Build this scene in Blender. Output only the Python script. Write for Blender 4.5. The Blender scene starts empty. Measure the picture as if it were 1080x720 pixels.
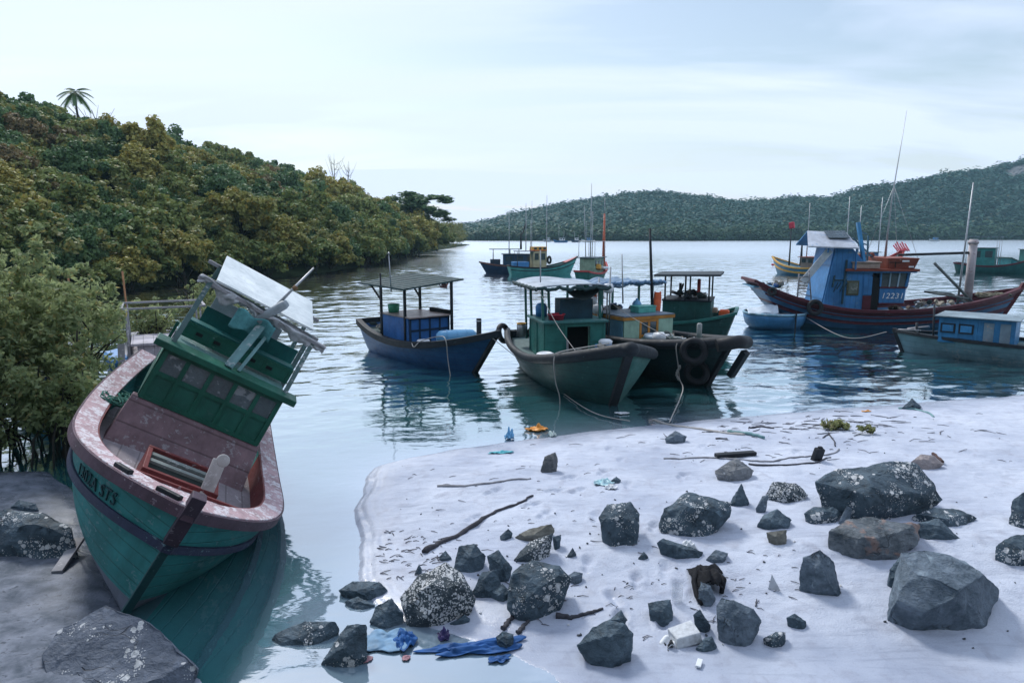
import bpy, bmesh, math, random
import numpy as np
from mathutils import Vector, Matrix, Euler, noise as mnoise

# ------------------------------------------------------------------ camera, world, sun
scene = bpy.context.scene
COL = scene.collection
CAM_H, CAM_F, PITCH = 4.0, 720.0, math.radians(9.0)
cam_d = bpy.data.cameras.new('camera')
cam_d.sensor_width = 36.0
cam_d.lens = 24.0
cam_d.clip_start = 0.1
cam_d.clip_end = 5000.0
cam = bpy.data.objects.new('camera', cam_d)
COL.objects.link(cam)
cam.location = (0, 0, CAM_H)
cam.rotation_euler = (math.radians(90) - PITCH, 0, 0)
scene.camera = cam

SUN_EL, SUN_AZ = math.radians(46), math.radians(-30)      # azimuth from +Y towards +X
world = bpy.data.worlds.new('World')
scene.world = world
world.use_nodes = True
wn, wl = world.node_tree.nodes, world.node_tree.links
wn.clear()
w_out = wn.new('ShaderNodeOutputWorld')
w_bg = wn.new('ShaderNodeBackground')
w_bg.inputs['Strength'].default_value = 0.108
sky = wn.new('ShaderNodeTexSky')
sky.sky_type = 'NISHITA'
sky.sun_disc = False
sky.sun_elevation = SUN_EL
sky.sun_rotation = SUN_AZ
sky.air_density = 1.3
sky.dust_density = 1.2
w_tc = wn.new('ShaderNodeTexCoord')
w_sep = wn.new('ShaderNodeSeparateXYZ')
wl.new(w_tc.outputs['Generated'], w_sep.inputs[0])
def wmath(op, a, b=None):
    n = wn.new('ShaderNodeMath'); n.operation = op
    for i, v in enumerate((a, b)):
        if v is None: continue
        if isinstance(v, (int, float)): n.inputs[i].default_value = v
        else: wl.new(v, n.inputs[i])
    return n.outputs[0]
zc = wmath('ADD', wmath('MAXIMUM', w_sep.outputs['Z'], 0.0), 0.16)
w_cmb = wn.new('ShaderNodeCombineXYZ')
wl.new(wmath('DIVIDE', w_sep.outputs['X'], zc), w_cmb.inputs[0])
wl.new(wmath('DIVIDE', w_sep.outputs['Y'], zc), w_cmb.inputs[1])
w_map = wn.new('ShaderNodeMapping')
w_map.inputs['Rotation'].default_value = (0, 0, math.radians(-38))
w_map.inputs['Scale'].default_value = (0.26, 1.0, 1)
w_map.inputs['Location'].default_value = (2.3, 0.9, 0)
wl.new(w_cmb.outputs[0], w_map.inputs[0])
w_no = wn.new('ShaderNodeTexNoise')
w_no.inputs['Scale'].default_value = 1.5
w_no.inputs['Detail'].default_value = 5
w_no.inputs['Roughness'].default_value = 0.52
w_no.inputs['Distortion'].default_value = 0.9
wl.new(w_map.outputs[0], w_no.inputs['Vector'])
w_ramp = wn.new('ShaderNodeValToRGB')
w_ramp.color_ramp.elements[0].position = 0.36
w_ramp.color_ramp.elements[0].color = (0.18, 0.18, 0.18, 1)
w_ramp.color_ramp.elements[1].position = 0.60
w_ramp.color_ramp.elements[1].color = (1, 1, 1, 1)
wl.new(w_no.outputs['Fac'], w_ramp.inputs[0])
# the overcast sheet is densest near the horizon
hz = wmath('MULTIPLY', wmath('SUBTRACT', 0.17, wmath('MAXIMUM', w_sep.outputs['Z'], 0.0)), 3.6)
cf = wmath('MINIMUM', wmath('ADD', w_ramp.outputs[0], wmath('MAXIMUM', hz, 0.0)), 0.97)
w_mix = wn.new('ShaderNodeMixRGB')
w_mix.inputs[2].default_value = (6.9, 7.8, 9.7, 1)
wl.new(cf, w_mix.inputs[0])
wl.new(sky.outputs[0], w_mix.inputs[1])
wl.new(w_mix.outputs[0], w_bg.inputs['Color'])
wl.new(w_bg.outputs[0], w_out.inputs[0])

sun_d = bpy.data.lights.new('sun', 'SUN')
sun_d.energy = 2.2
sun_d.angle = math.radians(12)
sun_d.color = (1.0, 0.985, 0.95)
sun = bpy.data.objects.new('sun', sun_d)
COL.objects.link(sun)
sv = Vector((math.sin(SUN_AZ) * math.cos(SUN_EL), math.cos(SUN_AZ) * math.cos(SUN_EL), math.sin(SUN_EL)))
sun.rotation_euler = sv.to_track_quat('Z', 'Y').to_euler()

scene.view_settings.view_transform = 'Standard'
scene.view_settings.look = 'None'
scene.view_settings.gamma = 1.0
scene.view_settings.exposure = 0.27
scene.render.engine = 'CYCLES'
scene.cycles.max_bounces = 6
scene.cycles.diffuse_bounces = 2
scene.cycles.glossy_bounces = 3
scene.cycles.transmission_bounces = 4
scene.cycles.use_denoising = True
scene.cycles.caustics_reflective = False
scene.cycles.caustics_refractive = False

# ------------------------------------------------------------------ pixel -> place (survey of the photograph, 1080x720)
_F = np.array([0, math.cos(PITCH), -math.sin(PITCH)])
_U = np.array([0, math.sin(PITCH), math.cos(PITCH)])
_R = np.array([1., 0, 0])
def ray(px, py): return _F + (px - 540) / CAM_F * _R - (py - 360) / CAM_F * _U
def at(px, py, z=0.0):
    d = ray(px, py)
    return np.array([0, 0, CAM_H]) + d * ((z - CAM_H) / d[2])
def at_y(px, py, Y):
    d = ray(px, py)
    return np.array([0, 0, CAM_H]) + d * (Y / d[1])

# ------------------------------------------------------------------ object helpers
def tag(o, label=None, cat=None, group=None, kind=None):
    if label: o['label'] = label
    if cat: o['category'] = cat
    if group: o['group'] = group
    if kind: o['kind'] = kind
    return o
def empty(name, label, cat, loc=(0, 0, 0), rot=(0, 0, 0), group=None):
    o = bpy.data.objects.new(name, None)
    o.empty_display_size = 0.3
    COL.objects.link(o)
    o.location = loc; o.rotation_euler = rot
    return tag(o, label, cat, group)
def root_matrix(o):
    return Matrix.LocRotScale(o.location, o.rotation_euler, o.scale)
def link_mesh(name, me, mats, parent=None):
    o = bpy.data.objects.new(name, me)
    for m in (mats if isinstance(mats, (list, tuple)) else [mats]): me.materials.append(m)
    COL.objects.link(o)
    if parent: o.parent = parent
    return o

class MB:
    def __init__(s): s.bm = bmesh.new()
    def _face(s, vs, m=0, sm=False):
        try:
            f = s.bm.faces.new(vs); f.material_index = m; f.smooth = sm
            return f
        except ValueError: return None
    def box(s, c, size, rot=None, m=0, taper=1.0):
        hx, hy, hz = size[0] / 2, size[1] / 2, size[2] / 2
        R = rot if rot is not None else Matrix.Identity(3)
        if isinstance(R, (tuple, list)): R = Euler(R).to_matrix()
        vs = []
        for x, y, z in ((-1, -1, -1), (1, -1, -1), (1, 1, -1), (-1, 1, -1), (-1, -1, 1), (1, -1, 1), (1, 1, 1), (-1, 1, 1)):
            k = taper if z > 0 else 1
            vs.append(s.bm.verts.new(Vector(c) + R @ Vector((x * hx * k, y * hy * k, z * hz))))
        for f in ((0, 3, 2, 1), (4, 5, 6, 7), (0, 1, 5, 4), (1, 2, 6, 5), (2, 3, 7, 6), (3, 0, 4, 7)):
            s._face([vs[i] for i in f], m)
        return s
    def bar(s, p, q, w, h=None, m=0, up=(0, 0, 1)):
        p, q = Vector(p), Vector(q); h = h or w
        d = (q - p); L = d.length; d.normalize()
        u = Vector(up)
        if abs(d.dot(u)) > 0.97: u = Vector((1, 0, 0))
        sx = d.cross(u).normalized(); uz = sx.cross(d).normalized()
        R = Matrix((d, sx, uz)).transposed()
        return s.box((p + q) / 2, (L, w, h), R, m)
    def hexa(s, p, m=0):                        # eight free corners, bottom ring then top ring
        vs = [s.bm.verts.new(Vector(q)) for q in p]
        for f in ((0, 3, 2, 1), (4, 5, 6, 7), (0, 1, 5, 4), (1, 2, 6, 5), (2, 3, 7, 6), (3, 0, 4, 7)):
            s._face([vs[i] for i in f], m)
        return s
    def tube(s, pts, r, n=8, m=0, closed=False, caps=True, sm=True):
        pts = [Vector(p) for p in pts]; N = len(pts)
        rs = r if isinstance(r, (list, tuple)) else [r] * N
        rings = []; pu = None
        for i, p in enumerate(pts):
            a = pts[(i - 1) % N] if (closed or i > 0) else p
            b = pts[(i + 1) % N] if (closed or i < N - 1) else p
            d = (b - a)
            d = d.normalized() if d.length > 1e-9 else Vector((0, 0, 1))
            if pu is None:
                u = Vector((0, 0, 1)) if abs(d.z) < 0.9 else Vector((1, 0, 0))
            else: u = pu
            u = (u - d * u.dot(d))
            u = u.normalized() if u.length > 1e-6 else d.orthogonal().normalized()
            pu = u; v = d.cross(u)
            rings.append([s.bm.verts.new(p + (u * math.cos(2 * math.pi * k / n) + v * math.sin(2 * math.pi * k / n)) * rs[i]) for k in range(n)])
        for i in range(N if closed else N - 1):
            A, B = rings[i], rings[(i + 1) % N]
            for k in range(n): s._face([A[k], A[(k + 1) % n], B[(k + 1) % n], B[k]], m, sm)
        if caps and not closed:
            s._face(rings[0][::-1], m); s._face(rings[-1], m)
        return s
    def lathe(s, prof, c=(0, 0, 0), n=24, m=0, axis=None, sm=True):
        R = Matrix.Identity(3)
        if axis is not None: R = Vector(axis).normalized().to_track_quat('Z', 'Y').to_matrix()
        rings = []
        for r, z in prof:
            if r < 1e-5: rings.append([s.bm.verts.new(Vector(c) + R @ Vector((0, 0, z)))])
            else: rings.append([s.bm.verts.new(Vector(c) + R @ Vector((r * math.cos(2 * math.pi * k / n), r * math.sin(2 * math.pi * k / n), z))) for k in range(n)])
        for A, B in zip(rings, rings[1:]):
            for k in range(n):
                k2 = (k + 1) % n
                if len(A) == 1 and len(B) == 1: continue
                if len(A) == 1: s._face([A[0], B[k2], B[k]], m, sm)
                elif len(B) == 1: s._face([A[k], A[k2], B[0]], m, sm)
                else: s._face([A[k], A[k2], B[k2], B[k]], m, sm)
        return s
    def torus(s, c, R, r, axis=(0, 0, 1), n=24, k=10, m=0):
        Q = Vector(axis).normalized().to_track_quat('Z', 'Y').to_matrix()
        rings = []
        for i in range(n):
            a = 2 * math.pi * i / n
            rings.append([s.bm.verts.new(Vector(c) + Q @ Vector(((R + r * math.cos(b)) * math.cos(a), (R + r * math.cos(b)) * math.sin(a), r * math.sin(b) * 1.15))) for b in (2 * math.pi * j / k for j in range(k))])
        for i in range(n):
            A, B = rings[i], rings[(i + 1) % n]
            for j in range(k): s._face([A[j], B[j], B[(j + 1) % k], A[(j + 1) % k]], m, True)
        return s
    def grid(s, fn, nu, nv, m=0, sm=True):
        V = [[s.bm.verts.new(Vector(fn(i / nu, j / nv))) for j in range(nv + 1)] for i in range(nu + 1)]
        for i in range(nu):
            for j in range(nv): s._face([V[i][j], V[i + 1][j], V[i + 1][j + 1], V[i][j + 1]], m, sm)
        return s
    def build(s, name, mats, parent=None, bevel=0.0, solid=0.0, matrix=None, merge=0.0):
        if merge: bmesh.ops.remove_doubles(s.bm, verts=s.bm.verts[:], dist=merge)
        bmesh.ops.recalc_face_normals(s.bm, faces=s.bm.faces[:])
        me = bpy.data.meshes.new(name)
        s.bm.to_mesh(me); s.bm.free()
        o = link_mesh(name, me, mats, parent)
        if solid:
            k = o.modifiers.new('solid', 'SOLIDIFY'); k.thickness = solid; k.offset = 0
        if bevel:
            k = o.modifiers.new('bevel', 'BEVEL'); k.width = bevel; k.segments = 2; k.limit_method = 'ANGLE'
            k.angle_limit = math.radians(40)
        if matrix is not None: o.matrix_world = matrix
        return o

# ------------------------------------------------------------------ materials
class NT:
    def __init__(s, name):
        s.m = bpy.data.materials.new(name); s.m.use_nodes = True
        s.n, s.l = s.m.node_tree.nodes, s.m.node_tree.links
        s.n.clear()
        s.out = s.n.new('ShaderNodeOutputMaterial')
    def add(s, t, **kw):
        x = s.n.new(t)
        for k, v in kw.items(): setattr(x, k, v)
        return x
    def link(s, a, b): s.l.new(a, b)
    def put(s, sock, v):
        if isinstance(v, bpy.types.NodeSocket): s.link(v, sock)
        else:
            if isinstance(v, tuple) and len(v) == 3 and sock.type == 'RGBA': v = (*v, 1)
            sock.default_value = v
    def math(s, op, a, b=None, clamp=False):
        x = s.add('ShaderNodeMath', operation=op, use_clamp=clamp)
        s.put(x.inputs[0], a)
        if b is not None: s.put(x.inputs[1], b)
        return x.outputs[0]
    def mix(s, f, a, b, mode='MIX'):
        x = s.add('ShaderNodeMixRGB', blend_type=mode)
        s.put(x.inputs[0], f); s.put(x.inputs[1], a); s.put(x.inputs[2], b)
        return x.outputs[0]
    def noise(s, vec, scale, detail=4, rough=0.55, dist=0.0):
        x = s.add('ShaderNodeTexNoise')
        s.link(vec, x.inputs['Vector'])
        x.inputs['Scale'].default_value = scale; x.inputs['Detail'].default_value = detail
        x.inputs['Roughness'].default_value = rough; x.inputs['Distortion'].default_value = dist
        return x.outputs['Fac']
    def ramp(s, f, a, b, lo=0.0, hi=1.0):
        x = s.add('ShaderNodeMapRange', clamp=True)
        s.put(x.inputs[0], f)
        x.inputs[1].default_value = a; x.inputs[2].default_value = b
        x.inputs[3].default_value = lo; x.inputs[4].default_value = hi
        return x.outputs[0]
    def mapping(s, vec, scale=(1, 1, 1), rot=(0, 0, 0), loc=(0, 0, 0)):
        x = s.add('ShaderNodeMapping')
        s.link(vec, x.inputs[0])
        x.inputs['Scale'].default_value = scale; x.inputs['Rotation'].default_value = rot; x.inputs['Location'].default_value = loc
        return x.outputs[0]
    def obj(s): return s.add('ShaderNodeTexCoord').outputs['Object']
    def pos(s): return s.add('ShaderNodeNewGeometry').outputs['Position']
    def bump(s, h, strength=0.4, dist=0.01, nrm=None):
        x = s.add('ShaderNodeBump')
        x.inputs['Strength'].default_value = strength; x.inputs['Distance'].default_value = dist
        s.link(h, x.inputs['Height'])
        if nrm is not None: s.link(nrm, x.inputs['Normal'])
        return x.outputs[0]
    def principled(s, col, rough=0.6, nrm=None, spec=0.4, metal=0.0):
        x = s.add('ShaderNodeBsdfPrincipled')
        s.put(x.inputs['Base Color'], col); s.put(x.inputs['Roughness'], rough)
        x.inputs['Specular IOR Level'].default_value = spec; x.inputs['Metallic'].default_value = metal
        if nrm is not None: s.link(nrm, x.inputs['Normal'])
        s.link(x.outputs[0], s.out.inputs[0])
        return x

_mc = {}
def paint(name, rgb, worn=None, wear=0.25, rough=0.55, scale=1.0, planks=0.0, bump=0.35, plank_axis='Z'):
    """weathered paint over wood: tone drift, chips down to another colour, plank seams, streaks"""
    if name in _mc: return _mc[name]
    t = NT(name); v = t.obj()
    oi = t.add('ShaderNodeObjectInfo').outputs['Random']
    add = t.add('ShaderNodeVectorMath', operation='ADD'); t.link(v, add.inputs[0])
    cmb = t.add('ShaderNodeCombineXYZ'); t.link(t.math('MULTIPLY', oi, 7.0), cmb.inputs[0]); t.link(cmb.outputs[0], add.inputs[1])
    p = add.outputs[0]
    big = t.noise(p, 1.7 * scale, 5, 0.6)
    col = t.mix(t.ramp(big, 0.3, 0.7), tuple(c * 0.68 for c in rgb), tuple(min(c * 1.28, 0.9) for c in rgb))
    streak = t.noise(t.mapping(p, (5, 5, 0.7)), 2.2 * scale, 5, 0.6)
    col = t.mix(t.ramp(streak, 0.5, 0.8, 0, 0.5), col, tuple(c * 0.5 for c in rgb))
    wv = worn or tuple(0.5 * c + 0.14 for c in rgb)
    chips = t.noise(t.mapping(p, (1, 1, 1.6)), 9 * scale, 9, 0.68, 0.4)
    patch = t.noise(p, 2.3 * scale, 4, 0.6)
    f = t.math('ADD', chips, t.math('MULTIPLY', t.math('SUBTRACT', patch, 0.5), 0.7))
    k = 0.74 - 0.36 * wear
    mask = t.ramp(f, k, k + 0.05)
    col = t.mix(t.math('MULTIPLY', mask, 0.85), col, wv)
    h = t.math('ADD', t.math('MULTIPLY', chips, 0.6), t.math('MULTIPLY', mask, -0.4))
    if planks:
        sp = t.add('ShaderNodeSeparateXYZ'); t.link(v, sp.inputs[0])
        fr = t.math('FRACT', t.math('MULTIPLY', sp.outputs[plank_axis], planks))
        seam = t.ramp(t.math('ABSOLUTE', t.math('SUBTRACT', fr, 0.5)), 0.44, 0.5)
        col = t.mix(t.math('MULTIPLY', seam, 0.6), col, tuple(c * 0.25 for c in rgb))
        h = t.math('SUBTRACT', h, t.math('MULTIPLY', seam, 1.3))
    t.principled(col, t.ramp(chips, 0.3, 0.7, rough - 0.12, rough + 0.18), t.bump(h, bump, 0.012), 0.35)
    _mc[name] = t.m
    return t.m
def plain(name, rgb, rough=0.5, var=0.25, spec=0.4, bump=0.15, scale=6.0, metal=0.0):
    if name in _mc: return _mc[name]
    t = NT(name); v = t.obj()
    n = t.noise(v, scale, 6, 0.6)
    col = t.mix(t.ramp(n, 0.3, 0.7), tuple(c * (1 - var) for c in rgb), tuple(min(c * (1 + var), 0.92) for c in rgb))
    t.principled(col, t.ramp(n, 0.3, 0.7, max(rough - 0.1, 0.05), min(rough + 0.1, 1)), t.bump(n, bump, 0.01), spec, metal)
    _mc[name] = t.m
    return t.m

def foliage(name, dark, light, accent, acc=0.1, trans=0.28, hue_var=0.5, nscale=0.9):
    t = NT(name)
    isl = t.add('ShaderNodeNewGeometry').outputs['Random Per Island']
    oi = t.add('ShaderNodeObjectInfo').outputs['Random']
    n = t.noise(t.obj(), nscale, 3, 0.6)
    f = t.math('ADD', t.math('MULTIPLY', isl, 0.45), t.math('MULTIPLY', t.math('ADD', t.math('MULTIPLY', oi, hue_var), t.math('MULTIPLY', n, 1.0 - hue_var)), 0.75), True)
    col = t.mix(f, dark, light)
    a = t.math('GREATER_THAN', t.math('FRACT', t.math('MULTIPLY', isl, 13.37)), 1 - acc)
    col = t.mix(t.math('MULTIPLY', a, 0.8), col, accent)
    b = t.add('ShaderNodeBsdfPrincipled'); t.link(col, b.inputs['Base Color'])
    b.inputs['Roughness'].default_value = 0.6; b.inputs['Specular IOR Level'].default_value = 0.25
    tr = t.add('ShaderNodeBsdfTranslucent'); t.link(col, tr.inputs[0])
    mx = t.add('ShaderNodeMixShader'); mx.inputs[0].default_value = trans
    t.link(b.outputs[0], mx.inputs[1]); t.link(tr.outputs[0], mx.inputs[2]); t.link(mx.outputs[0], t.out.inputs[0])
    return t.m

def rock_mat(name, base, light, barn=0.0, rust=None, rust_amt=0.0):
    t = NT(name); v0 = t.obj()
    oi = t.add('ShaderNodeObjectInfo').outputs['Random']
    add = t.add('ShaderNodeVectorMath', operation='ADD'); t.link(v0, add.inputs[0])
    cmb = t.add('ShaderNodeCombineXYZ')
    t.link(t.math('MULTIPLY', oi, 31.0), cmb.inputs[0]); t.link(t.math('MULTIPLY', oi, 17.0), cmb.inputs[2]); t.link(cmb.outputs[0], add.inputs[1])
    v = add.outputs[0]
    n1 = t.noise(v, 5, 8, 0.65, 0.3); n2 = t.noise(v, 28, 6, 0.6)
    vein = t.noise(t.mapping(v, (1, 1, 4), (0.5, 0.3, 0)), 6, 6, 0.65, 1.2)
    f = t.math('ADD', t.math('MULTIPLY', n1, 0.7), t.math('MULTIPLY', n2, 0.3))
    col = t.mix(t.ramp(f, 0.34, 0.68), base, light)
    col = t.mix(t.ramp(vein, 0.6, 0.75, 0, 0.55), col, tuple(c * 0.5 for c in base))
    h = t.math('ADD', t.math('MULTIPLY', n1, 1.0), t.math('ADD', t.math('MULTIPLY', n2, 0.5), t.math('MULTIPLY', vein, 0.6)))
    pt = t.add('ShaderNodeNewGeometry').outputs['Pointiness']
    col = t.mix(t.math('MULTIPLY', t.ramp(t.math('ADD', pt, t.math('MULTIPLY', t.math('SUBTRACT', n2, .5), .06)), .515, .60), .55), col, tuple(min(c * 1.7, .5) for c in light))  # edges lightened in the colour: chip wear plus painted edge highlights
    crack = t.add('ShaderNodeTexVoronoi'); crack.feature = 'DISTANCE_TO_EDGE'; t.link(t.mapping(t.mix(.22, v, t.add('ShaderNodeTexNoise').outputs['Color']), (.7, 2.2, .5), (.4, .2, .6)), crack.inputs['Vector']); crack.inputs['Scale'].default_value = 3.0
    cm = t.math('MULTIPLY', t.ramp(crack.outputs['Distance'], 0.0, 0.016, 1.0, 0.0), t.ramp(t.noise(v, 3.1, 4), .54, .62))
    col = t.mix(t.math('MULTIPLY', cm, .5), col, tuple(c * .3 for c in base))
    h = t.math('SUBTRACT', h, t.math('MULTIPLY', cm, .8))
    if rust:
        r = t.ramp(t.noise(v, 3.2, 5, 0.6, 0.5), 0.62 - rust_amt, 0.70 - rust_amt)
        col = t.mix(t.math('MULTIPLY', r, 0.85), col, rust)
    if barn:
        vo = t.add('ShaderNodeTexVoronoi'); t.link(v, vo.inputs['Vector']); vo.inputs['Scale'].default_value = 24 if barn > .6 else 15
        vs = t.add('ShaderNodeTexVoronoi'); t.link(v, vs.inputs['Vector']); vs.inputs['Scale'].default_value = 46
        patch = t.noise(v, 3.4, 4, 0.6)
        rim = t.ramp(patch, 0.66 - barn * 0.36, 0.72 - barn * 0.26)
        sepc = t.add('ShaderNodeSeparateColor'); t.link(vo.outputs['Color'], sepc.inputs[0])
        thr = t.math('MULTIPLY', t.math('MULTIPLY', sepc.outputs[0], 0.62), rim)
        d = t.math('LESS_THAN', vo.outputs['Distance'], thr)
        d2 = t.math('LESS_THAN', vs.outputs['Distance'], t.math('MULTIPLY', rim, 0.10 + 0.44 * barn))
        b = t.math('MAXIMUM', d, d2)
        sh = t.ramp(n2, 0.35, 0.65)
        col = t.mix(b, col, t.mix(sh, (0.42, 0.44, 0.45), (0.74, 0.75, 0.76)))
        h = t.math('ADD', h, t.math('MULTIPLY', b, 0.6))
    t.principled(col, t.ramp(n2, 0.3, 0.7, 0.5, 0.85), t.bump(h, 0.9, 0.035), 0.45)
    return t.m

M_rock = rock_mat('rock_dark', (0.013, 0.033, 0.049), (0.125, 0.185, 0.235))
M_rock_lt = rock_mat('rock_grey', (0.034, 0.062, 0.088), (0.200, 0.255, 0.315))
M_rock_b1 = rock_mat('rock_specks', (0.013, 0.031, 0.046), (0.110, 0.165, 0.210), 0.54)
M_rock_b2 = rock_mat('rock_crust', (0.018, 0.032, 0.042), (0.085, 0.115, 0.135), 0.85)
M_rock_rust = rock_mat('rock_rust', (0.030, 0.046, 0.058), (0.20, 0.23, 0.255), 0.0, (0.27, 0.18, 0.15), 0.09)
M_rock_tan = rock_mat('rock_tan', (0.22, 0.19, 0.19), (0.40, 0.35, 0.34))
M_wood_dk = paint('driftwood_dark', (0.045, 0.05, 0.06), (0.16, 0.16, 0.17), 0.3, 0.75)
M_wood_gr = paint('weathered_wood', (0.30, 0.30, 0.32), (0.52, 0.50, 0.52), 0.4, 0.75)
M_bark = plain('bark', (0.055, 0.05, 0.045), 0.85, 0.4, 0.2, 0.8, 12)
M_rope = plain('rope', (0.42, 0.40, 0.38), 0.8, 0.2, 0.2, 0.6, 60)
M_rope_teal = plain('rope_teal', (0.18, 0.32, 0.33), 0.8, 0.3, 0.2, 0.6, 60)
M_rubber = plain('rubber', (0.012, 0.014, 0.018), 0.62, 0.35, 0.35, 0.4, 20)
M_black = paint('black_tar', (0.014, 0.018, 0.024), (0.10, 0.12, 0.14), 0.22, 0.6)
M_white = plain('white_plastic', (0.72, 0.75, 0.78), 0.45, 0.12)
M_metal = plain('galvanised', (0.36, 0.38, 0.40), 0.42, 0.2, 0.5, 0.1, 12, 0.7)
M_glass = plain('dusty_glass', (0.05, 0.075, 0.085), 0.12, 0.3, 0.7, 0.03)
M_glass_gr = paint('dirty_pane', (0.10, 0.135, 0.15), (0.30, 0.33, 0.35), 0.42, 0.28)
M_dark = plain('dark_interior', (0.008, 0.010, 0.012), 0.9)
M_red = plain('red_paint', (0.42, 0.05, 0.05), 0.5, 0.25)
M_redpl = plain('red_plastic', (0.50, 0.03, 0.06), 0.4, 0.15)
M_orange = plain('orange_fabric', (0.72, 0.13, 0.04), 0.6, 0.2)
M_yellow = plain('yellow_paint', (0.62, 0.34, 0.06), 0.55, 0.25)
M_blue_pl = plain('blue_plastic', (0.06, 0.24, 0.52), 0.4, 0.2)
M_ltblue = plain('light_blue_plastic', (0.16, 0.42, 0.68), 0.35, 0.12)
M_green_pl = plain('green_plastic', (0.06, 0.34, 0.20), 0.4, 0.2)
M_tarp_blue = plain('blue_tarp', (0.025, 0.10, 0.29), 0.6, 0.35, 0.2)

# ------------------------------------------------------------------ numpy noise
def _hash(ix, iy, seed):
    h = (ix * 374761393 + iy * 668265263 + seed * 974634777) & 0xffffffff
    h = ((h ^ (h >> 13)) * 1274126177) & 0xffffffff
    return ((h ^ (h >> 16)) & 0xffff) / 65535.0
def vnoise(x, y, seed=0):
    x = np.asarray(x, float); y = np.asarray(y, float)
    ix = np.floor(x).astype(np.int64); iy = np.floor(y).astype(np.int64)
    fx = x - ix; fy = y - iy
    fx = fx * fx * (3 - 2 * fx); fy = fy * fy * (3 - 2 * fy)
    a = _hash(ix, iy, seed); b = _hash(ix + 1, iy, seed); c = _hash(ix, iy + 1, seed); d = _hash(ix + 1, iy + 1, seed)
    return (a * (1 - fx) + b * fx) * (1 - fy) + (c * (1 - fx) + d * fx) * fy
def fbm(x, y, seed=0, oct=4):
    s = 0; a = 0.5; t = 0
    for i in range(oct):
        s = s + a * vnoise(x * 2 ** i, y * 2 ** i, seed + i * 7); t += a; a *= 0.5
    return s / t - 0.5
def sdist(poly, X, Y):
    """signed distance to a polygon, positive inside"""
    poly = np.asarray(poly, float); n = len(poly)
    D = np.full(X.shape, 1e9); ins = np.zeros(X.shape, bool)
    for i in range(n):
        a = poly[i]; b = poly[(i + 1) % n]; e = b - a
        t = np.clip(((X - a[0]) * e[0] + (Y - a[1]) * e[1]) / (e @ e + 1e-12), 0, 1)
        D = np.minimum(D, np.hypot(X - a[0] - t * e[0], Y - a[1] - t * e[1]))
        c = ((a[1] > Y) != (b[1] > Y)) & (X < (b[0] - a[0]) * (Y - a[1]) / (b[1] - a[1] + 1e-12) + a[0])
        ins ^= c
    return np.where(ins, D, -D)
def grid_mesh(name, X, Y, Z, mats, smooth=True):
    ny, nx = X.shape
    me = bpy.data.meshes.new(name)
    co = np.stack([X, Y, Z], -1).reshape(-1, 3)
    idx = np.arange(nx * ny).reshape(ny, nx)
    q = np.stack([idx[:-1, :-1], idx[:-1, 1:], idx[1:, 1:], idx[1:, :-1]], -1).reshape(-1, 4)
    return np_mesh(me, co, q, mats, smooth)
def np_mesh(me, co, q, mats, smooth=False):
    me.vertices.add(len(co)); me.vertices.foreach_set('co', co.astype(np.float32).ravel())
    k = q.shape[1]
    me.loops.add(q.size); me.loops.foreach_set('vertex_index', q.astype(np.int32).ravel())
    me.polygons.add(len(q))
    me.polygons.foreach_set('loop_start', np.arange(0, q.size, k, dtype=np.int32))
    me.polygons.foreach_set('use_smooth', np.full(len(q), smooth, bool))
    me.update(calc_edges=True)
    return me

BEACH_PX = [(2100, 404), (1300, 408), (1080, 416), (960, 425), (850, 433), (760, 441), (640, 453), (560, 463), (480, 474), (425, 485), (396, 494), (384, 506),
            (383, 522), (375, 534), (377, 552), (381, 572), (383, 592), (380, 612), (392, 636), (425, 655), (470, 668), (520, 678), (548, 692), (580, 712), (600, 745), (640, 800)]
BEACH = [at(*q)[:2] for q in BEACH_PX] + [np.array([2.0, -3.0]), np.array([60.0, -3.0])]
# ------------------------------------------------------------------ the setting: water
def water_material():
    t = NT('water'); p = t.pos()
    sp = t.add('ShaderNodeSeparateXYZ'); t.link(p, sp.inputs[0])
    y = sp.outputs[1]
    fine = t.noise(t.mapping(p, (0.7, 1.2, 1)), 6.5, 3, 0.5, 0.3)
    nrm = t.bump(t.math('MULTIPLY', fine, t.ramp(y, 10.0, 22.0, 0.15, 1.0)), 1.0, 0.008)
    dif = t.add('ShaderNodeBsdfPrincipled')
    murk = t.mix(t.ramp(t.noise(p, 0.12, 3), 0.35, 0.65), (0.016, 0.115, 0.125), (0.026, 0.150, 0.158))
    at_ = t.add('ShaderNodeAttribute'); at_.attribute_name = 'shallow'
    murk = t.mix(at_.outputs['Fac'], murk, (0.235, 0.315, 0.40))
    t.link(murk, dif.inputs['Base Color'])
    dif.inputs['Roughness'].default_value = 0.9; dif.inputs['Specular IOR Level'].default_value = 0.0
    gl = t.add('ShaderNodeBsdfGlossy')
    t.link(t.ramp(y, 25.0, 160.0, 0.035, 0.26), gl.inputs['Roughness'])
    gl.inputs['Color'].default_value = (0.92, 0.96, 1.0, 1)
    t.link(nrm, gl.inputs['Normal'])
    fr = t.add('ShaderNodeFresnel'); fr.inputs['IOR'].default_value = 1.36; t.link(nrm, fr.inputs['Normal'])
    fac = t.math('ADD', t.math('MULTIPLY', fr.outputs[0], 1.6), 0.36, True)
    mx = t.add('ShaderNodeMixShader')
    t.link(fac, mx.inputs[0]); t.link(dif.outputs[0], mx.inputs[1]); t.link(gl.outputs[0], mx.inputs[2])
    t.link(mx.outputs[0], t.out.inputs[0])
    return t.m
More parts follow.
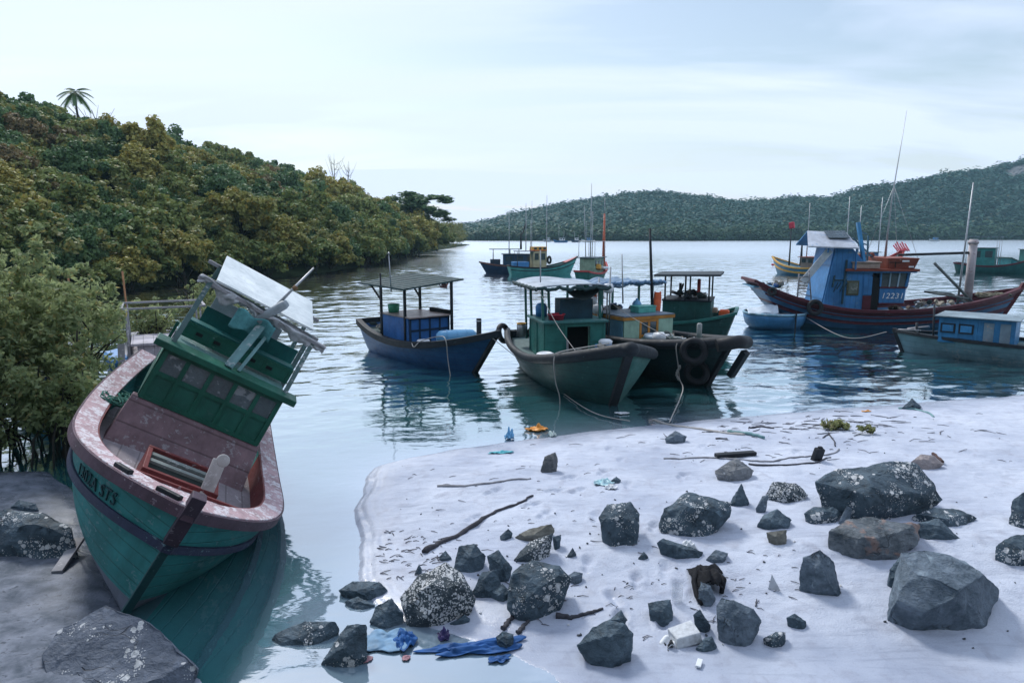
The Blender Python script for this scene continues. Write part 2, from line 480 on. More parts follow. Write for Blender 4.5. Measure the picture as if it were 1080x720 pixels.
def wave_z(X, Y):
    """small wind ripples: real relief, flatter in the lee of the beach and fading where too far to resolve"""
    lee = np.clip((Y + 4.0 * fbm(X * .2, Y * .2, 50, 2) - 10.5) / 9.0, 0.10, 1.0)
    gust = 0.75 + 0.9 * (fbm(X * .045, Y * .11, 51, 3) + 0.25)
    c, s_ = math.cos(.22), math.sin(.22)
    u, v = X * c + Y * s_, -X * s_ + Y * c
    z = 0.078 * fbm(u * .55, v * 1.05, 52, 2) + 0.058 * fbm(u * 1.3, v * 2.5, 53, 2) + 0.022 * fbm(u * 3.4, v * 5.6, 54, 2)
    return z * lee * gust * np.clip(1.15 - Y / 420.0, 0.25, 1)
wy = np.concatenate([[-30, -10, 0], 3.5 * np.exp(np.arange(0, 1290) * 0.00415)])
wu = np.concatenate([np.linspace(-2.6, -1.0, 24)[:-1], np.linspace(-1.0, 1.0, 640), np.linspace(1.0, 2.6, 24)[1:]])
WU, WY = np.meshgrid(wu, wy)
WX = WU * (np.abs(WY) + 6.0) * 0.86
wme = grid_mesh('water', WX, WY, wave_z(WX, WY), None)
_near = (np.abs(WX) < 30) & (WY < 40)
_sh = np.zeros(WX.shape)
_sh[_near] = np.exp(np.minimum(sdist(BEACH, WX[_near], WY[_near]), 0) / 0.85)
_fl = np.clip((8.6 - WY) / 1.6, 0, 1) * np.clip((WX + 2.75) / .5, 0, 1) * np.clip((2 - WX) / 1.0, 0, 1)      # silted pool at the beach corner
_sh = np.maximum(_sh, .75 * _fl)
wat = wme.attributes.new('shallow', 'FLOAT', 'POINT'); wat.data.foreach_set('value', _sh.astype(np.float32).ravel())
tag(link_mesh('water', wme, water_material()), kind='structure')

# ------------------------------------------------------------------ the setting: beach and mud bank (one ground sheet)
MUD_PX = [(-900, 470), (-200, 488), (0, 497), (50, 497), (74, 512), (90, 548), (112, 596), (138, 642), (182, 682), (214, 716), (235, 760)]
MUD = [at(*q)[:2] for q in MUD_PX] + [np.array([-2.5, -3.0]), np.array([-60.0, -3.0])]
rng = random.Random(5)
FEET = []
for px, py, an in ((642, 470, .3), (655, 486, .2), (636, 500, .5), (662, 515, .1), (610, 520, .9), (628, 548, .3), (702, 598, .25), (716, 615, .35), (672, 606, .2), (648, 620, -.2),
                   (655, 640, .1), (690, 560, .4), (600, 505, 1.0), (585, 520, 1.2), (560, 535, 1.1), (720, 505, .6), (742, 470, .8), (620, 590, .2), (575, 545, .6), (840, 480, .7), (700, 640, .3), (520, 520, .9), (500, 545, .7)):
    g = at(px, py, 0.2); FEET.append((g[0], g[1], an))
def ground_z(X, Y):
    X = np.asarray(X, float); Y = np.asarray(Y, float)
    wob = 0.16 * fbm(X * 1.5, Y * 1.5, 3, 4)
    d = sdist(BEACH, X, Y) + wob
    di = np.maximum(d, 0)
    z = 0.36 * (1 - np.exp(-di / 2.6)) + 0.05 * (1 - np.exp(-di / 0.10)) * np.clip((0.8 - X) / 2.0, 0, 1)
    z = z * np.clip((Y - 5.8) / 2.0, 0.07, 1.0) ** 0.9              # falls to a wet flat towards the viewer
    zo = -0.7 * (1 - np.exp(np.minimum(d, 0) / 2.0))
    zb = np.where(d > 0, z, zo)
    d2 = sdist(MUD, X, Y) + wob
    zm = np.where(d2 > 0, 0.24 * (1 - np.exp(-np.maximum(d2, 0) / 1.1)), -0.7 * (1 - np.exp(np.minimum(d2, 0) / 1.2)))
    z = np.maximum(zb, zm)
    dry = np.clip(z / 0.12, 0, 1)
    z = z + dry * (0.075 * fbm(X * 1.1, Y * 1.1, 11, 4) + 0.034 * fbm(X * 4.2, Y * 4.2, 12, 3) + 0.012 * fbm(X * 14, Y * 14, 13, 2) - 0.055 * np.abs(fbm(X * 2.6, Y * 2.6, 17, 3)) * np.clip(0.5 + 3 * fbm(X * .5, Y * .5, 18, 2), 0, 1))
    # wash terraces along the eroded left edge
    ed = np.clip((0.55 - d) / 0.55, 0, 1) * np.clip((0.2 - X) / 2.0, 0, 1) * (d > 0)
    z = z + 0.012 * ed * np.sin(d * 42.0 + 3 * fbm(X * 2, Y * 2, 21, 2))
    for fx, fy, an in FEET:
        ca, sa = math.cos(an), math.sin(an)
        for k, (ox, oy, rx, ry, dp) in enumerate(((0, 0.06, .062, .095, .052), (0, -.10, .05, .062, .045))):
            u = (X - fx) * ca - (Y - fy) * sa - ox; w = (X - fx) * sa + (Y - fy) * ca - oy
            q = (u / rx) ** 2 + (w / ry) ** 2
            z = z - dp * np.exp(-q * 1.2) + 0.016 * np.exp(-(q - 2.6) ** 2 * 1.0)
    return z
_lx = np.arange(-14, 20, 0.03); _ly = np.arange(3.5, 20, 0.03)
_LZ = ground_z(*np.meshgrid(_lx, _ly))
def gz(x, y):
    i = min(max((x + 14) / 0.03, 0), len(_lx) - 2); j = min(max((y - 3.5) / 0.03, 0), len(_ly) - 2)
    a, b = int(i), int(j); u, v = i - a, j - b
    return float((_LZ[b, a] * (1 - u) + _LZ[b, a + 1] * u) * (1 - v) + (_LZ[b + 1, a] * (1 - u) + _LZ[b + 1, a + 1] * u) * v)
def on_ground(px, py):
    z = 0.1
    for _ in range(4):
        g = at(px, py, z); z = gz(g[0], g[1])
    return Vector((g[0], g[1], z))

def sand_material():
    t = NT('sand'); p = t.pos()
    sp = t.add('ShaderNodeSeparateXYZ'); t.link(p, sp.inputs[0])
    x, z = sp.outputs[0], sp.outputs[2]
    n1 = t.noise(p, 0.7, 5, 0.6); n2 = t.noise(p, 4.5, 6, 0.62, 0.3); n3 = t.noise(p, 60, 3, 0.6)
    dry = t.mix(t.ramp(n1, 0.35, 0.65), (0.42, 0.465, 0.57), (0.58, 0.625, 0.72))
    dry = t.mix(t.ramp(n2, 0.52, 0.72, 0, 0.45), dry, (0.30, 0.30, 0.36))
    dry = t.mix(t.ramp(n3, 0.58, 0.75, 0, 0.35), dry, (0.22, 0.22, 0.27))
    stk = t.noise(t.mapping(p, (0.8, 6.5, 1), (0, 0, 0.10)), 1.6, 5, 0.6, 0.5)
    dry = t.mix(t.ramp(stk, 0.52, 0.74, 0, 0.5), dry, (0.26, 0.29, 0.37))
    mud = t.mix(t.ramp(n2, 0.35, 0.65), (0.075, 0.095, 0.125), (0.21, 0.235, 0.29))
    mud = t.mix(t.ramp(t.noise(p, 9, 4, 0.6, 0.5), 0.6, 0.68, 0, 0.7), mud, (0.03, 0.04, 0.055))
    col = t.mix(t.ramp(x, -3.2, -2.6), mud, dry)
    wz = t.math('ADD', z, t.math('MULTIPLY', t.math('SUBTRACT', n1, 0.5), 0.09))
    wet = t.ramp(wz, 0.02, 0.135, 1.0, 0.0)
    col = t.mix(t.math('MULTIPLY', wet, 0.55), col, t.mix(1.0, col, (0.62, 0.64, 0.68), 'MULTIPLY'))
    h = t.math('ADD', t.math('MULTIPLY', n2, 0.8), t.math('MULTIPLY', n3, 0.35))
    rough = t.ramp(wet, 0.0, 1.0, 0.9, 0.20)
    b = t.principled(col, rough, t.bump(t.math('MULTIPLY', h, t.ramp(wet, 0, 1, 1.0, .25)), 0.7, 0.05), 0.5)
    return t.m
gx = np.concatenate([np.linspace(-40, -11, 40)[:-1], np.arange(-11, -3, 0.06), np.arange(-3, 10, 0.034), np.arange(10, 15, 0.06), np.linspace(15, 60, 60)])
gy = np.concatenate([np.linspace(-3, 4.5, 25)[:-1], np.arange(4.5, 11, 0.036), np.arange(11, 18.5, 0.06), np.linspace(18.5, 60, 40)])
GX, GY = np.meshgrid(gx, gy)
tag(link_mesh('sand_beach', grid_mesh('sand_beach', GX, GY, ground_z(GX, GY), None), sand_material()), kind='structure')

# unseen bank added under and behind the viewer to shade sides facing the camera
bx, by = np.meshgrid(np.linspace(-90, 90, 90), np.concatenate([np.linspace(-45, -4, 40), np.linspace(-3.5, 4.3, 24)]))
bz = np.interp(by, [-45, -22, -9, -2.5, 0.5, 2.2, 4.2], [26, 22, 13, 2.6, 2.2, 1.0, -0.35]) + 0.5 * fbm(bx * .6, by * .6, 61, 3) * np.clip((4.2 - by) / 3, 0, 1) + 3.0 * fbm(bx * .12, by * .12, 62, 3) * np.clip((-3 - by) / 8, 0, 1)
tag(link_mesh('added_shade_bank', grid_mesh('added_shade_bank', bx, by, bz, None), plain('shade_bank_soil', (0.050, 0.062, 0.045), 0.95, 0.5, 0.1, 0.6, 0.8)), kind='structure')

# ------------------------------------------------------------------ foliage builders
def leaf_cloud(rs, centers, radii, per, size, aspect=1.0, up=0.35, diamond=False):
    """leaf-sized faces scattered through clumps: (verts, quads)"""
    C = np.repeat(np.asarray(centers), per, 0); Rr = np.repeat(np.asarray(radii), per)
    n = len(C)
    d = rs.normal(size=(n, 3)); d /= np.linalg.norm(d, axis=1)[:, None]
    rad = rs.random(n) ** 0.45
    P = C + d * (rad * Rr)[:, None] * np.array([1, 1, 0.8])
    nv = d * 0.7 + rs.normal(size=(n, 3)) * 0.55 + np.array([0, 0, up])
    nv /= np.linalg.norm(nv, axis=1)[:, None]
    a = np.cross(nv, rs.normal(size=(n, 3))); a /= np.linalg.norm(a, axis=1)[:, None]
    b = np.cross(nv, a)
    s = size * (0.6 + 0.8 * rs.random(n))[:, None]
    a = a * s * aspect; b = b * s
    if diamond: V = np.stack([P - a, P - b, P + a, P + b], 1)
    else: V = np.stack([P - a - b, P + a - b, P + a + b, P - a + b], 1)
    return V.reshape(-1, 3), np.arange(n * 4).reshape(-1, 4)
def crown_mesh(name, seed, rx, rz, cz, nclump, rclump, per, size, flat=0.0, **kw):
    rs = np.random.RandomState(seed)
    d = rs.normal(size=(nclump, 3)); d /= np.linalg.norm(d, axis=1)[:, None]
    d[:, 2] = np.where(d[:, 2] < -0.35, -d[:, 2] * 0.6, d[:, 2])
    r = (0.45 + 0.55 * rs.random(nclump) ** 0.5) * (0.78 + 0.34 * rs.random(nclump) + 0.30 * (rs.random(nclump) > .86))
    C = d * r[:, None] * np.array([rx, rx, rz]) + np.array([0, 0, cz])
    R = rclump * (0.6 + 0.7 * rs.random(nclump))
    V, Q = leaf_cloud(rs, C, R, per, size, **kw)
    return np_mesh(bpy.data.meshes.new(name), V, Q, None)
def limb_mesh(name, seed, h, r, nb, spread, crooked=0.12):
    rr = random.Random(seed); mb = MB()
    pts = [Vector((0, 0, -0.4))]
    for i in range(1, 6): pts.append(Vector((rr.uniform(-1, 1) * crooked * i * 0.5, rr.uniform(-1, 1) * crooked * i * 0.5, h * i / 5)))
    mb.tube(pts, [r * (1 - 0.13 * i) for i in range(6)], 7)
    for k in range(nb):
        a = rr.random() * 6.28; b = pts[rr.randint(1, 4)]
        e = Vector((math.cos(a) * spread * rr.uniform(.5, 1), math.sin(a) * spread * rr.uniform(.5, 1), h * rr.uniform(.75, 1.25)))
        mid = (b + e) / 2 + Vector((rr.uniform(-.1, .1), rr.uniform(-.1, .1), -0.1 * h))
        mb.tube([b, mid, e], [r * .5, r * .36, r * .15], 5)
    bmesh.ops.recalc_face_normals(mb.bm, faces=mb.bm.faces[:])
    me = bpy.data.meshes.new(name); mb.bm.to_mesh(me); mb.bm.free()
    return me

F_dark = foliage('leaves_dark', (0.042, 0.098, 0.046), (0.135, 0.225, 0.085), (0.10, 0.13, 0.03), 0.05)
F_olive = foliage('leaves_olive', (0.090, 0.150, 0.046), (0.290, 0.330, 0.105), (0.25, 0.19, 0.03), 0.12)
F_gold = foliage('leaves_gold', (0.150, 0.170, 0.045), (0.420, 0.385, 0.110), (0.30, 0.21, 0.03), 0.16)
F_rust = foliage('leaves_rust', (0.105, 0.100, 0.050), (0.270, 0.205, 0.095), (0.18, 0.10, 0.04), 0.14)
F_mang = foliage('leaves_mangrove', (0.150, 0.225, 0.125), (0.430, 0.480, 0.220), (0.36, 0.30, 0.12), 0.10, 0.55, 0.25)
F_far = foliage('leaves_far', (0.016, 0.066, 0.056), (0.050, 0.130, 0.098), (0.12, 0.12, 0.06), 0.08, 0.2, 0.0, 0.028)
F_fringe = foliage('leaves_fringe', (0.026, 0.072, 0.040), (0.062, 0.128, 0.060), (0.10, 0.13, 0.05), 0.05, 0.2, 0.0, 0.03)
M_under = plain('undergrowth_soil', (0.030, 0.045, 0.022), 0.95, 0.5, 0.1, 0.5, 0.6)

# ------------------------------------------------------------------ the wooded headland on the left
SHORE = [(15, -36), (30, -32), (40, -30), (50, -28), (57, -26.3), (62, -25.2), (66, -20.5), (72, -19), (100, -18.6), (150, -17.8), (200, -16.0), (244, -14.2), (265, -22), (280, -60), (320, -90)]
def shore_x(Y): return np.interp(Y, [s[0] for s in SHORE], [s[1] for s in SHORE])
def head_z(X, Y):
    d = shore_x(Y) - X                                   # metres inland
    end = np.clip((212 - Y) / 100.0, 0, 1) ** 0.6
    top = 13.6 * end * np.interp(Y, [70, 100, 135], [.90, .82, 1.0]) * (0.93 + 0.26 * fbm(Y / 30.0, X * 0 + 3.3, 4, 2) )
    k = np.clip(d / 36.0, 0, 1)
    z = top * (k * k * (3 - 2 * k)) ** 0.72
    z = z + np.where(d > 36, -0.05 * (d - 36), 0)
    return np.where(d < 0, np.maximum(d * 0.5, -2.0), z + 0.12 * np.clip(d, 0, 2))
hx = np.linspace(-150, -10, 110); hy = np.linspace(12, 325, 170)
HX, HY = np.meshgrid(hx, hy)
tag(link_mesh('headland_hill', grid_mesh('headland_hill', HX, HY, head_z(HX, HY), None), M_under), kind='structure')

def visible_px(P):
    q = np.array(P) - np.array([0, 0, CAM_H]); w = q @ _F
    return (540 + CAM_F * (q @ _R) / w, 360 - CAM_F * (q @ _U) / w, w)
TREE_KINDS = {
    'dark': ('broadleaf_tree', F_dark, 'dark green broadleaf tree packed into the forest on the hillside', 'dark green trees on the wooded hillside'),
    'olive': ('broadleaf_tree', F_olive, 'olive green bushy tree packed into the forest on the hillside', 'olive green trees on the wooded hillside'),
    'gold': ('broadleaf_tree', F_gold, 'golden yellow tree standing out among green ones on the hillside', 'golden yellow trees on the wooded hillside'),
    'rust': ('broadleaf_tree', F_rust, 'rusty brown sparse tree among green ones on the hillside', 'rusty brown trees on the wooded hillside'),
}
crowns = {}
for ki, kname in enumerate(TREE_KINDS):
    for v in range(3):
        nm = 'crown'
        if kname == 'rust': crowns[kname, v] = crown_mesh(nm, 100 + ki * 10 + v, 1.75, 1.45, 3.1, 44, 0.50, 95, 0.062, aspect=1.5, up=0.5)
        else: crowns[kname, v] = crown_mesh(nm, 100 + ki * 10 + v, 1.95, 1.75, 2.9, 64, 0.52, 150, 0.070, aspect=1.35, up=0.5)
trunks = [limb_mesh('trunk', 40 + v, 2.9, 0.13, 7, 1.3) for v in range(3)]
rt = np.random.RandomState(8)
cand = []
spots = []
for tries in range(60000):
    Y = 44 + 226 * rt.random() ** 1.35
    d = -0.5 + 44 * rt.random()
    x = float(shore_x(Y)) - d
    z = float(head_z(np.array(x), np.array(Y)))
    px, py, w = visible_px((x, Y, z + 3))
    if px < -60 or w < 5: continue
    s = float(np.clip(0.62 + Y / 115.0, 0.95, 1.75)) * (0.85 + 0.3 * rt.random())
    ok = True
    for (a, b, sc) in spots:
        if (a - x) ** 2 + (b - Y) ** 2 < (1.30 * (s + sc)) ** 2 * 0.74: ok = False; break
    if ok:
        spots.append((x, Y, s)); cand.append((x, Y, z, s, d))
cand.sort(key=lambda c: c[1] / c[3])
cand = cand[:276]
protos = {}
def place_tree(kname, v, loc, rz, s, label=None, squash=1.0):
    nm, fm, lab, grp = TREE_KINDS[kname]
    r = empty(nm, label or lab, 'tree', loc, (0, 0, rz), None if label else grp)
    r.scale = (s, s, s * squash)
    if (kname, v) not in protos:
        protos[kname, v] = (link_mesh('trunk', trunks[v], M_bark, r), link_mesh('crown', crowns[kname, v], fm, r))
    else:
        for p in protos[kname, v]:
            c = p.copy(); COL.objects.link(c); c.parent = r
    return r
for i, (x, Y, z, s, d) in enumerate(cand):
    patch = float(fbm(np.array(x / 11.0), np.array(Y / 16.0), 31, 2)); u = rt.random()
    ridge = d > 27
    if ridge and u < 0.62: k = 'dark'
    elif patch > 0.13 and u < 0.62: k = 'gold'
    elif patch < -0.18 and u < 0.45: k = 'rust'
    elif u < 0.16: k = 'gold'
    elif u < 0.22: k = 'rust'
    elif u < 0.60: k = 'dark'
    else: k = 'olive'
    place_tree(k, rt.randint(3), (x, Y, z - (0.55 + 0.95 * max(0.0, 1 - d / 5.0)) * s), rt.random() * 6.28, s, squash=0.82 + 0.36 * rt.random())
print('hillside trees', len(cand))

# saplings, vines and shoots knitting the crowns together: one mass
F_thick = foliage('leaves_thicket', (0.060, 0.110, 0.042), (0.310, 0.310, 0.105), (0.32, 0.24, 0.06), 0.12, 0.28, 0.0, 0.22)
rs = np.random.RandomState(77)
nn = 3400
TY = 44 + 190 * rs.random(nn) ** 1.5; td = -0.3 + 42 * rs.random(nn)
TX = shore_x(TY) - td; TZ = head_z(TX, TY)
tz_ = TZ + (0.4 + 3.6 * rs.random(nn) ** .8) * np.clip(.75 + TY / 160, .8, 1.7)
V, Q = leaf_cloud(rs, np.stack([TX, TY, tz_], -1), (.35 + .5 * rs.random(nn)) * np.clip(.6 + TY / 130, .8, 1.8), 70, .085, aspect=1.5, up=.5)
tag(link_mesh('thicket', np_mesh(bpy.data.meshes.new('thicket'), V, Q, None), F_thick), kind='stuff')

# flat-topped tree at the seaward end of the ridge
ft = empty('umbrella_tree', 'dark flat-topped spreading tree at the seaward end of the hill', 'tree', (-21.3, 148, float(head_z(np.array(-21.3), np.array(148.0))) - .3)); ft.scale = (1.25, 1.25, 1.3)
lm = limb_mesh('trunk', 77, 7.0, 0.3, 12, 5.5)
link_mesh('trunk', lm, M_bark, ft)
rs = np.random.RandomState(4)
cc = np.array([(rs.uniform(-6.5, 6.0), rs.uniform(-5, 5), 7.2 + rs.uniform(-1.6, 1.9)) for _ in range(44)])
cc[:, 2] -= 0.10 * np.abs(cc[:, 0]) ** 1.2
V, Q = leaf_cloud(rs, cc, np.full(44, 1.5), 80, 0.26, aspect=1.5, up=0.8)
Cz = np.repeat(np.repeat(cc[:, 2], 80), 4)
V[:, 2] = Cz + (V[:, 2] - Cz) * 0.36
link_mesh('crown', np_mesh(bpy.data.meshes.new('crown'), V, Q, None), F_dark, ft)
# bare twiggy trees on the ridge
for i, (px, py, Y) in enumerate(((352, 168, 190), (366, 176, 200), (96, 116, 84))):
    P = at_y(px, py, Y)
    hz_ = 7.0 if i < 2 else 4.5
    me = limb_mesh('bare_tree', 90 + i, hz_, 0.10, 16, 3.0, 0.25)
    o = link_mesh('bare_tree', me, M_bark)
    o.location = (P[0], P[1], P[2] - hz_)
    tag(o, ['bare twiggy tree on the skyline, higher of two beside the green crowns', 'bare twiggy tree on the skyline, lower of two on the ridge', 'small bare tree on the skyline beside the coconut palm'][i], 'tree')

# coconut palm on the skyline
pt = at_y(79, 97, 84.0)
palm = empty('palm_tree', 'lone coconut palm standing above the forest skyline', 'palm', (pt[0], pt[1], pt[2] - 6.0))
mb = MB(); mb.tube([(0.3, 0, -2), (0.15, 0, 2), (0, 0, 4.2), (0, 0, 6.0)], [.17, .14, .12, .11], 7); mb.build('trunk', M_bark, palm)
for k in range(13):
    a = k * 2.4; mb = MB(); el = 0.75 - 0.11 * k
    pts = []
    for i in range(9):
        u = i / 8; r_ = 2.0 * u
        pts.append(Vector((math.cos(a) * r_ * math.cos(el * .6), math.sin(a) * r_ * math.cos(el * .6), 6.0 + r_ * math.sin(el) - 1.15 * u * u)))
    mb.tube(pts, [.03 * (1 - .8 * i / 8) for i in range(9)], 4)
    sd = Vector((-math.sin(a), math.cos(a), 0))
    for i in range(1, 8):
        for j in range(3):
            c = pts[i] + (pts[min(i + 1, 8)] - pts[i]) * (j / 3)
            L = 0.55 * math.sin(math.pi * (0.12 + 0.8 * (i + j / 3) / 8))
            for sg in (1, -1):
                tip = c + sd * sg * L + Vector((0, 0, -0.35 * L)) + (pts[i] - pts[i - 1]) * 0.9
                mb._face([mb.bm.verts.new(c), mb.bm.verts.new(c + (pts[i] - pts[i - 1]) * .55), mb.bm.verts.new(tip)])
    mb.build('frond', F_dark, palm)

# ------------------------------------------------------------------ far shore: hills, forest, mangrove fringe
SIL = [(400, 246), (440, 245), (470, 241), (490, 237), (520, 231), (545, 224), (590, 215), (640, 207), (665, 203), (690, 201), (720, 204), (770, 211), (800, 211), (830, 208), (880, 207), (920, 196), (940, 193), (960, 191),
       (1000, 181), (1030, 179), (1050, 175), (1080, 168), (1130, 158), (1200, 150), (1300, 160), (1450, 190), (1600, 225), (1700, 243)]
def far_u(px): return (px - 540) / CAM_F
def far_top(px):
    py = np.interp(px, [s[0] for s in SIL], [s[1] for s in SIL])
    v = (py - 360) / CAM_F
    zz = -math.sin(PITCH) - v * math.cos(PITCH); fw = math.cos(PITCH) - v * math.sin(PITCH)
    return zz / fw, fw
def far_pt(px, k):
    """place on the far hills: k = 0 at the shore, 1 on the crest, above 1 behind it"""
    slope, fw = far_top(px)
    D0 = 395.0 + 25 * np.sin(px / 140.0); D1 = 560.0 + 40 * np.sin(px / 90.0 + 1)
    D = D0 + (D1 - D0) * k
    v = (215 - 360) / CAM_F
    x = far_u(px) / fw * D
    ztop = CAM_H + slope * D1 - 3.0
    kk = np.clip(k, 0, 1)
    ridg = fbm(px / 26.0 + k * 1.2, k * 3.0 + px * 0, 9, 3) * 10.0 * kk * (1 - kk) * 2.2
    z = np.where(k <= 1, ztop * (kk ** 0.85) + ridg, ztop * np.clip(1 - (k - 1) * 1.3, 0, 1)) - 0.4
    return x, D, z
PX, KK = np.meshgrid(np.linspace(395, 1700, 200), np.linspace(-0.06, 1.7, 46))
fx, fy_, fz = far_pt(PX, KK)
fz = np.where(KK < 0, -1.5, fz)
tag(link_mesh('far_hills', grid_mesh('far_hills', fx, fy_, fz, None), plain('far_soil', (0.022, 0.045, 0.030), 0.95, 0.4, 0.1, 0.3, 0.05)), kind='structure')
rs = np.random.RandomState(21)
def far_forest(name, n, kfun, size, per, leaf, mat, hz_):
    px = 400 + 760 * rs.random(n); k = kfun(rs.random(n))
    x, y, z = far_pt(px, k)
    cliff = ((px - 1074) / 13.0) ** 2 + ((k - 0.83) / 0.13) ** 2 < 1.0
    keep = ~cliff
    s = size * (0.5 + 0.5 * rs.random(n) + 0.8 * rs.random(n) ** 4)
    C = np.stack([x, y, z + hz_ * s], -1)[keep]; s = s[keep]
    V, Q = leaf_cloud(rs, C, s, per, leaf, aspect=1.3, up=1.7)
    tag(link_mesh(name, np_mesh(bpy.data.meshes.new(name), V, Q, None), mat), kind='stuff')
far_forest('hillside_forest', 6500, lambda u: 0.03 + 1.02 * u ** 0.9, 3.9, 64, 0.56, F_far, 0.45)
far_forest('mangrove_fringe', 1100, lambda u: -0.025 + 0.085 * u, 4.3, 64, 0.48, F_fringe, 0.75)
# bare rock face high on the right-hand hill
cl = MB()
def cliff_fn(u, v):
    px = 1060 + 29 * u; k = 0.70 + 0.25 * v
    x, y, z = far_pt(np.array(px), np.array(k))
    e = min(u, 1 - u, v, 1 - v) * 4
    return (float(x) + 1.2 * mnoise.noise((px * .6, k * 40, 1)), float(y) - 2.5 * min(e, 1) + 2.5 * mnoise.noise((px * .3, k * 25, 3)), float(z) + 1.0)
cl.grid(cliff_fn, 26, 26)
tag(cl.build('rock_face', plain('cliff_rock', (0.13, 0.13, 0.135), 0.9, 0.4, 0.2, 0.8, 0.25)), 'bare grey rock face high on the far hill', 'cliff', kind='structure')

# ------------------------------------------------------------------ boat builder
def hull_pt(c, t, side, zf=1.0, abs_z=None, inset=0.0):
    tm = c.get('tm', .42)
    zs = c['zm'] + ((c['zst'] - c['zm']) * ((tm - t) / tm) ** 2 if t < tm else (c['zb'] - c['zm']) * ((t - tm) / (1 - tm)) ** c.get('sp', 2.0))
    bs = c.get('bs', .75)
    g = bs + (1 - bs) * (1 - ((tm - t) / tm) ** 2) if t < tm else 1 - ((t - tm) / (1 - tm)) ** c.get('pb', 2.6)
    b = max(c['B'] / 2 * max(g, .03) - inset, 0.01)
    zk = -c.get('dr', .4)
    if abs_z is not None: zf = (abs_z - zk) / (zs - zk)
    zf = max(zf, 0.0)
    k = c.get('kb', .30) + c.get('vee', .55) * t ** 2.5
    x = -c['L'] / 2 + c['L'] * t - c.get('rk', .6) * t ** 4 * (1 - zf) + c.get('rs', .3) * (1 - t) ** 4 * (1 - zf)
    return Vector((x, b * zf ** k * side, zk + zf * (zs - zk)))
def sheer_path(c, n=34, zf=1.0, t0=0.0, sides=(-1, 1)):
    ts = [t0 + (1 - t0) * (1 - (1 - i / n) ** 1.6) for i in range(n + 1)]
    a = [hull_pt(c, t, sides[0], zf) for t in ts]
    b = [hull_pt(c, t, sides[1], zf) for t in reversed(ts)]
    return a + b[1:] if (a[-1] - b[0]).length < 0.02 else a + b
def rail(mb, path, out, inn, z0, z1, m=0):
    """sweep a box section along a horizontal-ish path running stern - bow - stern"""
    N = len(path); rows = []
    for i, p in enumerate(path):
        a = path[max(i - 1, 0)]; b = path[min(i + 1, N - 1)]
        d = Vector((b.x - a.x, b.y - a.y, 0)).normalized()
        n = Vector((d.y, -d.x, 0))                        # outward for starboard first
        po = p + n * out; pi = p - n * inn
        sg = -1 if i < N / 2 else 1
        if inn > 0.05 and abs(p.y) < inn * 3 and pi.y * sg < 0.01: pi.y = 0.01 * sg
        rows.append([mb.bm.verts.new(q + Vector((0, 0, z))) for q, z in ((po, z0), (po, z1), (pi, z1), (pi, z0))])
    for A, B in zip(rows, rows[1:]):
        for k in range(4): mb._face([A[k], A[(k + 1) % 4], B[(k + 1) % 4], B[k]], m, False)
    mb._face(rows[0], m); mb._face(rows[-1][::-1], m)
def hull(root, c, mats, bands=((1.0, 0),), nt=36, nz=12, thick=0.045):
    """skin of planks with a transom; bands = (upper zf, material index)"""
    mb = MB()
    zfs = sorted(set([round((i / nz) ** 1.5, 4) for i in range(nz + 1)] + [b[0] for b in bands]))
    ts = [1 - (1 - i / nt) ** 1.5 for i in range(nt + 1)]
    for side in (-1, 1):
        V = [[mb.bm.verts.new(hull_pt(c, t, side, z)) for z in zfs] for t in ts]
        for i in range(nt):
            for j in range(len(zfs) - 1):
                zc_ = (zfs[j] + zfs[j + 1]) / 2
                m = next(b[1] for b in bands if zc_ <= b[0])
                mb._face([V[i][j], V[i + 1][j], V[i + 1][j + 1], V[i][j + 1]], m, True)
    for t in (0.0, 1.0):
        P = [mb.bm.verts.new(hull_pt(c, t, -1, z)) for z in zfs]; S = [mb.bm.verts.new(hull_pt(c, t, 1, z)) for z in zfs]
        for j in range(len(zfs) - 1):
            zc_ = (zfs[j] + zfs[j + 1]) / 2
            mb._face([P[j], S[j], S[j + 1], P[j + 1]], next(b[1] for b in bands if zc_ <= b[0]))
    bmesh.ops.remove_doubles(mb.bm, verts=mb.bm.verts[:], dist=0.0006)
    o = mb.build('hull', mats, root)
    k = o.modifiers.new('solid', 'SOLIDIFY'); k.thickness = thick; k.offset = -1
    return o
def deck(root, c, drop, mat, t0=0.02, t1=0.95, inset=0.06, name='deck', z=None):
    mb = MB(); n = 24; prev = None
    for i in range(n + 1):
        t = t0 + (t1 - t0) * i / n
        top = hull_pt(c, t, 1, 1.0).z
        zz = z if z is not None else top - drop
        q = hull_pt(c, t, 1, 1.0, min(zz, top), inset)
        a = mb.bm.verts.new((q.x, -q.y, zz)); b = mb.bm.verts.new((q.x, 0, zz + 0.03)); d = mb.bm.verts.new((q.x, q.y, zz))
        if prev:
            mb._face([prev[0], prev[1], b, a]); mb._face([prev[1], prev[2], d, b])
        prev = (a, b, d)
    return mb.build(name, mat, root)
def stem(root, c, mat, w=0.10, dpt=0.10, top=0.12, z0=0.0, name='stem_post', lean=0.12):
    mb = MB(); N = 8; prev = None
    for i in range(N + 2):
        zf = z0 + (1 - z0) * min(i, N) / N
        p = hull_pt(c, 1.0, 0, zf); p.y = 0
        if i == N + 1: p = p + Vector((lean * top, 0, top))
        r = [mb.bm.verts.new(p + Vector((a, b, 0))) for a, b in ((-dpt, -w / 2), (dpt * .55, -w / 2), (dpt * .55, w / 2), (-dpt, w / 2))]
        if prev:
            for k in range(4): mb._face([prev[k], prev[(k + 1) % 4], r[(k + 1) % 4], r[k]])
        else: mb._face(r[::-1])
        prev = r
    mb._face(prev)
    return mb.build(name, mat, root, bevel=0.008)
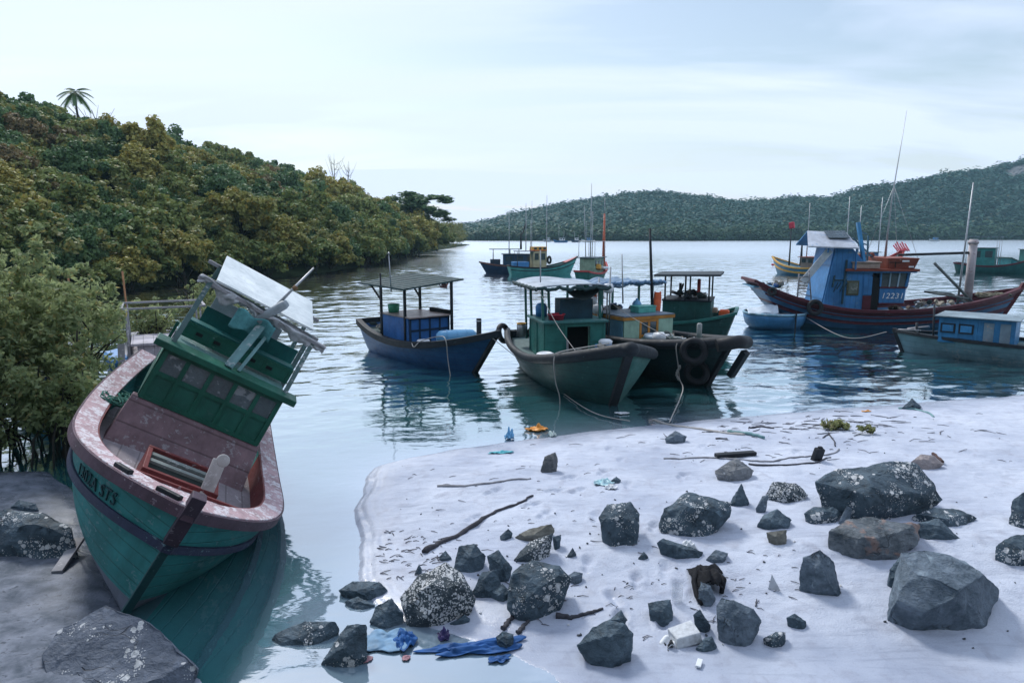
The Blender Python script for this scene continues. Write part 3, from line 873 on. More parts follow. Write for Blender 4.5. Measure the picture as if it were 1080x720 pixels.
def gunwale(root, c, mat, out=0.05, inn=0.07, z0=-0.07, z1=0.05, name='gunwale', cross=True, bevel=0.01):
    mb = MB(); rail(mb, sheer_path(c), out, inn, z0, z1)
    if cross:
        a = hull_pt(c, 0, -1); b = hull_pt(c, 0, 1)
        mb.box(((a.x), 0, a.z + (z0 + z1) / 2), (0.12, abs(b.y - a.y) - 0.02, (z1 - z0) * .96))
    return mb.build(name, mat, root, bevel=bevel)
def strake(root, c, zf, mat, out=0.03, h=0.06, name='rubbing_strake', t0=0.0):
    mb = MB(); rail(mb, sheer_path(c, zf=zf, t0=t0), out, 0.0, -h / 2, h / 2)
    return mb.build(name, mat, root)
def boat_root(name, label, c, group=None):
    return empty(name, label, 'boat', (c['x'], c['y'], c.get('z', 0)), (c.get('heel', 0), c.get('pit', 0), c['yaw']), group)
def wall_panels(root, name, o, ux, uz, nx, rows, mats, thick=0.04, stile=0.05, depth=0.018, nrm=None, glass_rows=(), pane='window'):
    """framed panel wall: o lower corner, ux width vector, uz height vector, nx bays, rows = relative heights from the bottom"""
    o, ux, uz = Vector(o), Vector(ux), Vector(uz); W, Hh = ux.length, uz.length
    ex, ez = ux.normalized(), uz.normalized(); n = Vector(nrm).normalized() if nrm else ex.cross(ez)
    R = Matrix((ex, n, ez)).transposed(); mb = MB()
    tot = sum(rows); y = 0; bounds = [0]
    for r in rows: y += r / tot * Hh; bounds.append(y)
    def blk(x0, x1, z0, z1, d0, d1, m=0, b=mb): b.box(o + ex * (x0 + x1) / 2 + ez * (z0 + z1) / 2 + n * (d0 + d1) / 2, (x1 - x0, d1 - d0, z1 - z0), R, m)
    for i in range(nx + 1):
        x = min(max(i * W / nx, stile / 2), W - stile / 2); blk(x - stile / 2, x + stile / 2, 0, Hh, -thick / 2, depth)
    for z in bounds:
        z = min(max(z, stile / 2), Hh - stile / 2)
        for i in range(nx):
            blk(i * W / nx + stile * (.5 if 0 < i else 1), (i + 1) * W / nx - stile * (.5 if i < nx - 1 else 1), z - stile / 2, z + stile / 2, -thick / 2, depth - .003)
    for j in range(len(rows)):
        if j in glass_rows: continue
        blk(stile * .5, W - stile * .5, bounds[j] + stile * .4, bounds[j + 1] - stile * .4, -thick / 2 + .004, 0, 1 if len(mats) > 1 else 0)
    wo = mb.build(name, mats[:2], root)
    for j in glass_rows:
        for i in range(nx):
            g = MB(); blk(i * W / nx + stile * .5, (i + 1) * W / nx - stile * .5, bounds[j] + stile * .5, bounds[j + 1] - stile * .5, -.006, .004, 0, g)
            g.build(pane, mats[2], wo)
    return wo
def curve_rope(name, label, pts, r, mat=None, sag=0.0, group=None, cat='rope', n=16):
    pts = [Vector(p) for p in pts]; out = []
    for i in range(len(pts) - 1):
        p0 = pts[max(i - 1, 0)]; p1 = pts[i]; p2 = pts[i + 1]; p3 = pts[min(i + 2, len(pts) - 1)]
        for k in range(n):
            u = k / n
            q = 0.5 * ((2 * p1) + (-p0 + p2) * u + (2 * p0 - 5 * p1 + 4 * p2 - p3) * u * u + (-p0 + 3 * p1 - 3 * p2 + p3) * u ** 3)
            q.z -= sag * 4 * u * (1 - u)
            out.append(q)
    out.append(pts[-1])
    mb = MB(); mb.tube(out, r, 6)
    return tag(mb.build(name, mat or M_rope), label, cat, group)
def on(root, p): return root_matrix(root) @ Vector(p)
def item(root, name, label, cat, mb, mats, group=None, **kw):
    """a loose thing lying on a boat: its own top-level object standing in the boat's frame"""
    return tag(mb.build(name, mats, None, matrix=root_matrix(root) if root else None, **kw), label, cat, group)
def item_root(root, name, label, cat, p, group=None, rz=0.0):
    o = empty(name, label, cat, group=group)
    m = root_matrix(root) @ Matrix.Translation(p) @ Matrix.Rotation(rz, 4, 'Z') if root else Matrix.Translation(p) @ Matrix.Rotation(rz, 4, 'Z')
    o.location, q, _ = m.decompose(); o.rotation_euler = q.to_euler()
    return o
def text_on(root, name, body, mat, fn, size, parent=None):
    """lettering: glyph outlines laid on a surface by fn(u, v) -> (point, normal); u along the line, v up"""
    cu = bpy.data.curves.new(name, 'FONT'); cu.body = body; cu.size = size; cu.extrude = 0.0; cu.space_character = 1.12
    tmp = bpy.data.objects.new('tmp', cu); COL.objects.link(tmp)
    bpy.context.view_layer.update()
    me = bpy.data.meshes.new_from_object(tmp.evaluated_get(bpy.context.evaluated_depsgraph_get()))
    bpy.data.objects.remove(tmp); bpy.data.curves.remove(cu)
    bm = bmesh.new(); bm.from_mesh(me); bpy.data.meshes.remove(me)
    for v in bm.verts: v.co = fn(v.co.x, v.co.y)
    r = bmesh.ops.extrude_face_region(bm, geom=bm.faces[:])
    mb = MB(); mb.bm.free(); mb.bm = bm
    ctr = None
    for v in [g for g in r['geom'] if isinstance(g, bmesh.types.BMVert)]: v.co += fn(None, None)
    return mb.build(name, mat, parent or root)

# ------------------------------------------------------------------ the stranded green boat
TEAL = paint('teal_hull', (0.036, 0.230, 0.228), (0.15, 0.29, 0.30), 0.42, 0.6, 1.0, 6.5, 0.45)
GREEN = paint('green_joinery', (0.012, 0.105, 0.072), (0.10, 0.18, 0.16), 0.20, 0.45, 1.4)
GREEN_IN = paint('green_panel', (0.016, 0.115, 0.085), (0.07, 0.14, 0.13), 0.18, 0.5, 1.4)
TEAL_IN = paint('teal_panel', (0.014, 0.13, 0.125), (0.10, 0.2, 0.2), 0.12, 0.45, 1.4)
PURPLE = paint('purple_rail', (0.085, 0.050, 0.070), (0.34, 0.28, 0.32), 0.26, 0.6, 1.5)
PINK = paint('pink_deck', (0.42, 0.29, 0.31), (0.66, 0.64, 0.67), 0.66, 0.7, 2.0)
GREYDECK = paint('grey_deck', (0.27, 0.24, 0.26), (0.46, 0.44, 0.46), 0.35, 0.75, 1.0, 4.0, 0.4, 'Y')
REDWD = paint('red_trim', (0.16, 0.035, 0.035), (0.30, 0.22, 0.23), 0.3, 0.6, 1.4)
NAVY_ST = paint('navy_strake', (0.028, 0.035, 0.075), (0.18, 0.30, 0.34), 0.32, 0.55, 1.5)
ROOFW = paint('pale_sheet', (0.66, 0.76, 0.80), (0.5, 0.58, 0.62), 0.12, 0.45, 1.0)
A = dict(x=-4.996, y=8.978, z=.184, yaw=-1.185, heel=-.547, pit=.042, L=5.708, B=2.769, zst=1.327, zm=.932, zb=1.371, rk=.38, dr=.10, pb=3.2, bs=.8, vee=.08, kb=.22)
ba = boat_root('fishing_boat', 'stranded teal fishing boat heeled over on the mud with green cabin', A)
hull(ba, A, [TEAL, paint('bilge', (0.17, 0.19, 0.24), (0.05, 0.16, 0.17), 0.3, 0.75)], ((0.15, 1), (1.0, 0)), 44, 14)
strake(ba, A, 0.66, NAVY_ST, 0.045, 0.09)
mb = MB(); rail(mb, sheer_path(A, 44), 0.055, 0.0, -0.11, 0.015); mb.build('rubbing_band', PURPLE, ba, bevel=0.012)
mb = MB(); rail(mb, sheer_path(A, 44), 0.03, 0.235, -0.03, 0.03)
mb.build('side_deck', PINK, ba, bevel=0.008)
deck(ba, A, 0, GREYDECK, 0.02, 0.86, 0.10, 'well_floor', z=0.60)
def coaming():
    mb = MB(); P = sheer_path(A, 44, t0=0.30)
    q = []
    for i, p in enumerate(P):
        a = P[max(i - 1, 0)]; b = P[min(i + 1, len(P) - 1)]
        d = Vector((b.x - a.x, b.y - a.y, 0)).normalized(); n = Vector((d.y, -d.x, 0))
        w = p - n * 0.24; sg = -1 if i < len(P) / 2 else 1
        if p.x < A['L'] * (0.5 - 0.13): q.append(w)
    rows = [[mb.bm.verts.new((w.x, w.y, z)) for z in (0.60, w.z + 0.02)] for w in q]
    for a, b in zip(rows, rows[1:]): mb._face([a[0], b[0], b[1], a[1]])
    return mb
o = coaming().build('coaming', [REDWD], ba, solid=0.03)
# fore deck sheet closing the bow
mb = MB(); prev = None
for i in range(15):
    t = 0.80 + 0.195 * i / 14
    p = hull_pt(A, t, 1); r = (mb.bm.verts.new((p.x, -max(p.y - .02, .004), p.z - .01)), mb.bm.verts.new((p.x, max(p.y - .02, .004), p.z - .01)))
    if prev: mb._face([prev[0], prev[1], r[1], r[0]])
    prev = r
mb.build('foredeck', PINK, ba, solid=0.04)
mb = MB(); p = hull_pt(A, 0.80, 1); mb.box((p.x - .01, 0, (0.58 + p.z) / 2 - .02), (0.04, 2 * p.y - .62, p.z - 0.60)); mb.build('bow_bulkhead', REDWD, ba)
stem(ba, A, paint('cutwater_teal', (0.016, 0.075, 0.080), (0.08, 0.16, 0.17), 0.34, 0.6, 1.6), 0.085, 0.06, 0.0, 0.0, name='cutwater')
stem(ba, A, paint('stem_purple', (0.050, 0.032, 0.050), (0.22, 0.19, 0.22), 0.34, 0.6, 1.8), 0.15, 0.12, 0.17, 0.70, name='bow_post', lean=0.25)
# black fairlead blocks on the starboard bow rail
for t in (0.86, 0.945):
    p = hull_pt(A, t, -1); q = hull_pt(A, t + 0.035, -1)
    mb = MB(); mb.bar(p + Vector((0, .02, .05)), q + Vector((0, .02, .05)), 0.07, 0.06); mb.build('mooring_cleat', M_black, ba, bevel=0.012)
# hatch
HX0, HX1, HY0, HY1, HZ = 0.30, 1.02, -0.42, 0.42, 0.92
mb = MB()
mb.box((HX0 - .03, 0, HZ - .16), (0.06, HY1 - HY0 + .12, 0.38)); mb.box((HX1 + .03, 0, HZ - .16), (0.06, HY1 - HY0 + .12, 0.38))
mb.box(((HX0 + HX1) / 2, HY0 - .03, HZ - .16), (HX1 - HX0, 0.06, 0.37)); mb.box(((HX0 + HX1) / 2, HY1 + .03, HZ - .16), (HX1 - HX0, 0.06, 0.37))
hc = mb.build('hatch_coaming', REDWD, ba, bevel=0.008)
mb = MB(); mb.box(((HX0 + HX1) / 2, 0, HZ - .14), (HX1 - HX0 - .004, HY1 - HY0 - .004, 0.02)); mb.build('hatch_boards', paint('hatch_dark', (0.045, 0.065, 0.06), (0.16, 0.18, 0.18), 0.3, 0.7, 1, 7.0, 0.4, 'X'), hc)
mb = MB()
for xx in (HX0 + 0.12, HX0 + 0.34): mb.box((xx, 0, HZ - .02), (0.10, HY1 - HY0 - .01, 0.035))
mb.build('hatch_bar', paint('hatch_grey', (0.20, 0.23, 0.22), (0.42, 0.43, 0.43), 0.4, 0.7), hc)
mb = MB(); mb.box((1.0, 0.32, 1.08), (0.05, 0.17, 0.52), (0.06, -0.30, 0.1)); mb.lathe([(0, -.025), (.085, -.025), (.085, .025), (0, .025)], (0.925, 0.335, 1.33), 14, axis=(1, 0.1, .3))
mb.build('samson_post', paint('pale_post', (0.40, 0.39, 0.38), (0.6, 0.6, 0.6), 0.4, 0.7), ba, bevel=0.012)
# sloping bulkhead under the cabin
mb = MB(); mb.hexa([(-.60, -1.02, .58), (-.30, -1.0, .58), (-.30, 1.0, .58), (-.60, 1.02, .58), (-.74, -.96, 1.24), (-.66, -.96, 1.22), (-.66, .96, 1.22), (-.74, .96, 1.24)])
mb.build('cabin_bulkhead', paint('worn_red_grey', (0.19, 0.125, 0.14), (0.30, 0.28, 0.30), 0.42, 0.75, 1.9, 3.5, 0.4, 'Z'), ba, bevel=0.01)
# green cabin: front wall with five windows over five panels
fw = wall_panels(ba, 'cabin_front', (-.66, -.88, 1.22), (0, 1.80, 0), (0, 0, 0.80), 5, (1.0, 0.92), [GREEN, GREEN_IN, M_glass_gr], 0.05, 0.065, 0.022, (1, 0, 0), (1,))
for sg in (-1, 1):
    mb = MB(); mb.box((-1.62, sg * .90 + .02, 1.42), (1.86, .04, .50)); mb.box((-2.50, sg * .90 + .02, 1.86), (.10, .05, 0.5)); mb.box((-.78, sg * .90 + .02, 1.86), (.14, .045, 0.5))
    mb.build('cabin_side', GREEN, ba, bevel=0.006)
mb = MB(); mb.box((-.72, .02, 2.07), (0.30, 2.16, 0.10), (0, 0.10, 0)); mb.build('visor_beam', GREEN, ba, bevel=0.012)
mb = MB()                                             # open helm floor, benches and lockers behind the visor
mb.box((-1.60, .02, 2.10), (1.70, 1.74, .03)); mb.build('helm_floor', paint('helm_floor_paint', (0.10, 0.22, 0.21), (0.38, 0.46, 0.47), 0.45, 0.6), ba)
lk = wall_panels(ba, 'locker_front', (-1.25, -.80, 2.16), (0, 1.74, 0), (0, 0, 0.24), 4, (1.0,), [GREEN, GREEN_IN], 0.04, 0.05, 0.015, (1, 0, 0))
for yy in (-.42, .44):
    for dx in (-.14, .14):
        mb = MB(); mb.box((-1.224, yy + dx, 2.28), (0.006, 0.10, 0.05)); mb.build('vent_slot', M_dark, lk)
mb = MB(); mb.box((-1.42, .06, 2.415), (0.30, 1.74, 0.03)); mb.build('bench_top', TEAL_IN, ba, bevel=0.006)
mb = MB(); mb.box((-1.88, .16, 2.46), (0.03, 1.60, 0.36)); mb.build('helm_back', TEAL_IN, ba)
mb = MB(); mb.box((-1.86, -.02, 2.74), (.05, 1.15, .19)); mb.build('grey_board', paint('board_grey', (0.34, 0.42, 0.46), (0.5, 0.56, 0.6), 0.3, 0.5), ba)
posts = [((-.74, -.84, 2.05), (-1.10, -.80, 3.10)), ((-.74, .90, 2.02), (-1.15, .96, 2.98)), ((-2.45, -.82, 1.68), (-2.45, -.74, 3.26)), ((-2.45, .92, 1.68), (-2.45, .94, 3.24)), ((-1.5, .94, 1.68), (-1.62, .96, 3.0))]
for a, b in posts:
    mb = MB(); mb.bar(a, b, 0.07, 0.07); mb.build('roof_post', paint('post_grey_green', (0.10, 0.17, 0.17), (0.42, 0.44, 0.45), 0.45, 0.7), ba, bevel=0.006)
for a, b in (((-1.10, -.98, 3.08), (-1.10, 1.16, 2.98)), ((-1.62, -.95, 3.06), (-1.62, 1.1, 2.98)), ((-2.45, -.95, 3.24), (-2.45, 1.1, 3.20))):
    mb = MB(); mb.bar(a, b, 0.07, 0.06); mb.build('roof_beam', M_wood_gr, ba, bevel=0.006)
mb = MB(); mb.hexa([(-1.10, -.74, 3.13), (-1.10, .86, 3.13), (-2.62, .86, 3.42), (-2.62, -.74, 3.42), (-1.10, -.74, 3.16), (-1.10, .86, 3.16), (-2.62, .86, 3.45), (-2.62, -.74, 3.45)])
mb.build('roof_sheet', ROOFW, ba)
# torn plastic hanging along the roof edge
mb = MB()
def torn(u, v):
    n1 = mnoise.noise(Vector((u * 9, v * 1.5, 0))); n2 = mnoise.noise(Vector((u * 26, v * 4, 4)))
    L = .10 + .16 * max(0, mnoise.noise(Vector((u * 7, 0, 9))) + .25) + .05 * n2
    return (-1.06 + .07 * n1 + .03 * n2 - .05 * v, -.97 + 2.14 * u, 3.13 - .13 * u - L * v + .03 * n1)
mb.grid(torn, 90, 8)
mb.build('torn_sheeting', plain('torn_plastic', (0.50, 0.52, 0.55), 0.5, 0.3, 0.4, 0.4, 9), ba, solid=.006)
# leaning plank and pole with float
mb = MB(); mb.bar((-.70, -.02, 2.13), (-1.30, .22, 3.18), 0.13, 0.045); mb.bar((-.72, .14, 2.13), (-1.26, .34, 2.95), 0.05, 0.03)
tag(mb.build('leaning_plank', paint('plank_teal', (0.15, 0.29, 0.30), (0.42, 0.48, 0.49), 0.4, 0.65), None, matrix=root_matrix(ba), bevel=0.006), 'worn teal plank leaning from the green visor up to the roof edge', 'plank')
mb = MB(); mb.tube([(-1.10, .14, 3.02), (-1.15, .26, 3.50), (-1.2, .40, 4.02)], [.035, .022, .014], 8); mb.lathe([(0, -.04), (.04, -.03), (.04, .03), (0, .04)], (-1.16, .30, 3.60), 10, axis=(0, .3, 1), m=1)
pole = mb.build('boat_pole', [M_metal, plain('brown_rag', (0.22, 0.13, 0.07), 0.8)], None, matrix=root_matrix(ba)); tag(pole, 'thin grey metal pole tied upright at the tilted roof edge', 'pole')
mb = MB(); mb.lathe([(0, -.28), (.07, -.27), (.075, .2), (.05, .26), (0, .27)], (-1.10, .18, 3.12), 12, axis=(.0, .42, .75))
tag(mb.build('pipe_roll', plain('pipe_grey', (0.32, 0.37, 0.40), 0.5), None, matrix=root_matrix(ba)), 'short grey pipe lying on the roof edge beside the pole', 'pipe')
mb = MB(); mb.grid(lambda u, v: (-1.02 + .10 * math.sin(7 * u) * v - .1 * v, -.28 + .62 * u, 2.94 - .30 * v + .03 * math.sin(11 * u + 4 * v)), 16, 8)
tag(mb.build('teal_rag', plain('teal_cloth', (0.10, 0.30, 0.32), 0.8, 0.3, 0.2, 0.5, 14), None, matrix=root_matrix(ba), solid=0.012), 'crumpled teal cloth draped below the torn roof edge', 'cloth')
# number on the starboard bow
_ts = np.linspace(.755, .995, 120); _pp = [hull_pt(A, t, -1, .8) for t in _ts]
_al = np.concatenate([[0], np.cumsum([(q - p).length for p, q in zip(_pp, _pp[1:])])])
def hull_text(u, v):
    if u is None: return _out_dir
    return hull_pt(A, float(np.interp(u, _al, _ts)), -1, 0.725 + v / 1.15) + _out_dir * 0.6
_out_dir = Vector((0.010, -0.012, 0))
text_on(ba, 'registration_number', '1302A STS', paint('number_dark', (0.012, 0.06, 0.07), (0.03, 0.20, 0.20), 0.30, 0.6, 2.0), hull_text, 0.185, ba)
# sagging net heap on the side deck
mb = MB()
rr = random.Random(9)
for i in range(26):
    a = rr.random() * 6.28; q = Vector((-1.05 + rr.uniform(-.22, .22), -1.08 + rr.uniform(-.13, .13), .93))
    mb.tube([q + Vector((.16 * math.cos(a + k * .9), .12 * math.sin(a + k * .9), .02 + .05 * rr.random())) for k in range(6)], .012, 4)
tag(mb.build('net_heap', plain('net_green', (0.03, 0.13, 0.10), 0.9, 0.4), None, matrix=root_matrix(ba)), 'small heap of green netting on the side deck of the stranded boat', 'net')
# bow line to a board in the mud
g0 = on_ground(60, 604); g1 = on_ground(82, 584)
mb = MB(); mb.bar(g0 + Vector((0, 0, .01)), g1 + Vector((-.02, 0.1, .16)), 0.12, 0.04)
tag(mb.build('loose_plank', [M_wood_gr], bevel=0.006), 'loose pale-edged plank propped beside the stranded bow', 'plank')
curve_rope('bow_line', 'thin bow line running from the stranded bow to the mud', [on(ba, (2.62, -.16, 1.02)), (on(ba, (2.62, -.16, 1.02)) + g0) / 2 + Vector((.0, 0, -.04)), g1 + Vector((0, 0, .05))], 0.008)

# ------------------------------------------------------------------ moored boats in the middle
def tyre(name, label, c, axis, R=0.24, r=0.085, group=None):
    mb = MB(); mb.torus(c, R, r, axis, 26, 10)
    return tag(mb.build(name, M_rubber), label, 'tyre', group)
BLUE_H = paint('blue_hull', (0.034, 0.125, 0.300), (0.06, 0.16, 0.26), 0.2, 0.5, 1.0, 5.0)
BLUE_C = paint('blue_cabin', (0.035, 0.15, 0.42), (0.10, 0.22, 0.36), 0.14, 0.5)
GRN_DK = paint('dark_green_hull', (0.020, 0.082, 0.078), (0.07, 0.15, 0.15), 0.2, 0.5, 1.0, 5.0)
GRN_BOW = paint('bow_green', (0.055, 0.165, 0.145), (0.12, 0.24, 0.24), 0.2, 0.55, 1.0, 0)
GRN_CAB = paint('cabin_teal_green', (0.03, 0.165, 0.145), (0.12, 0.24, 0.23), 0.18, 0.5)
RIM_DK = paint('rim_blue_black', (0.008, 0.014, 0.021), (0.07, 0.12, 0.15), 0.13, 0.6)
DECK_GR = paint('deck_grey_green', (0.11, 0.17, 0.17), (0.24, 0.28, 0.28), 0.3, 0.7)
ROOF_TEAL = paint('awning_teal', (0.013, 0.048, 0.055), (0.05, 0.12, 0.13), 0.1, 0.7)

# blue boat under the flat awning
B = dict(x=-2.535, y=21.312, yaw=-.888, L=6.829, B=2.214, zst=1.021, zm=.669, zb=1.285, rk=1.419, vee=.42)
bb = boat_root('fishing_boat', 'small blue fishing boat with flat dark awning on four posts', B)
hull(bb, B, [BLUE_H])
gunwale(bb, B, RIM_DK, 0.07, 0.12, -0.12, 0.07)
deck(bb, B, 0.22, DECK_GR)
stem(bb, B, M_black, 0.14, 0.10, 0.0)
CX0, CX1, CYW, CZ = -1.92, -0.10, 0.74, 1.40
wall_panels(bb, 'cabin_front', (CX1, -CYW, .50), (0, 2 * CYW, 0), (0, 0, CZ - .50), 4, (1, .8), [paint('navy_frame', (.012, .035, .075), None, .1, .5), BLUE_C], .05, .06, .02, (1, 0, 0))
for sg in (-1, 1):
    mb = MB(); mb.box(((CX0 + CX1) / 2, sg * CYW, (CZ + .5) / 2), (CX1 - CX0 - .05, .05, CZ - .5)); mb.build('cabin_side', BLUE_C, bb, bevel=.006)
mb = MB(); mb.box((CX0, 0, (CZ + .5) / 2), (.05, 2 * CYW - .06, CZ - .52)); mb.build('cabin_back', BLUE_C, bb)
mb = MB(); mb.box(((CX0 + CX1) / 2 + .03, 0, CZ + .02), (CX1 - CX0 + .20, 2 * CYW + .12, .04)); mb.build('cabin_top', paint('bare_ply', (.34, .27, .25), (.48, .44, .43), .3, .35), bb, bevel=.006)
mb = MB(); mb.box((-.6, CYW, CZ + .10), (1.3, .04, .14)); mb.build('top_coaming', RIM_DK, bb)
for x_, y_ in ((CX0 + .05, -CYW), (CX1 - .2, -CYW - .03), (CX0 + .05, CYW), (CX1 + .1, CYW + .03)):
    mb = MB(); mb.bar((x_, y_, .5), (x_, y_, 2.30 + (.2 if y_ > 0 else 0)), .075); mb.build('awning_post', RIM_DK, bb, bevel=.006)
for sg in (-1, 1):
    mb = MB(); mb.bar((CX0 + .04, sg * CYW, 1.85), (CX0 - .62, sg * CYW, 2.36 + .06 * sg), .045); mb.build('awning_brace', RIM_DK, bb)
AW = [(-2.95, -1.02), (.12, -1.05), (.22, 1.1), (-2.95, 1.1)]; AZ = (2.33, 2.29, 2.52, 2.56)
mb = MB(); mb.hexa([(x_, y_, AZ[i]) for i, (x_, y_) in enumerate(AW)] + [(x_, y_, AZ[i] + .05) for i, (x_, y_) in enumerate(AW)])
aw = mb.build('awning', ROOF_TEAL, bb)
for k in range(9):
    mb = MB(); y_ = -.9 + k * .235; mb.bar((-2.9, y_, 2.382 + .109 * (y_ + 1.02)), (.10, y_, 2.342 + .107 * (y_ + 1.05)), .03, .02); mb.build('batten', ROOF_TEAL, aw)
mb = MB(); mb.tube([(-1.35, -1.0, .7), (-1.35, -1.02, 2.75)], .028, 7); mb.build('side_pole', M_black, bb)
mb = MB(); mb.tube([(-.75, -.98, 2.2), (-.80, -1.0, 3.35)], [.022, .014], 7); mb.lathe([(0, -.05), (.045, 0), (0, .05)], (-.80, -1.0, 3.38), 8); mb.build('aerial', M_metal, bb)
mb = MB()
for k in range(7): mb.tube([(-.25 + .05 * k, .55, 2.28), (-.3 + .07 * k, .5 + .06 * (k % 3), 2.42 + .04 * (k % 2))], .022, 5)
item(bb, 'float_bundle', 'small red marker bundle on top of the dark awning', 'floats', mb, plain('faded_red', (.40, .13, .12), .7))
mb = MB(); mb.lathe([(0, 0), (.17, 0), (.20, .27), (.185, .27), (.16, .03), (0, .03)], (-1.62, -.42, CZ + .045), 18)
item(bb, 'bucket', 'green plastic tub on the cabin top under the dark awning', 'bucket', mb, M_green_pl)
mb = MB(); mb.lathe([(0, 0), (.19, 0), (.20, .03), (.20, .25), (.18, .28), (0, .28)], (.50, -.62, .52), 18)
item(bb, 'bucket', 'white drum standing on the foredeck of the blue boat', 'bucket', mb, M_white)
mb = MB(); mb.lathe([(0, -.62), (.12, -.6), (.21, -.5), (.23, 0), (.22, .5), (.13, .6), (0, .62)], (1.35, .02, .92), 18, axis=(.45, .9, .0))
for k in (-.3, 0, .3): mb.torus(Vector((1.35, .02, .92)) + Vector((.45, .9, 0)).normalized() * k, .228, .012, (.45, .9, 0), 18, 6)
item(bb, 'barrel', 'light blue plastic barrel lying across the blue bow', 'barrel', mb, M_ltblue)
mb = MB(); mb.box((2.45, .05, 1.28), (.11, .11, .62)); mb.build('samson_post', M_wood_dk, bb, bevel=.01)
mb = MB(); mb.box((2.45, .05, 1.52), (.114, .114, .03)); mb.build('post_band', M_white, bb)
bow = hull_pt(B, .80, -1)
curve_rope('mooring_rope', 'pale rope looped over the blue rail and hanging to the water', [on(bb, (.62, -1.1, .78)), on(bb, (.95, -1.22, .70)), on(bb, (1.0, -1.0, .86)), on(bb, (1.35, -.62, 1.0)), on(bb, bow + Vector((0, -.10, .08))), on(bb, bow + Vector((.05, -.06, -.5))), on(bb, bow + Vector((.30, -.10, -1.25)))], 0.014)

# green boat at the front of the raft
Cb = dict(x=1.794, y=18.074, yaw=-1.334, L=6.879, B=3.1, zst=1.011, zm=.801, zb=1.50, rk=1.182, pb=3.4, vee=.40)
bc = boat_root('fishing_boat', 'dark green fishing boat with blunt black rimmed bow nearest the beach', Cb)
hull(bc, Cb, [GRN_DK])
# paler panel on the port bow
mb = MB()
rows = []
for i in range(11):
    t = .985 - .30 * i / 10
    rows.append([mb.bm.verts.new(hull_pt(Cb, t, 1, z) * 1.0 + Vector((.012, .012, 0))) for z in np.linspace(.12, .92, 9)])
for a, b in zip(rows, rows[1:]):
    for j in range(8): mb._face([a[j], b[j], b[j + 1], a[j + 1]], 0, True)
mb.build('bow_panel', GRN_BOW, bc, solid=.008)
mb = MB(); P = sheer_path(Cb, 40)
mb.tube([p + Vector((0, 0, .0)) for p in P], [.10 + .055 * max(0, (p.x + .5) / 3.9) ** 1.5 for p in P], 10); mb.build('gunwale', RIM_DK, bc)
deck(bc, Cb, .20, DECK_GR, inset=.1)
stem(bc, Cb, M_black, .20, .08, 0.0, lean=0)
mb = MB(); mb.box((-3.36, 0, .92), (.14, 2.15, .16)); mb.build('stern_beam', RIM_DK, bc)
FX, CW2, C0, C1 = -.30, .86, .62, 1.60
mb = MB()
wall_panels(bc, 'cabin_front', (FX, -CW2, C0), (0, .62, 0), (0, 0, C1 - C0), 1, (1, 1), [GRN_CAB, GRN_CAB], .05, .06, .02, (1, 0, 0))
wall_panels(bc, 'cabin_front', (FX, .42, C0), (0, CW2 - .42, 0), (0, 0, C1 - C0), 1, (1, 1), [GRN_CAB, GRN_CAB], .05, .06, .02, (1, 0, 0))
mb = MB(); mb.box((FX - .5, .09, 1.1), (.04, .9, .9)); mb.build('doorway_dark', M_dark, bc)
mb = MB(); mb.box((FX, .09, C1 - .05), (.055, .66, .10)); mb.build('door_lintel', GRN_CAB, bc)
mb = MB(); mb.bar((FX + .06, -.2, .75), (FX + .30, .1, .78), .05, .04); mb.bar((FX + .06, -.24, .8), (FX + .1, -.26, 1.15), .05, .04)
item(bc, 'broken_board', 'pale broken board leaning in the open green doorway', 'board', mb, M_wood_gr)
for sg in (-1, 1):
    wall_panels(bc, 'cabin_side', (FX - 1.55, sg * CW2, C0), (1.52, 0, 0), (0, 0, C1 - C0), 2, (1,), [GRN_CAB, GRN_CAB], .05, .06, .02, (0, sg, 0))
mb = MB(); mb.box((FX - .78, 0, C1 + .03), (1.72, 2 * CW2 + .14, .06)); mb.build('cabin_top', paint('top_green', (.055, .19, .185), (.20, .30, .31), .3, .5), bc, bevel=.008)
mb = MB()
mb.box((-.95, .16, 1.93), (.52, .95, .56)); mb.build('engine_box', paint('engine_box_navy', (.015, .055, .085), (.05, .13, .16), .15, .5), bc, bevel=.012)
for x_, y_ in ((-.55, -.84), (-.75, -.60), (-1.75, -.84), (-1.75, .80), (-.6, .82), (-2.4, -.82), (-2.4, .8)):
    mb = MB(); mb.bar((x_, y_, 1.55 if x_ > -2 else .9), (x_ - .04, y_ - .03, 2.52), .06); mb.build('canopy_post', GRN_CAB, bc)
mb = MB()
mb.grid(lambda u, v: (-3.0 + 2.65 * u, -1.08 + 2.1 * v, 2.56 + .10 * math.sin(math.pi * v) + .03 * math.sin(9 * u + 5 * v) - .10 * max(0, abs(v - .5) - .42) * 8), 24, 20)
mb.build('canopy', [paint('canopy_pale', (.40, .46, .52), (.20, .26, .31), .3, .6)], bc, solid=.03)
mb = MB(); mb.tube([(-.36, -1.08 + .105 * k, 2.54 + .03 * math.sin(k * 1.3) - .03 * (k % 2)) for k in range(21)], .05, 7)
mb.tube([(-3.0 + .13 * k, -1.08, 2.54 - .02 * (k % 3)) for k in range(21)], .045, 7)
mb.build('canopy_edge', paint('canopy_edge_dark', (.025, .055, .06), (.15, .2, .2), .2, .8), bc)
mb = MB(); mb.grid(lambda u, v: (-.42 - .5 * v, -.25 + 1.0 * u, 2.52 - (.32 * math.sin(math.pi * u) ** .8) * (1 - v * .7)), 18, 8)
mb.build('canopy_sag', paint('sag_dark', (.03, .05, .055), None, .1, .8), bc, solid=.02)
mb = MB(); mb.lathe([(0, 0), (.20, 0), (.23, .13), (.25, .14), (.25, .16), (.22, .16), (.19, .03), (0, .03)], (-.62, -.45, C1 + .065), 18)
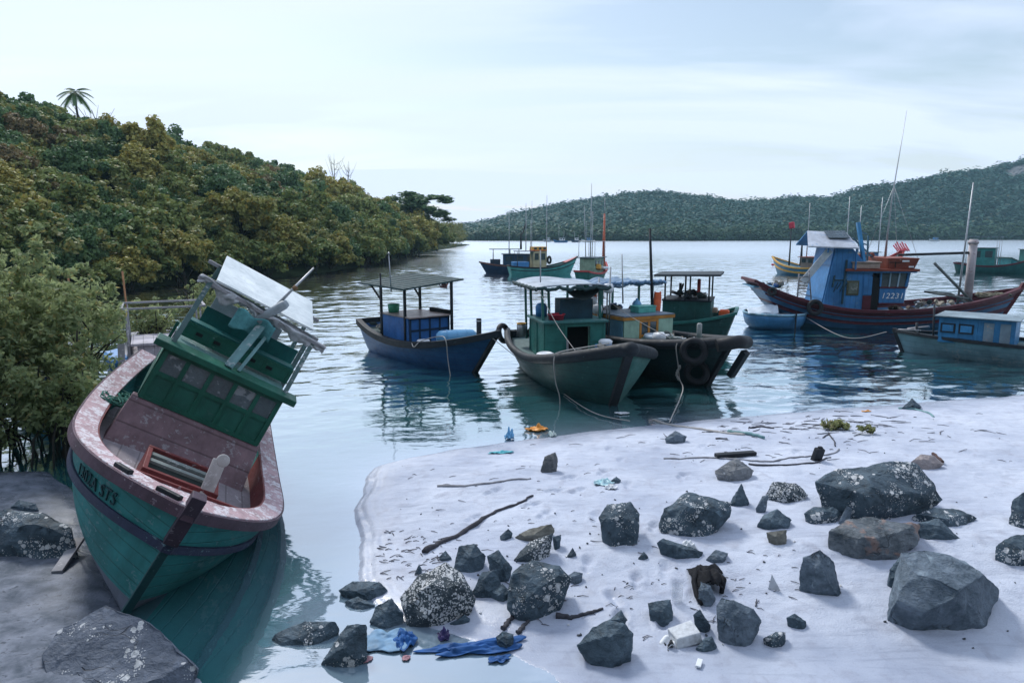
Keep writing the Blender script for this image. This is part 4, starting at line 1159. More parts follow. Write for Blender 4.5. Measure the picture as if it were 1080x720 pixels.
item(bc, 'basin', 'red plastic basin on the green cabin top', 'basin', mb, M_redpl)
mb = MB(); mb.lathe([(0, 0), (.16, .0), (.17, .28), (.12, .36), (.05, .38), (0, .38)], (-1.5, -.62, C1 + .065), 14)
item(bc, 'jerry_can', 'dark blue can beside the canopy posts of the green boat', 'can', mb, M_blue_pl)
mb = MB(); mb.lathe([(0, 0), (.24, 0), (.25, .06), (.23, .2), (.16, .23), (.13, .20), (0, .19)], (.15, -.98, .68), 18)
item(bc, 'float_ring', 'white round float on the starboard rail by the green cabin', 'float', mb, M_white)
mb = MB(); mb.lathe([(0, 0), (.14, 0), (.14, .34), (.1, .37), (0, .37)], (-2.3, -1.0, .98), 14, m=0); mb.torus((-2.3, -1.0, 1.36), .13, .02, (0, 0, 1), 16, 6, 1)
item(bc, 'gas_bottle', 'grey canister with yellowed rim near the green stern', 'canister', mb, [M_metal, M_yellow])
mb = MB(); mb.box((.35, .62, .90), (.50, .42, .34))
item(bc, 'fish_crate', 'dark blue fish crate behind the rim of the blunt green bow', 'crate', mb, M_blue_pl, bevel=.02)
mb = MB(); mb.lathe([(0, 0), (.17, 0), (.19, .10), (.13, .15), (0, .16)], (.35, .62, 1.075), 14)
item(bc, 'basin', 'white bowl upturned on the dark blue fish crate', 'bowl', mb, M_white)
q = on(bc, hull_pt(Cb, .02, -1) + Vector((-.02, -.12, -.06)))
tyre('tyre', 'black tyre fender at the stern corner facing the blue boat', q, (.5, -.3, .15), .25, .08)
p = hull_pt(Cb, .80, -1)
curve_rope('mooring_rope', 'pale rope hanging down the dark green bow into the water', [on(bc, (.9, .5, 1.2)), on(bc, p + Vector((.0, .05, .16))), on(bc, p + Vector((.05, -.16, .0))), on(bc, p + Vector((-.02, -.10, -.55))), on(bc, p + Vector((.0, .0, -.95))), on(bc, p + Vector((.08, -.02, -1.45)))], .014)
st = on(bc, hull_pt(Cb, .08, -1)); g = on_ground(664, 449); g.z = max(g.z, .03)
curve_rope('mooring_rope', 'long thin rope from the blue bow past the green hull to the beach', [on(bb, hull_pt(B, .97, -1) + Vector((0, -.05, 0))), at(575, 400, .15), at(622, 433, .05), g + Vector((0, 0, .03))], .011)

# boat with the yellow framed cabin, tyres on its bow
D = dict(x=3.995, y=20.072, yaw=-1.093, L=6.878, B=2.35, zst=1.0, zm=.95, zb=1.30, rk=1.074, pb=2.9, vee=.45)
bd = boat_root('fishing_boat', 'dark fishing boat with yellow framed cabin and tyres on its bow', D)
hull(bd, D, [paint('black_green_hull', (.012, .034, .038), (.05, .10, .11), .18, .5, 1.0, 5.0)])
mb = MB(); P = sheer_path(D, 40); mb.tube(P, [.10 + .05 * max(0, (q.x + .5) / 3.9) for q in P], 10); mb.build('gunwale', M_black, bd)
deck(bd, D, .20, DECK_GR, inset=.1)
stem(bd, D, M_black, .16, .08, .0, lean=0)
mb = MB(); mb.box((-3.36, 0, .95), (.14, 1.6, .16)); mb.build('stern_beam', RIM_DK, bd)
ORNG = paint('yellow_frame', (.46, .20, .035), (.30, .22, .14), .18, .5)
PALEG = paint('pale_green_panel', (.30, .46, .36), (.22, .32, .28), .2, .55)
DX, DW, D0, D1 = .08, .90, .78, 1.50
for y0, w_ in ((-DW, .55), (.35, .55)):
    mb = MB(); mb.box((DX, y0 + w_ / 2, (D0 + D1) / 2), (.05, w_, D1 - D0)); mb.build('cabin_front', PALEG, bd)
wall_panels(bd, 'cabin_door', (DX + .015, -.35, D0), (0, .70, 0), (0, 0, D1 - D0), 2, (.5, 1), [ORNG, PALEG, M_glass], .05, .075, .02, (1, 0, 0), (1,))
mb = MB(); mb.box((DX + .0, 0, D1 + .05), (.10, 2 * DW + .12, .10)); mb.build('cabin_fascia', ORNG, bd, bevel=.008)
for sg in (-1, 1):
    mb = MB(); mb.box((DX - .80, sg * DW, (D0 + D1) / 2), (1.55, .05, D1 - D0)); mb.build('cabin_side', paint('side_light_blue', (.16, .36, .50), (.34, .42, .46), .25, .5), bd)
    mb = MB(); mb.box((DX - .82, sg * (DW + .03), D1 + .05), (1.54, .05, .10)); mb.build('side_fascia', ORNG, bd)
mb = MB(); mb.box((DX - .80, 0, D1 + .115), (1.72, 2 * DW + .06, .03)); mb.build('cabin_top', paint('top_slate', (.13, .19, .25), (.24, .30, .36), .25, .45), bd)
for x_, y_ in ((-1.7, -1.0), (-1.7, 1.0), (-3.0, -.9), (-3.0, .9), (-1.0, .98), (-.9, -1.0)):
    mb = MB(); mb.bar((x_, y_, .9), (x_, y_, 2.42), .06); mb.build('canopy_post', GRN_CAB, bd)
mb = MB(); rr = random.Random(12)
mb.grid(lambda u, v: (-3.25 + 2.55 * u, -1.12 + 2.26 * v, 2.46 + .05 * math.sin(14 * v) * math.sin(9 * u) + .05 * math.sin(23 * u + 7 * v)), 30, 30)
mb.build('canopy', paint('canopy_blue_grey', (.16, .25, .36), (.48, .56, .64), .35, .5), bd, solid=.03)
mb = MB()
for k in range(16):
    y_ = -1.08 + .145 * k
    mb.tube([(-.72 + .04 * math.sin(k), y_, 2.50), (-.70, y_ + .09, 2.55 - .03 * (k % 2)), (-.74, y_ + .17, 2.48)], .055, 6)
mb.build('rolled_tarp', paint('tarp_roll', (.12, .22, .36), (.42, .5, .58), .3, .55), bd)
mb = MB(); mb.lathe([(0, 0), (.14, 0), (.145, .22), (.10, .30), (.04, .33), (.04, .38), (0, .38)], (-.95, .35, D1 + .13), 16)
item(bd, 'water_bottle', 'light blue water bottle on the yellow framed cabin', 'bottle', mb, M_ltblue)
mb = MB(); mb.box((-.55, .28, D1 + .22), (.42, .66, .18)); mb.box((-.55, .28, D1 + .32), (.46, .70, .03))
item(bd, 'crate', 'sea green plastic crate on the yellow framed cabin top', 'crate', mb, plain('sea_green', (.10, .42, .36), .45), bevel=.015)
for k, (x_, y_, lab) in enumerate(((-.75, .99, 'orange life jacket hanging at the post right of the green crate'), (-1.75, -.75, 'orange life jacket hanging under the tarp left of the green crate'))):
    mb = MB(); mb.grid(lambda u, v: (x_ + .06 * math.cos(u * 6.283) * (1 + .2 * math.sin(9 * v)), y_ + .15 * math.sin(u * 6.283) * (1 - .35 * abs(v - .6)), 1.60 + .60 * v + .02 * math.sin(u * 12)), 14, 9)
    item(bd, 'life_jacket', lab, 'life jacket', mb, M_orange)
mb = MB()
for k, (x_, y_, z_) in enumerate(((-1.35, -1.05, 1.95), (-.95, -1.12, 1.75), (-.55, -1.02, 2.40))):
    m2 = MB(); m2.lathe([(0, -.15), (.12, -.13), (.16, 0), (.12, .13), (0, .15)], (x_, y_, z_), 14)
    item(bd, 'float', ['white foam float hanging lowest left under the blue tarp', 'white foam float hanging by the yellow framed cabin corner', 'white foam float hanging highest at the tarp edge'][k], 'float', m2, M_white)
mb.bm.free()
for i, (x_, y_, h_) in enumerate(((-.5, -1.0, 2.9), (-.7, -.95, 2.2), (-1.1, -.98, 2.4))):
    mb = MB(); mb.tube([(x_, y_, 1.0), (x_ + .05, y_ - .03, 1.0 + h_ * .7)], .025, 6); mb.build('net_pole', M_metal, bd)
mb = MB(); mb.lathe([(0, 0), (.42, 0), (.44, .04), (.40, .10), (0, .11)], (.62, -.05, 1.02), 18)
item(bd, 'tub_lid', 'pale round tub lid in front of the yellow framed cabin', 'tub', mb, plain('pale_blue', (.52, .62, .70), .5))
mb = MB(); mb.lathe([(0, -.16), (.13, -.15), (.14, .1), (.08, .16), (0, .17)], (1.35, -.62, 1.18), 12, axis=(.9, .3, .1))
item(bd, 'float', 'white float lying between the blunt green rim and the tyre bow', 'float', mb, M_white)
mb = MB(); mb.lathe([(.0, 0), (.07, 0), (.07, .40), (.045, .43), (.0, .43)], (2.35, -.12, 1.22), 12); mb.build('samson_post', plain('worn_grey_post', (.34, .37, .36), .7, .35), bd)
f_ = hull_pt(D, .955, -1); f0 = on(bd, f_)
fa = root_matrix(bd).to_3x3() @ Vector((.62, -.75, .05))
tyre('tyre', 'upper black tyre roped to the dark bow rim', on(bd, hull_pt(D, .90, -1) + Vector((.05, -.20, -.18))), fa, .27, .095)
tyre('tyre', 'lower black tyre hanging by the waterline under the upper one', on(bd, hull_pt(D, .925, -1, .45) + Vector((.12, -.16, .06))), fa, .25, .09)
mb = MB(); mb.tube([(3.35, -.45, 1.22), (3.62, .0, 1.32), (3.50, .42, 1.26)], .17, 12); mb.build('bow_fender', M_rubber, bd)
mb = MB(); mb.bar((3.62, .28, 1.05), (3.20, .22, .35), .22, .16)
tag(mb.build('board_fender', RIM_DK, None, matrix=root_matrix(bd), bevel=.02), 'dark wooden fender board hanging off the tyre bow', 'fender')
p = hull_pt(D, .84, -1)
curve_rope('mooring_rope', 'knotted pale rope from the dark tyre bow down to the beach', [on(bd, p + Vector((0, .1, .12))), on(bd, p + Vector((.0, -.16, -.02))), on(bd, p + Vector((.05, -.12, -.55))), on(bd, p + Vector((.1, -.1, -.9))), at(720, 412, .1), Vector(at(706, 445, .06))], .014)
mb = MB()
for k in range(8):
    a = k * .8; mb.tube([on(bd, p + Vector((.06 + .05 * math.cos(a), -.12 + .05 * math.sin(a), -.55 - .05 * k))), on(bd, p + Vector((.06 + .05 * math.cos(a + 1.5), -.12 + .05 * math.sin(a + 1.5), -.60 - .05 * k)))], .03, 5)
tag(mb.build('rope_knot', M_rope), 'bulky knot in the rope hanging off the tyre bow', 'rope')

# green boat lying behind, stern towards the right
E_ = dict(x=4.85, y=25.2, yaw=math.radians(160), L=6.6, B=2.3, zst=1.30, zm=.88, zb=1.4, rk=.8, bs=.86, rs=.55, vee=.45)
be = boat_root('fishing_boat', 'dark green fishing boat with square stern and roofed helm behind the raft', E_)
hull(be, E_, [GRN_DK])
mb = MB(); a = [hull_pt(E_, 0, -1, z) for z in np.linspace(.15, .96, 8)]; b = [hull_pt(E_, 0, 1, z) for z in np.linspace(.15, .96, 8)]
A_ = [mb.bm.verts.new(q + Vector((-.02, .0, 0))) for q in a]; B_ = [mb.bm.verts.new(q + Vector((-.02, 0, 0))) for q in b]
for j in range(7): mb._face([A_[j], B_[j], B_[j + 1], A_[j + 1]])
mb.build('transom', GRN_BOW, be, solid=.02)
gunwale(be, E_, GRN_CAB, .05, .08, -.06, .04)
deck(be, E_, .18, DECK_GR)
EX0, EX1, EW = -2.45, -.85, .86
for sg in (-1, 1):
    wall_panels(be, 'cabin_side', (EX0, sg * EW, .85), (EX1 - EX0, 0, 0), (0, 0, .80), 3, (1,), [paint('helm_green', (.016, .085, .078), (.06, .14, .14), .15, .5)] * 2, .05, .07, .02, (0, sg, 0))
mb = MB(); mb.box((EX0, 0, 1.25), (.05, 2 * EW - .06, .8)); mb.build('cabin_back', paint('helm_green', (0, 0, 0)), be)
mb = MB(); mb.box((EX1, 0, 1.25), (.05, 2 * EW - .06, .8)); mb.build('cabin_front', paint('helm_green', (0, 0, 0)), be)
mb = MB(); mb.box(((EX0 + EX1) / 2, 0, 1.67), (EX1 - EX0 + .1, 2 * EW + .1, .05)); mb.build('cabin_top', RIM_DK, be)
for x_ in (EX0 + .05, -1.6, EX1 - .05):
    for sg in (-1, 1):
        mb = MB(); mb.bar((x_, sg * .82, 1.65), (x_, sg * .84, 2.52), .055); mb.build('roof_post', RIM_DK, be)
mb = MB(); mb.box((-1.65, 0, 2.56), (2.25, 2.15, .07), (0, .02, 0)); mb.build('roof', paint('helm_roof', (.03, .045, .055), (.14, .18, .2), .15, .7), be, bevel=.012)
mb = MB(); mb.tube([(-1.3, -.3, 1.7), (-1.3, -.3, 2.2)], .05, 8); mb.torus((-1.35, -.3, 2.0), .18, .025, (1, 0, .3), 18, 6); mb.build('helm', M_black, be)
mb = MB(); mb.box((-2.0, .2, 2.15), (.12, .12, .5)); item(be, 'fire_extinguisher', 'small red cylinder hanging under the dark helm roof', 'extinguisher', mb, M_red, bevel=.04)
for k, (x_, y_, sz, mt, lab) in enumerate(((-2.9, .15, (.35, .5, .14), M_orange, 'orange tray on the square green stern deck'), (-2.5, -.45, (.3, .45, .12), plain('pale_wood_box', (.46, .34, .26), .7), 'pale wooden tray beside the orange one on the stern'))):
    mb = MB(); mb.box((x_, y_, 1.22), sz); mb.box((x_, y_, 1.30), (sz[0] * .8, sz[1] * .8, .05)); item(be, 'tray', lab, 'tray', mb, mt, bevel=.015)

# mast poles rising out of the raft
for px, y0, y1, Yd, r_, nm, lab in ((520, 0, 0, 0, 0, '', ''),):
    pass
def post_px(name, label, cat, px, pytop, px0, pybot, Y, r, mat, n=8):
    a = at_y(px0, pybot, Y); b = at_y(px, pytop, Y)
    mb = MB(); mb.tube([a, (a + b) / 2, b], [r, r * .9, r * .7], n)
    return tag(mb.build(name, mat), label, cat)
post_px('net_pole', 'short black double pole with pale tip rising behind the blue tarp', 'pole', 685.5, 241, 688, 325, 21.0, .05, M_black)
post_px('net_pole', 'thin grey stick rising left of the white tarp float', 'pole', 656, 268, 657, 320, 20.0, .022, M_metal)
post_px('flag_staff', 'thin staff with red tip rising from the pale canopy', 'staff', 570, 264, 570, 300, 19.3, .02, M_metal)

# ------------------------------------------------------------------ the blue and red trawler with its basket boat
G = dict(x=16.177, y=29.785, yaw=-.086, L=11.427, B=3.329, zst=1.98, zm=.778, zb=1.655, rk=1.195, dr=.6, rs=2.135, vee=.45, bs=.72)
TRB = paint('trawler_blue', (.060, .170, .320), (.10, .20, .30), .26, .5, .8, 4.0)
TRR = paint('trawler_red', (.085, .016, .026), (.16, .11, .13), .2, .55)
CABB = paint('wheelhouse_blue', (.050, .20, .44), (.12, .25, .36), .30, .5, .9, 4.5, .4, 'X')
BROWN = paint('red_brown_wood', (.22, .055, .035), (.36, .26, .23), .25, .6)
bg = boat_root('trawler', 'large blue and red trawler with tall wheelhouse and long raised bow', G)
hull(bg, G, [TRB, TRR, paint('trawler_bottom', (.03, .10, .15), None, .2, .6)], ((.42, 2), (.62, 0), (.67, 1), (.85, 0), (1.0, 1)), 44, 16)
gunwale(bg, G, TRR, .07, .12, -.06, .07)
strake(bg, G, .80, TRR, .035, .07)
strake(bg, G, .60, TRR, .03, .06)
deck(bg, G, .28, paint('trawler_deck', (.22, .30, .35), (.40, .44, .47), .3, .7))
stem(bg, G, TRR, .16, .12, .25, lean=.5)
mb = MB(); mb.box((-5.3, 0, 1.72), (.9, 1.9, .05)); mb.build('stern_platform', paint('platform_blue', (.10, .28, .44), (.5, .58, .64), .35, .5), bg)
# lower house
HX0_, HX1_, HW_ = -2.95, -.95, 1.10
for sg in (-1, 1):
    mb = MB(); mb.hexa([(HX0_, sg * HW_ - .04, .6), (HX1_, sg * HW_ - .04, .55), (HX1_, sg * HW_ + .04, .55), (HX0_, sg * HW_ + .04, .6), (HX0_ + .42, sg * HW_ - .04, 3.15), (HX1_, sg * HW_ - .04, 2.45), (HX1_, sg * HW_ + .04, 2.45), (HX0_ + .42, sg * HW_ + .04, 3.15)])
    mb.hexa([(HX0_ + .42, sg * HW_ - .04, 2.4), (HX1_ + .0, sg * HW_ - .04, 2.4), (HX1_ + .0, sg * HW_ + .04, 2.4), (HX0_ + .42, sg * HW_ + .04, 2.4), (HX0_ + .42, sg * HW_ - .038, 3.4), (-1.85, sg * HW_ - .038, 3.4), (-1.85, sg * HW_ + .038, 3.4), (HX0_ + .42, sg * HW_ + .038, 3.4)])
    mb.build('house_side', CABB, bg)
mb = MB(); mb.hexa([(HX0_ - .03, -HW_ + .05, .6), (HX0_ + .03, -HW_ + .05, .6), (HX0_ + .03, HW_ - .05, .6), (HX0_ - .03, HW_ - .05, .6), (HX0_ + .40, -HW_ + .05, 3.4), (HX0_ + .46, -HW_ + .05, 3.4), (HX0_ + .46, HW_ - .05, 3.4), (HX0_ + .40, HW_ - .05, 3.4)]); mb.build('house_back', CABB, bg)
mb = MB(); mb.bar((HX0_ - .78, -HW_ + .1, 1.95), (HX0_ + .22, -HW_ + .02, 3.30), .04, .28); mb.build('white_chute', paint('chute_white', (.62, .66, .70), (.3, .36, .4), .2, .5), bg)
# window and door on the visible side
wn_ = MB(); wn_.box((-1.72, -HW_ - .05, 1.72), (.50, .05, .62)); wf = wn_.build('window', paint('win_frame', (.10, .10, .06), (.24, .22, .15), .3, .6), bg, bevel=.01)
mb = MB(); mb.box((-1.72, -HW_ - .085, 1.72), (.36, .03, .46)); mb.build('pane', paint('win_board', (.14, .16, .13), (.3, .3, .28), .4, .6), wf)
mb = MB(); mb.box((-.78, -HW_ + .02, 1.30), (.30, .06, 1.7)); mb.build('doorway', M_dark, bg)
mb = MB(); mb.box((-1.12, -HW_ - .06, .98), (.34, .04, .85)); dr_ = mb.build('door', TRR, bg); mb = MB(); mb.box((-1.12, -HW_ - .06, 1.82), (.34, .04, .75)); mb.build('door_top', CABB, dr_)
# stove pipe and brackets on the side wall
mb = MB(); mb.bar((-2.12, -HW_ - .09, 1.05), (-2.06, -HW_ - .09, 2.9), .09, .06); mb.bar((-2.55, -HW_ - .08, 2.05), (-2.0, -HW_ - .08, 2.05), .05); mb.bar((-2.55, -HW_ - .08, 1.75), (-2.5, -HW_ - .08, 2.25), .05)
for k in range(4): mb.bar((-2.5 + .13 * k, -HW_ - .08, 1.55 + .12 * (k % 2)), (-2.35 + .13 * k, -HW_ - .10, 1.95), .03)
mb.build('wall_rack', paint('rack_dark', (.03, .07, .09), (.1, .2, .2), .2, .7), bg)
# wheelhouse
WX0, WX1, WW = -.60, .55, 1.12
def ring(z, ex): return [(WX0, -WW, z), (WX1 + ex - .18, -WW, z), (WX1 + ex, -WW + .30, z), (WX1 + ex, WW - .30, z), (WX1 + ex - .18, WW, z), (WX0, WW, z)]
def prism(mb, lo, hi, m=0):
    a = [mb.bm.verts.new(Vector(q)) for q in lo]; b = [mb.bm.verts.new(Vector(q)) for q in hi]; n = len(a)
    for i in range(n): mb._face([a[i], a[(i + 1) % n], b[(i + 1) % n], b[i]], m)
    mb._face(a[::-1], m); mb._face(b, m)
mb = MB(); prism(mb, ring(1.10, 0), ring(1.72, .05)); mb.build('wheelhouse_apron', CABB, bg)
mb = MB(); prism(mb, [(x_ + .03 * (x_ > 0), y_ * 1.025, z_) for x_, y_, z_ in ring(1.04, 0)], [(x_ + .03 * (x_ > 0), y_ * 1.025, z_) for x_, y_, z_ in ring(1.10, 0)]); prism(mb, [(x_ + .03 * (x_ > 0), y_ * 1.025, z_) for x_, y_, z_ in ring(1.72, .05)], [(x_ + .03 * (x_ > 0), y_ * 1.025, z_) for x_, y_, z_ in ring(1.78, .06)]); mb.build('red_band', TRR, bg)
mb = MB(); prism(mb, [(x_ - .02 * (x_ > 0), y_ * .97, z_) for x_, y_, z_ in ring(1.78, .06)], [(x_ - .02 * (x_ > 0), y_ * .97, z_) for x_, y_, z_ in ring(2.42, .14)]); mb.build('windscreen', M_glass, bg)
lo, hi = ring(1.78, .06), ring(2.42, .14)
pts_ = [(i / 1.0) for i in range(6)]
for i, (a, b) in enumerate(zip(lo, hi)):
    mb = MB(); mb.bar(a, b, .07, .06); mb.build('window_pillar', CABB, bg)
for i, fr in ((0, .35), (0, .68), (2, .34), (2, .66)):
    a = Vector(lo[i]).lerp(Vector(lo[i + 1]), fr); b = Vector(hi[i]).lerp(Vector(hi[i + 1]), fr)
    mb = MB(); mb.bar(a, b, .05, .05); mb.build('window_pillar', paint('pillar_pale', (.34, .46, .54), (.6, .66, .7), .3, .5), bg)
mb = MB(); mb.box((-.62, 0, 2.48), (2.95, 2.62, .10)); mb.build('wheelhouse_roof', BROWN, bg, bevel=.012)
mb = MB(); mb.box((-.62, 0, 2.40), (2.8, 2.5, .06)); mb.build('roof_soffit', CABB, bg)
mb = MB(); mb.hexa([(-.35, -1.15, 2.53), (.70, -1.15, 2.53), (.70, 1.15, 2.53), (-.35, 1.15, 2.53), (-.42, -1.25, 2.98), (.84, -1.25, 2.98), (.84, 1.25, 2.98), (-.42, 1.25, 2.98)])
tb = mb.build('roof_locker', BROWN, bg, bevel=.015)
mb = MB(); mb.box((.30, -1.215, 2.86), (.28, .03, .07)); mb.box((.55, -1.19, 2.62), (.2, .03, .06)); mb.build('white_plate', M_white, tb)
mb = MB(); mb.box((-.1, -1.21, 2.78), (.03, .02, .40)); mb.box((-.1, -1.215, 2.80), (.5, .02, .03)); mb.build('locker_trim', M_dark, tb)
mb = MB(); mb.box((-1.25, -.6, 2.66), (1.1, 1.2, .22)); mb.box((-1.25, -.6, 2.80), (1.2, 1.3, .05)); mb.build('roof_crates', paint('crate_pale', (.40, .30, .25), (.55, .5, .48), .35, .7), bg, bevel=.012)
# upper lean-to roof, blue beam, panel
mb = MB(); mb.hexa([(-3.75, -1.45, 3.42), (-1.70, -1.45, 3.36), (-1.70, .0, 3.98), (-3.35, .0, 4.06), (-3.75, -1.45, 3.47), (-1.70, -1.45, 3.41), (-1.70, .0, 4.03), (-3.35, .0, 4.11)]); lr = mb.build('lean_to_roof', paint('roof_faded', (.46, .50, .56), (.16, .32, .52), .35, .6, .8), bg)
mb = MB(); mb.hexa([(-3.35, .02, 4.05), (-1.70, .02, 3.97), (-1.70, 1.4, 3.40), (-3.35, 1.4, 3.46), (-3.35, .02, 4.10), (-1.70, .02, 4.02), (-1.70, 1.4, 3.45), (-3.35, 1.4, 3.51)]); mb.build('lean_to_roof', paint('roof_blue', (.05, .22, .46), (.3, .4, .5), .2, .5), bg)
mb = MB(); mb.bar((-2.28, -.78, 3.80), (-2.22, -.02, 4.10), .85, .03); mb.build('dark_panel', paint('panel_dark', (.04, .07, .09), (.14, .2, .24), .15, .25), bg)
for x_ in (-1.75, -2.9):
    mb = MB(); mb.bar((x_, -1.35, 2.5 if x_ > -2 else 3.2), (x_, -1.35, 3.38), .06); mb.build('roof_post', CABB, bg)
mb = MB(); mb.bar((-1.20, -.95, 2.5), (-1.55, -.75, 4.45), .20, .12)
bl = mb.build('derrick_beam', paint('beam_blue', (.06, .26, .50), (.2, .36, .5), .15, .5), bg, bevel=.01)
mb = MB()
for k in range(3): mb.bar((-1.32 - .1 * k, -.80, 3.1 + .5 * k), (-.85 - .1 * k, -.5, 3.05 + .45 * k), .05)
mb.bar((-.9, -.4, 2.5), (-.95, -.4, 3.9), .06); mb.bar((-.4, .3, 2.95), (-1.3, .3, 3.8), .06)
mb.build('ladder_frame', paint('frame_blue_grey', (.06, .15, .22), (.2, .3, .4), .2, .6), bg)
text_on(bg, 'wheelhouse_number', '12231', plain('white_lettering', (.78, .80, .82), .6, .1), lambda u, v: Vector((0, -.008, 0)) if u is None else Vector((-.54 + u + .2 * v, -WW - .012, 1.29 + v)), .33)
# foredeck mast, boom, rigging
mb = MB(); mb.tube([(3.45, -.2, .6), (3.45, -.2, 3.75)], .16, 14); mb.lathe([(0, 0), (.2, 0), (.2, .12), (0, .12)], (3.45, -.2, 3.55), 14); mb.build('foremast', paint('mast_pale', (.40, .36, .37), (.26, .18, .17), .3, .6), bg)
mb = MB(); mb.tube([(.35, -.4, 3.08), (3.35, -.2, 3.18)], .055, 8); mb.build('boom', M_black, bg)
mb = MB(); mb.tube([(3.55, -.4, 1.1), (1.75, -.6, 2.75)], .06, 7); mb.tube([(3.3, -.5, 1.25), (1.4, -.7, 1.55), (2.6, -.5, 1.45)], .045, 7); mb.tube([(3.55, -.45, .9), (2.6, -.5, 1.45)], .05, 7); mb.build('derrick_pole', paint('pole_green_grey', (.16, .19, .19), (.3, .33, .34), .3, .7), bg)
mb = MB(); mb.tube([(3.0, -.3, .9), (3.2, -.2, 6.1)], [.05, .025], 7); mb.build('aerial', M_metal, bg)
mb = MB(); mb.tube([(.05, .2, 2.5), (.15, .2, 5.4), (.45, .2, 9.1)], [.045, .030, .008], 7); mb.build('mast', M_metal, bg)
for e in ((1.2, -.3, 2.95), (-.6, .6, 2.95), (.9, .9, 2.9)):
    mb = MB(); mb.tube([(.20, .2, 6.0), e], .009, 4); mb.build('stay', M_metal, bg)
rr = random.Random(2); mb = MB()
for k in range(22):
    c_ = Vector((4.35 + rr.uniform(-.5, .5), rr.uniform(-.5, .3), 1.3 + .15 * rr.random())); a = rr.random() * 6
    mb.tube([c_ + Vector((.3 * math.cos(a + j), .22 * math.sin(a + j), .05 * math.sin(j * 2))) for j in range(6)], .03, 5)
tag(mb.build('rope_coil', plain('rope_olive', (.16, .15, .11), .9, .4), None, matrix=root_matrix(bg)), 'tangled heap of old rope on the trawler bow', 'rope')
mb = MB()
for k in range(14):
    c_ = Vector((.95 + rr.uniform(-.4, .5), rr.uniform(-1.0, .8), .68 + .1 * rr.random())); mb.box(c_, (.25, .2, .16), (rr.random(), rr.random(), rr.random()))
tag(mb.build('deck_clutter', [paint('clutter_brown', (.14, .10, .08), (.3, .28, .26), .4, .8)], None, matrix=root_matrix(bg), bevel=.02), 'low heap of brown gear in front of the trawler wheelhouse', 'gear')
mb = MB(); mb.tube([(-3.3, -1.0, 1.0), (-3.55, -1.15, 2.45)], .03, 5); mb.tube([(-3.9, -1.0, 1.3), (-3.95, -1.15, 2.3)], .03, 5)
for k in range(4): mb.tube([(-3.36 - .05 * k, -1.04, 1.35 + .28 * k), (-3.9, -1.03, 1.5 + .22 * k)], .02, 5)
tag(mb.build('ladder', M_wood_gr, None, matrix=root_matrix(bg)), 'small leaning ladder on the trawler stern', 'ladder')
tyre('tyre', 'black tyre fender on the side of the blue and red trawler', on(bg, hull_pt(G, .205, -1) + Vector((0, -.10, -.16))), (-.1, -1, .1), .26, .09)
tyre('tyre', 'small dark fender under the red stern rail of the trawler', on(bg, hull_pt(G, .055, -1) + Vector((0, -.08, -.12))), (-.1, -1, .3), .13, .07)

bk = at(820, 346, 0); bk = (bk[0], bk[1] + .45)
bs_ = empty('basket_boat', 'round blue basket boat with a pale sheet moored by the trawler', 'boat', (bk[0], bk[1], 0), (0, 0, -.25))
mb = MB()
prof = [(0, -.22), (.55, -.20), (.95, -.08), (1.18, .15), (1.27, .42), (1.29, .62), (1.22, .62), (1.19, .42), (1.08, .15), (.85, .0), (0, -.08)]
mb.lathe(prof, (0, 0, 0), 40); mb.build('bowl', paint('basket_blue', (.055, .20, .40), (.16, .34, .48), .2, .5), bs_)
mb = MB(); mb.torus((0, 0, .63), 1.265, .05, (0, 0, 1), 44, 8); mb.build('rim', paint('basket_rim', (.22, .40, .52), (.5, .56, .6), .4, .6), bs_)
mb = MB()
for k in range(6): mb.bar((-1.0 + .4 * k, -.6 * math.sqrt(max(.05, 1 - (.8 - .32 * k) ** 2)) - .3, .50), (-1.0 + .4 * k, .6 * math.sqrt(max(.05, 1 - (.8 - .32 * k) ** 2)) + .3, .50), .06, .05)
mb.bar((-.2, -.7, .58), (.9, .3, .62), .07, .04); mb.bar((-.1, -.5, .6), (1.0, .1, .6), .05, .04); mb.build('inner_ribs', M_wood_gr, bs_)
mb = MB(); mb.bar((.72, -1.12, .70), (.70, -1.22, -.15), .12, .05); mb.build('side_board', RIM_DK, bs_)
mb = MB(); mb.grid(lambda u, v: (-1.15 + 1.20 * u, -1.0 + 1.55 * v * (1 - .25 * u), .62 + .42 * math.sin(math.pi * min(v * .9 + .05, 1)) * (.35 + .65 * u) * (1 - .1 * math.sin(8 * u)) + .02 * math.sin(13 * u + 9 * v)), 18, 18)
tag(mb.build('sheet', plain('pale_sheet_cloth', (.52, .60, .68), .55, .2), None, matrix=root_matrix(bs_), solid=.015), 'pale sheet draped over one side of the round basket boat', 'sheet')
curve_rope('mooring_rope', 'pale rope sagging from the basket boat to the grey blue skiff', [Vector((bk[0] + 1.1, bk[1] - .5, .5)), Vector(at(893, 356, .05)), Vector(at_y(935, 350, 25.6))], .014)

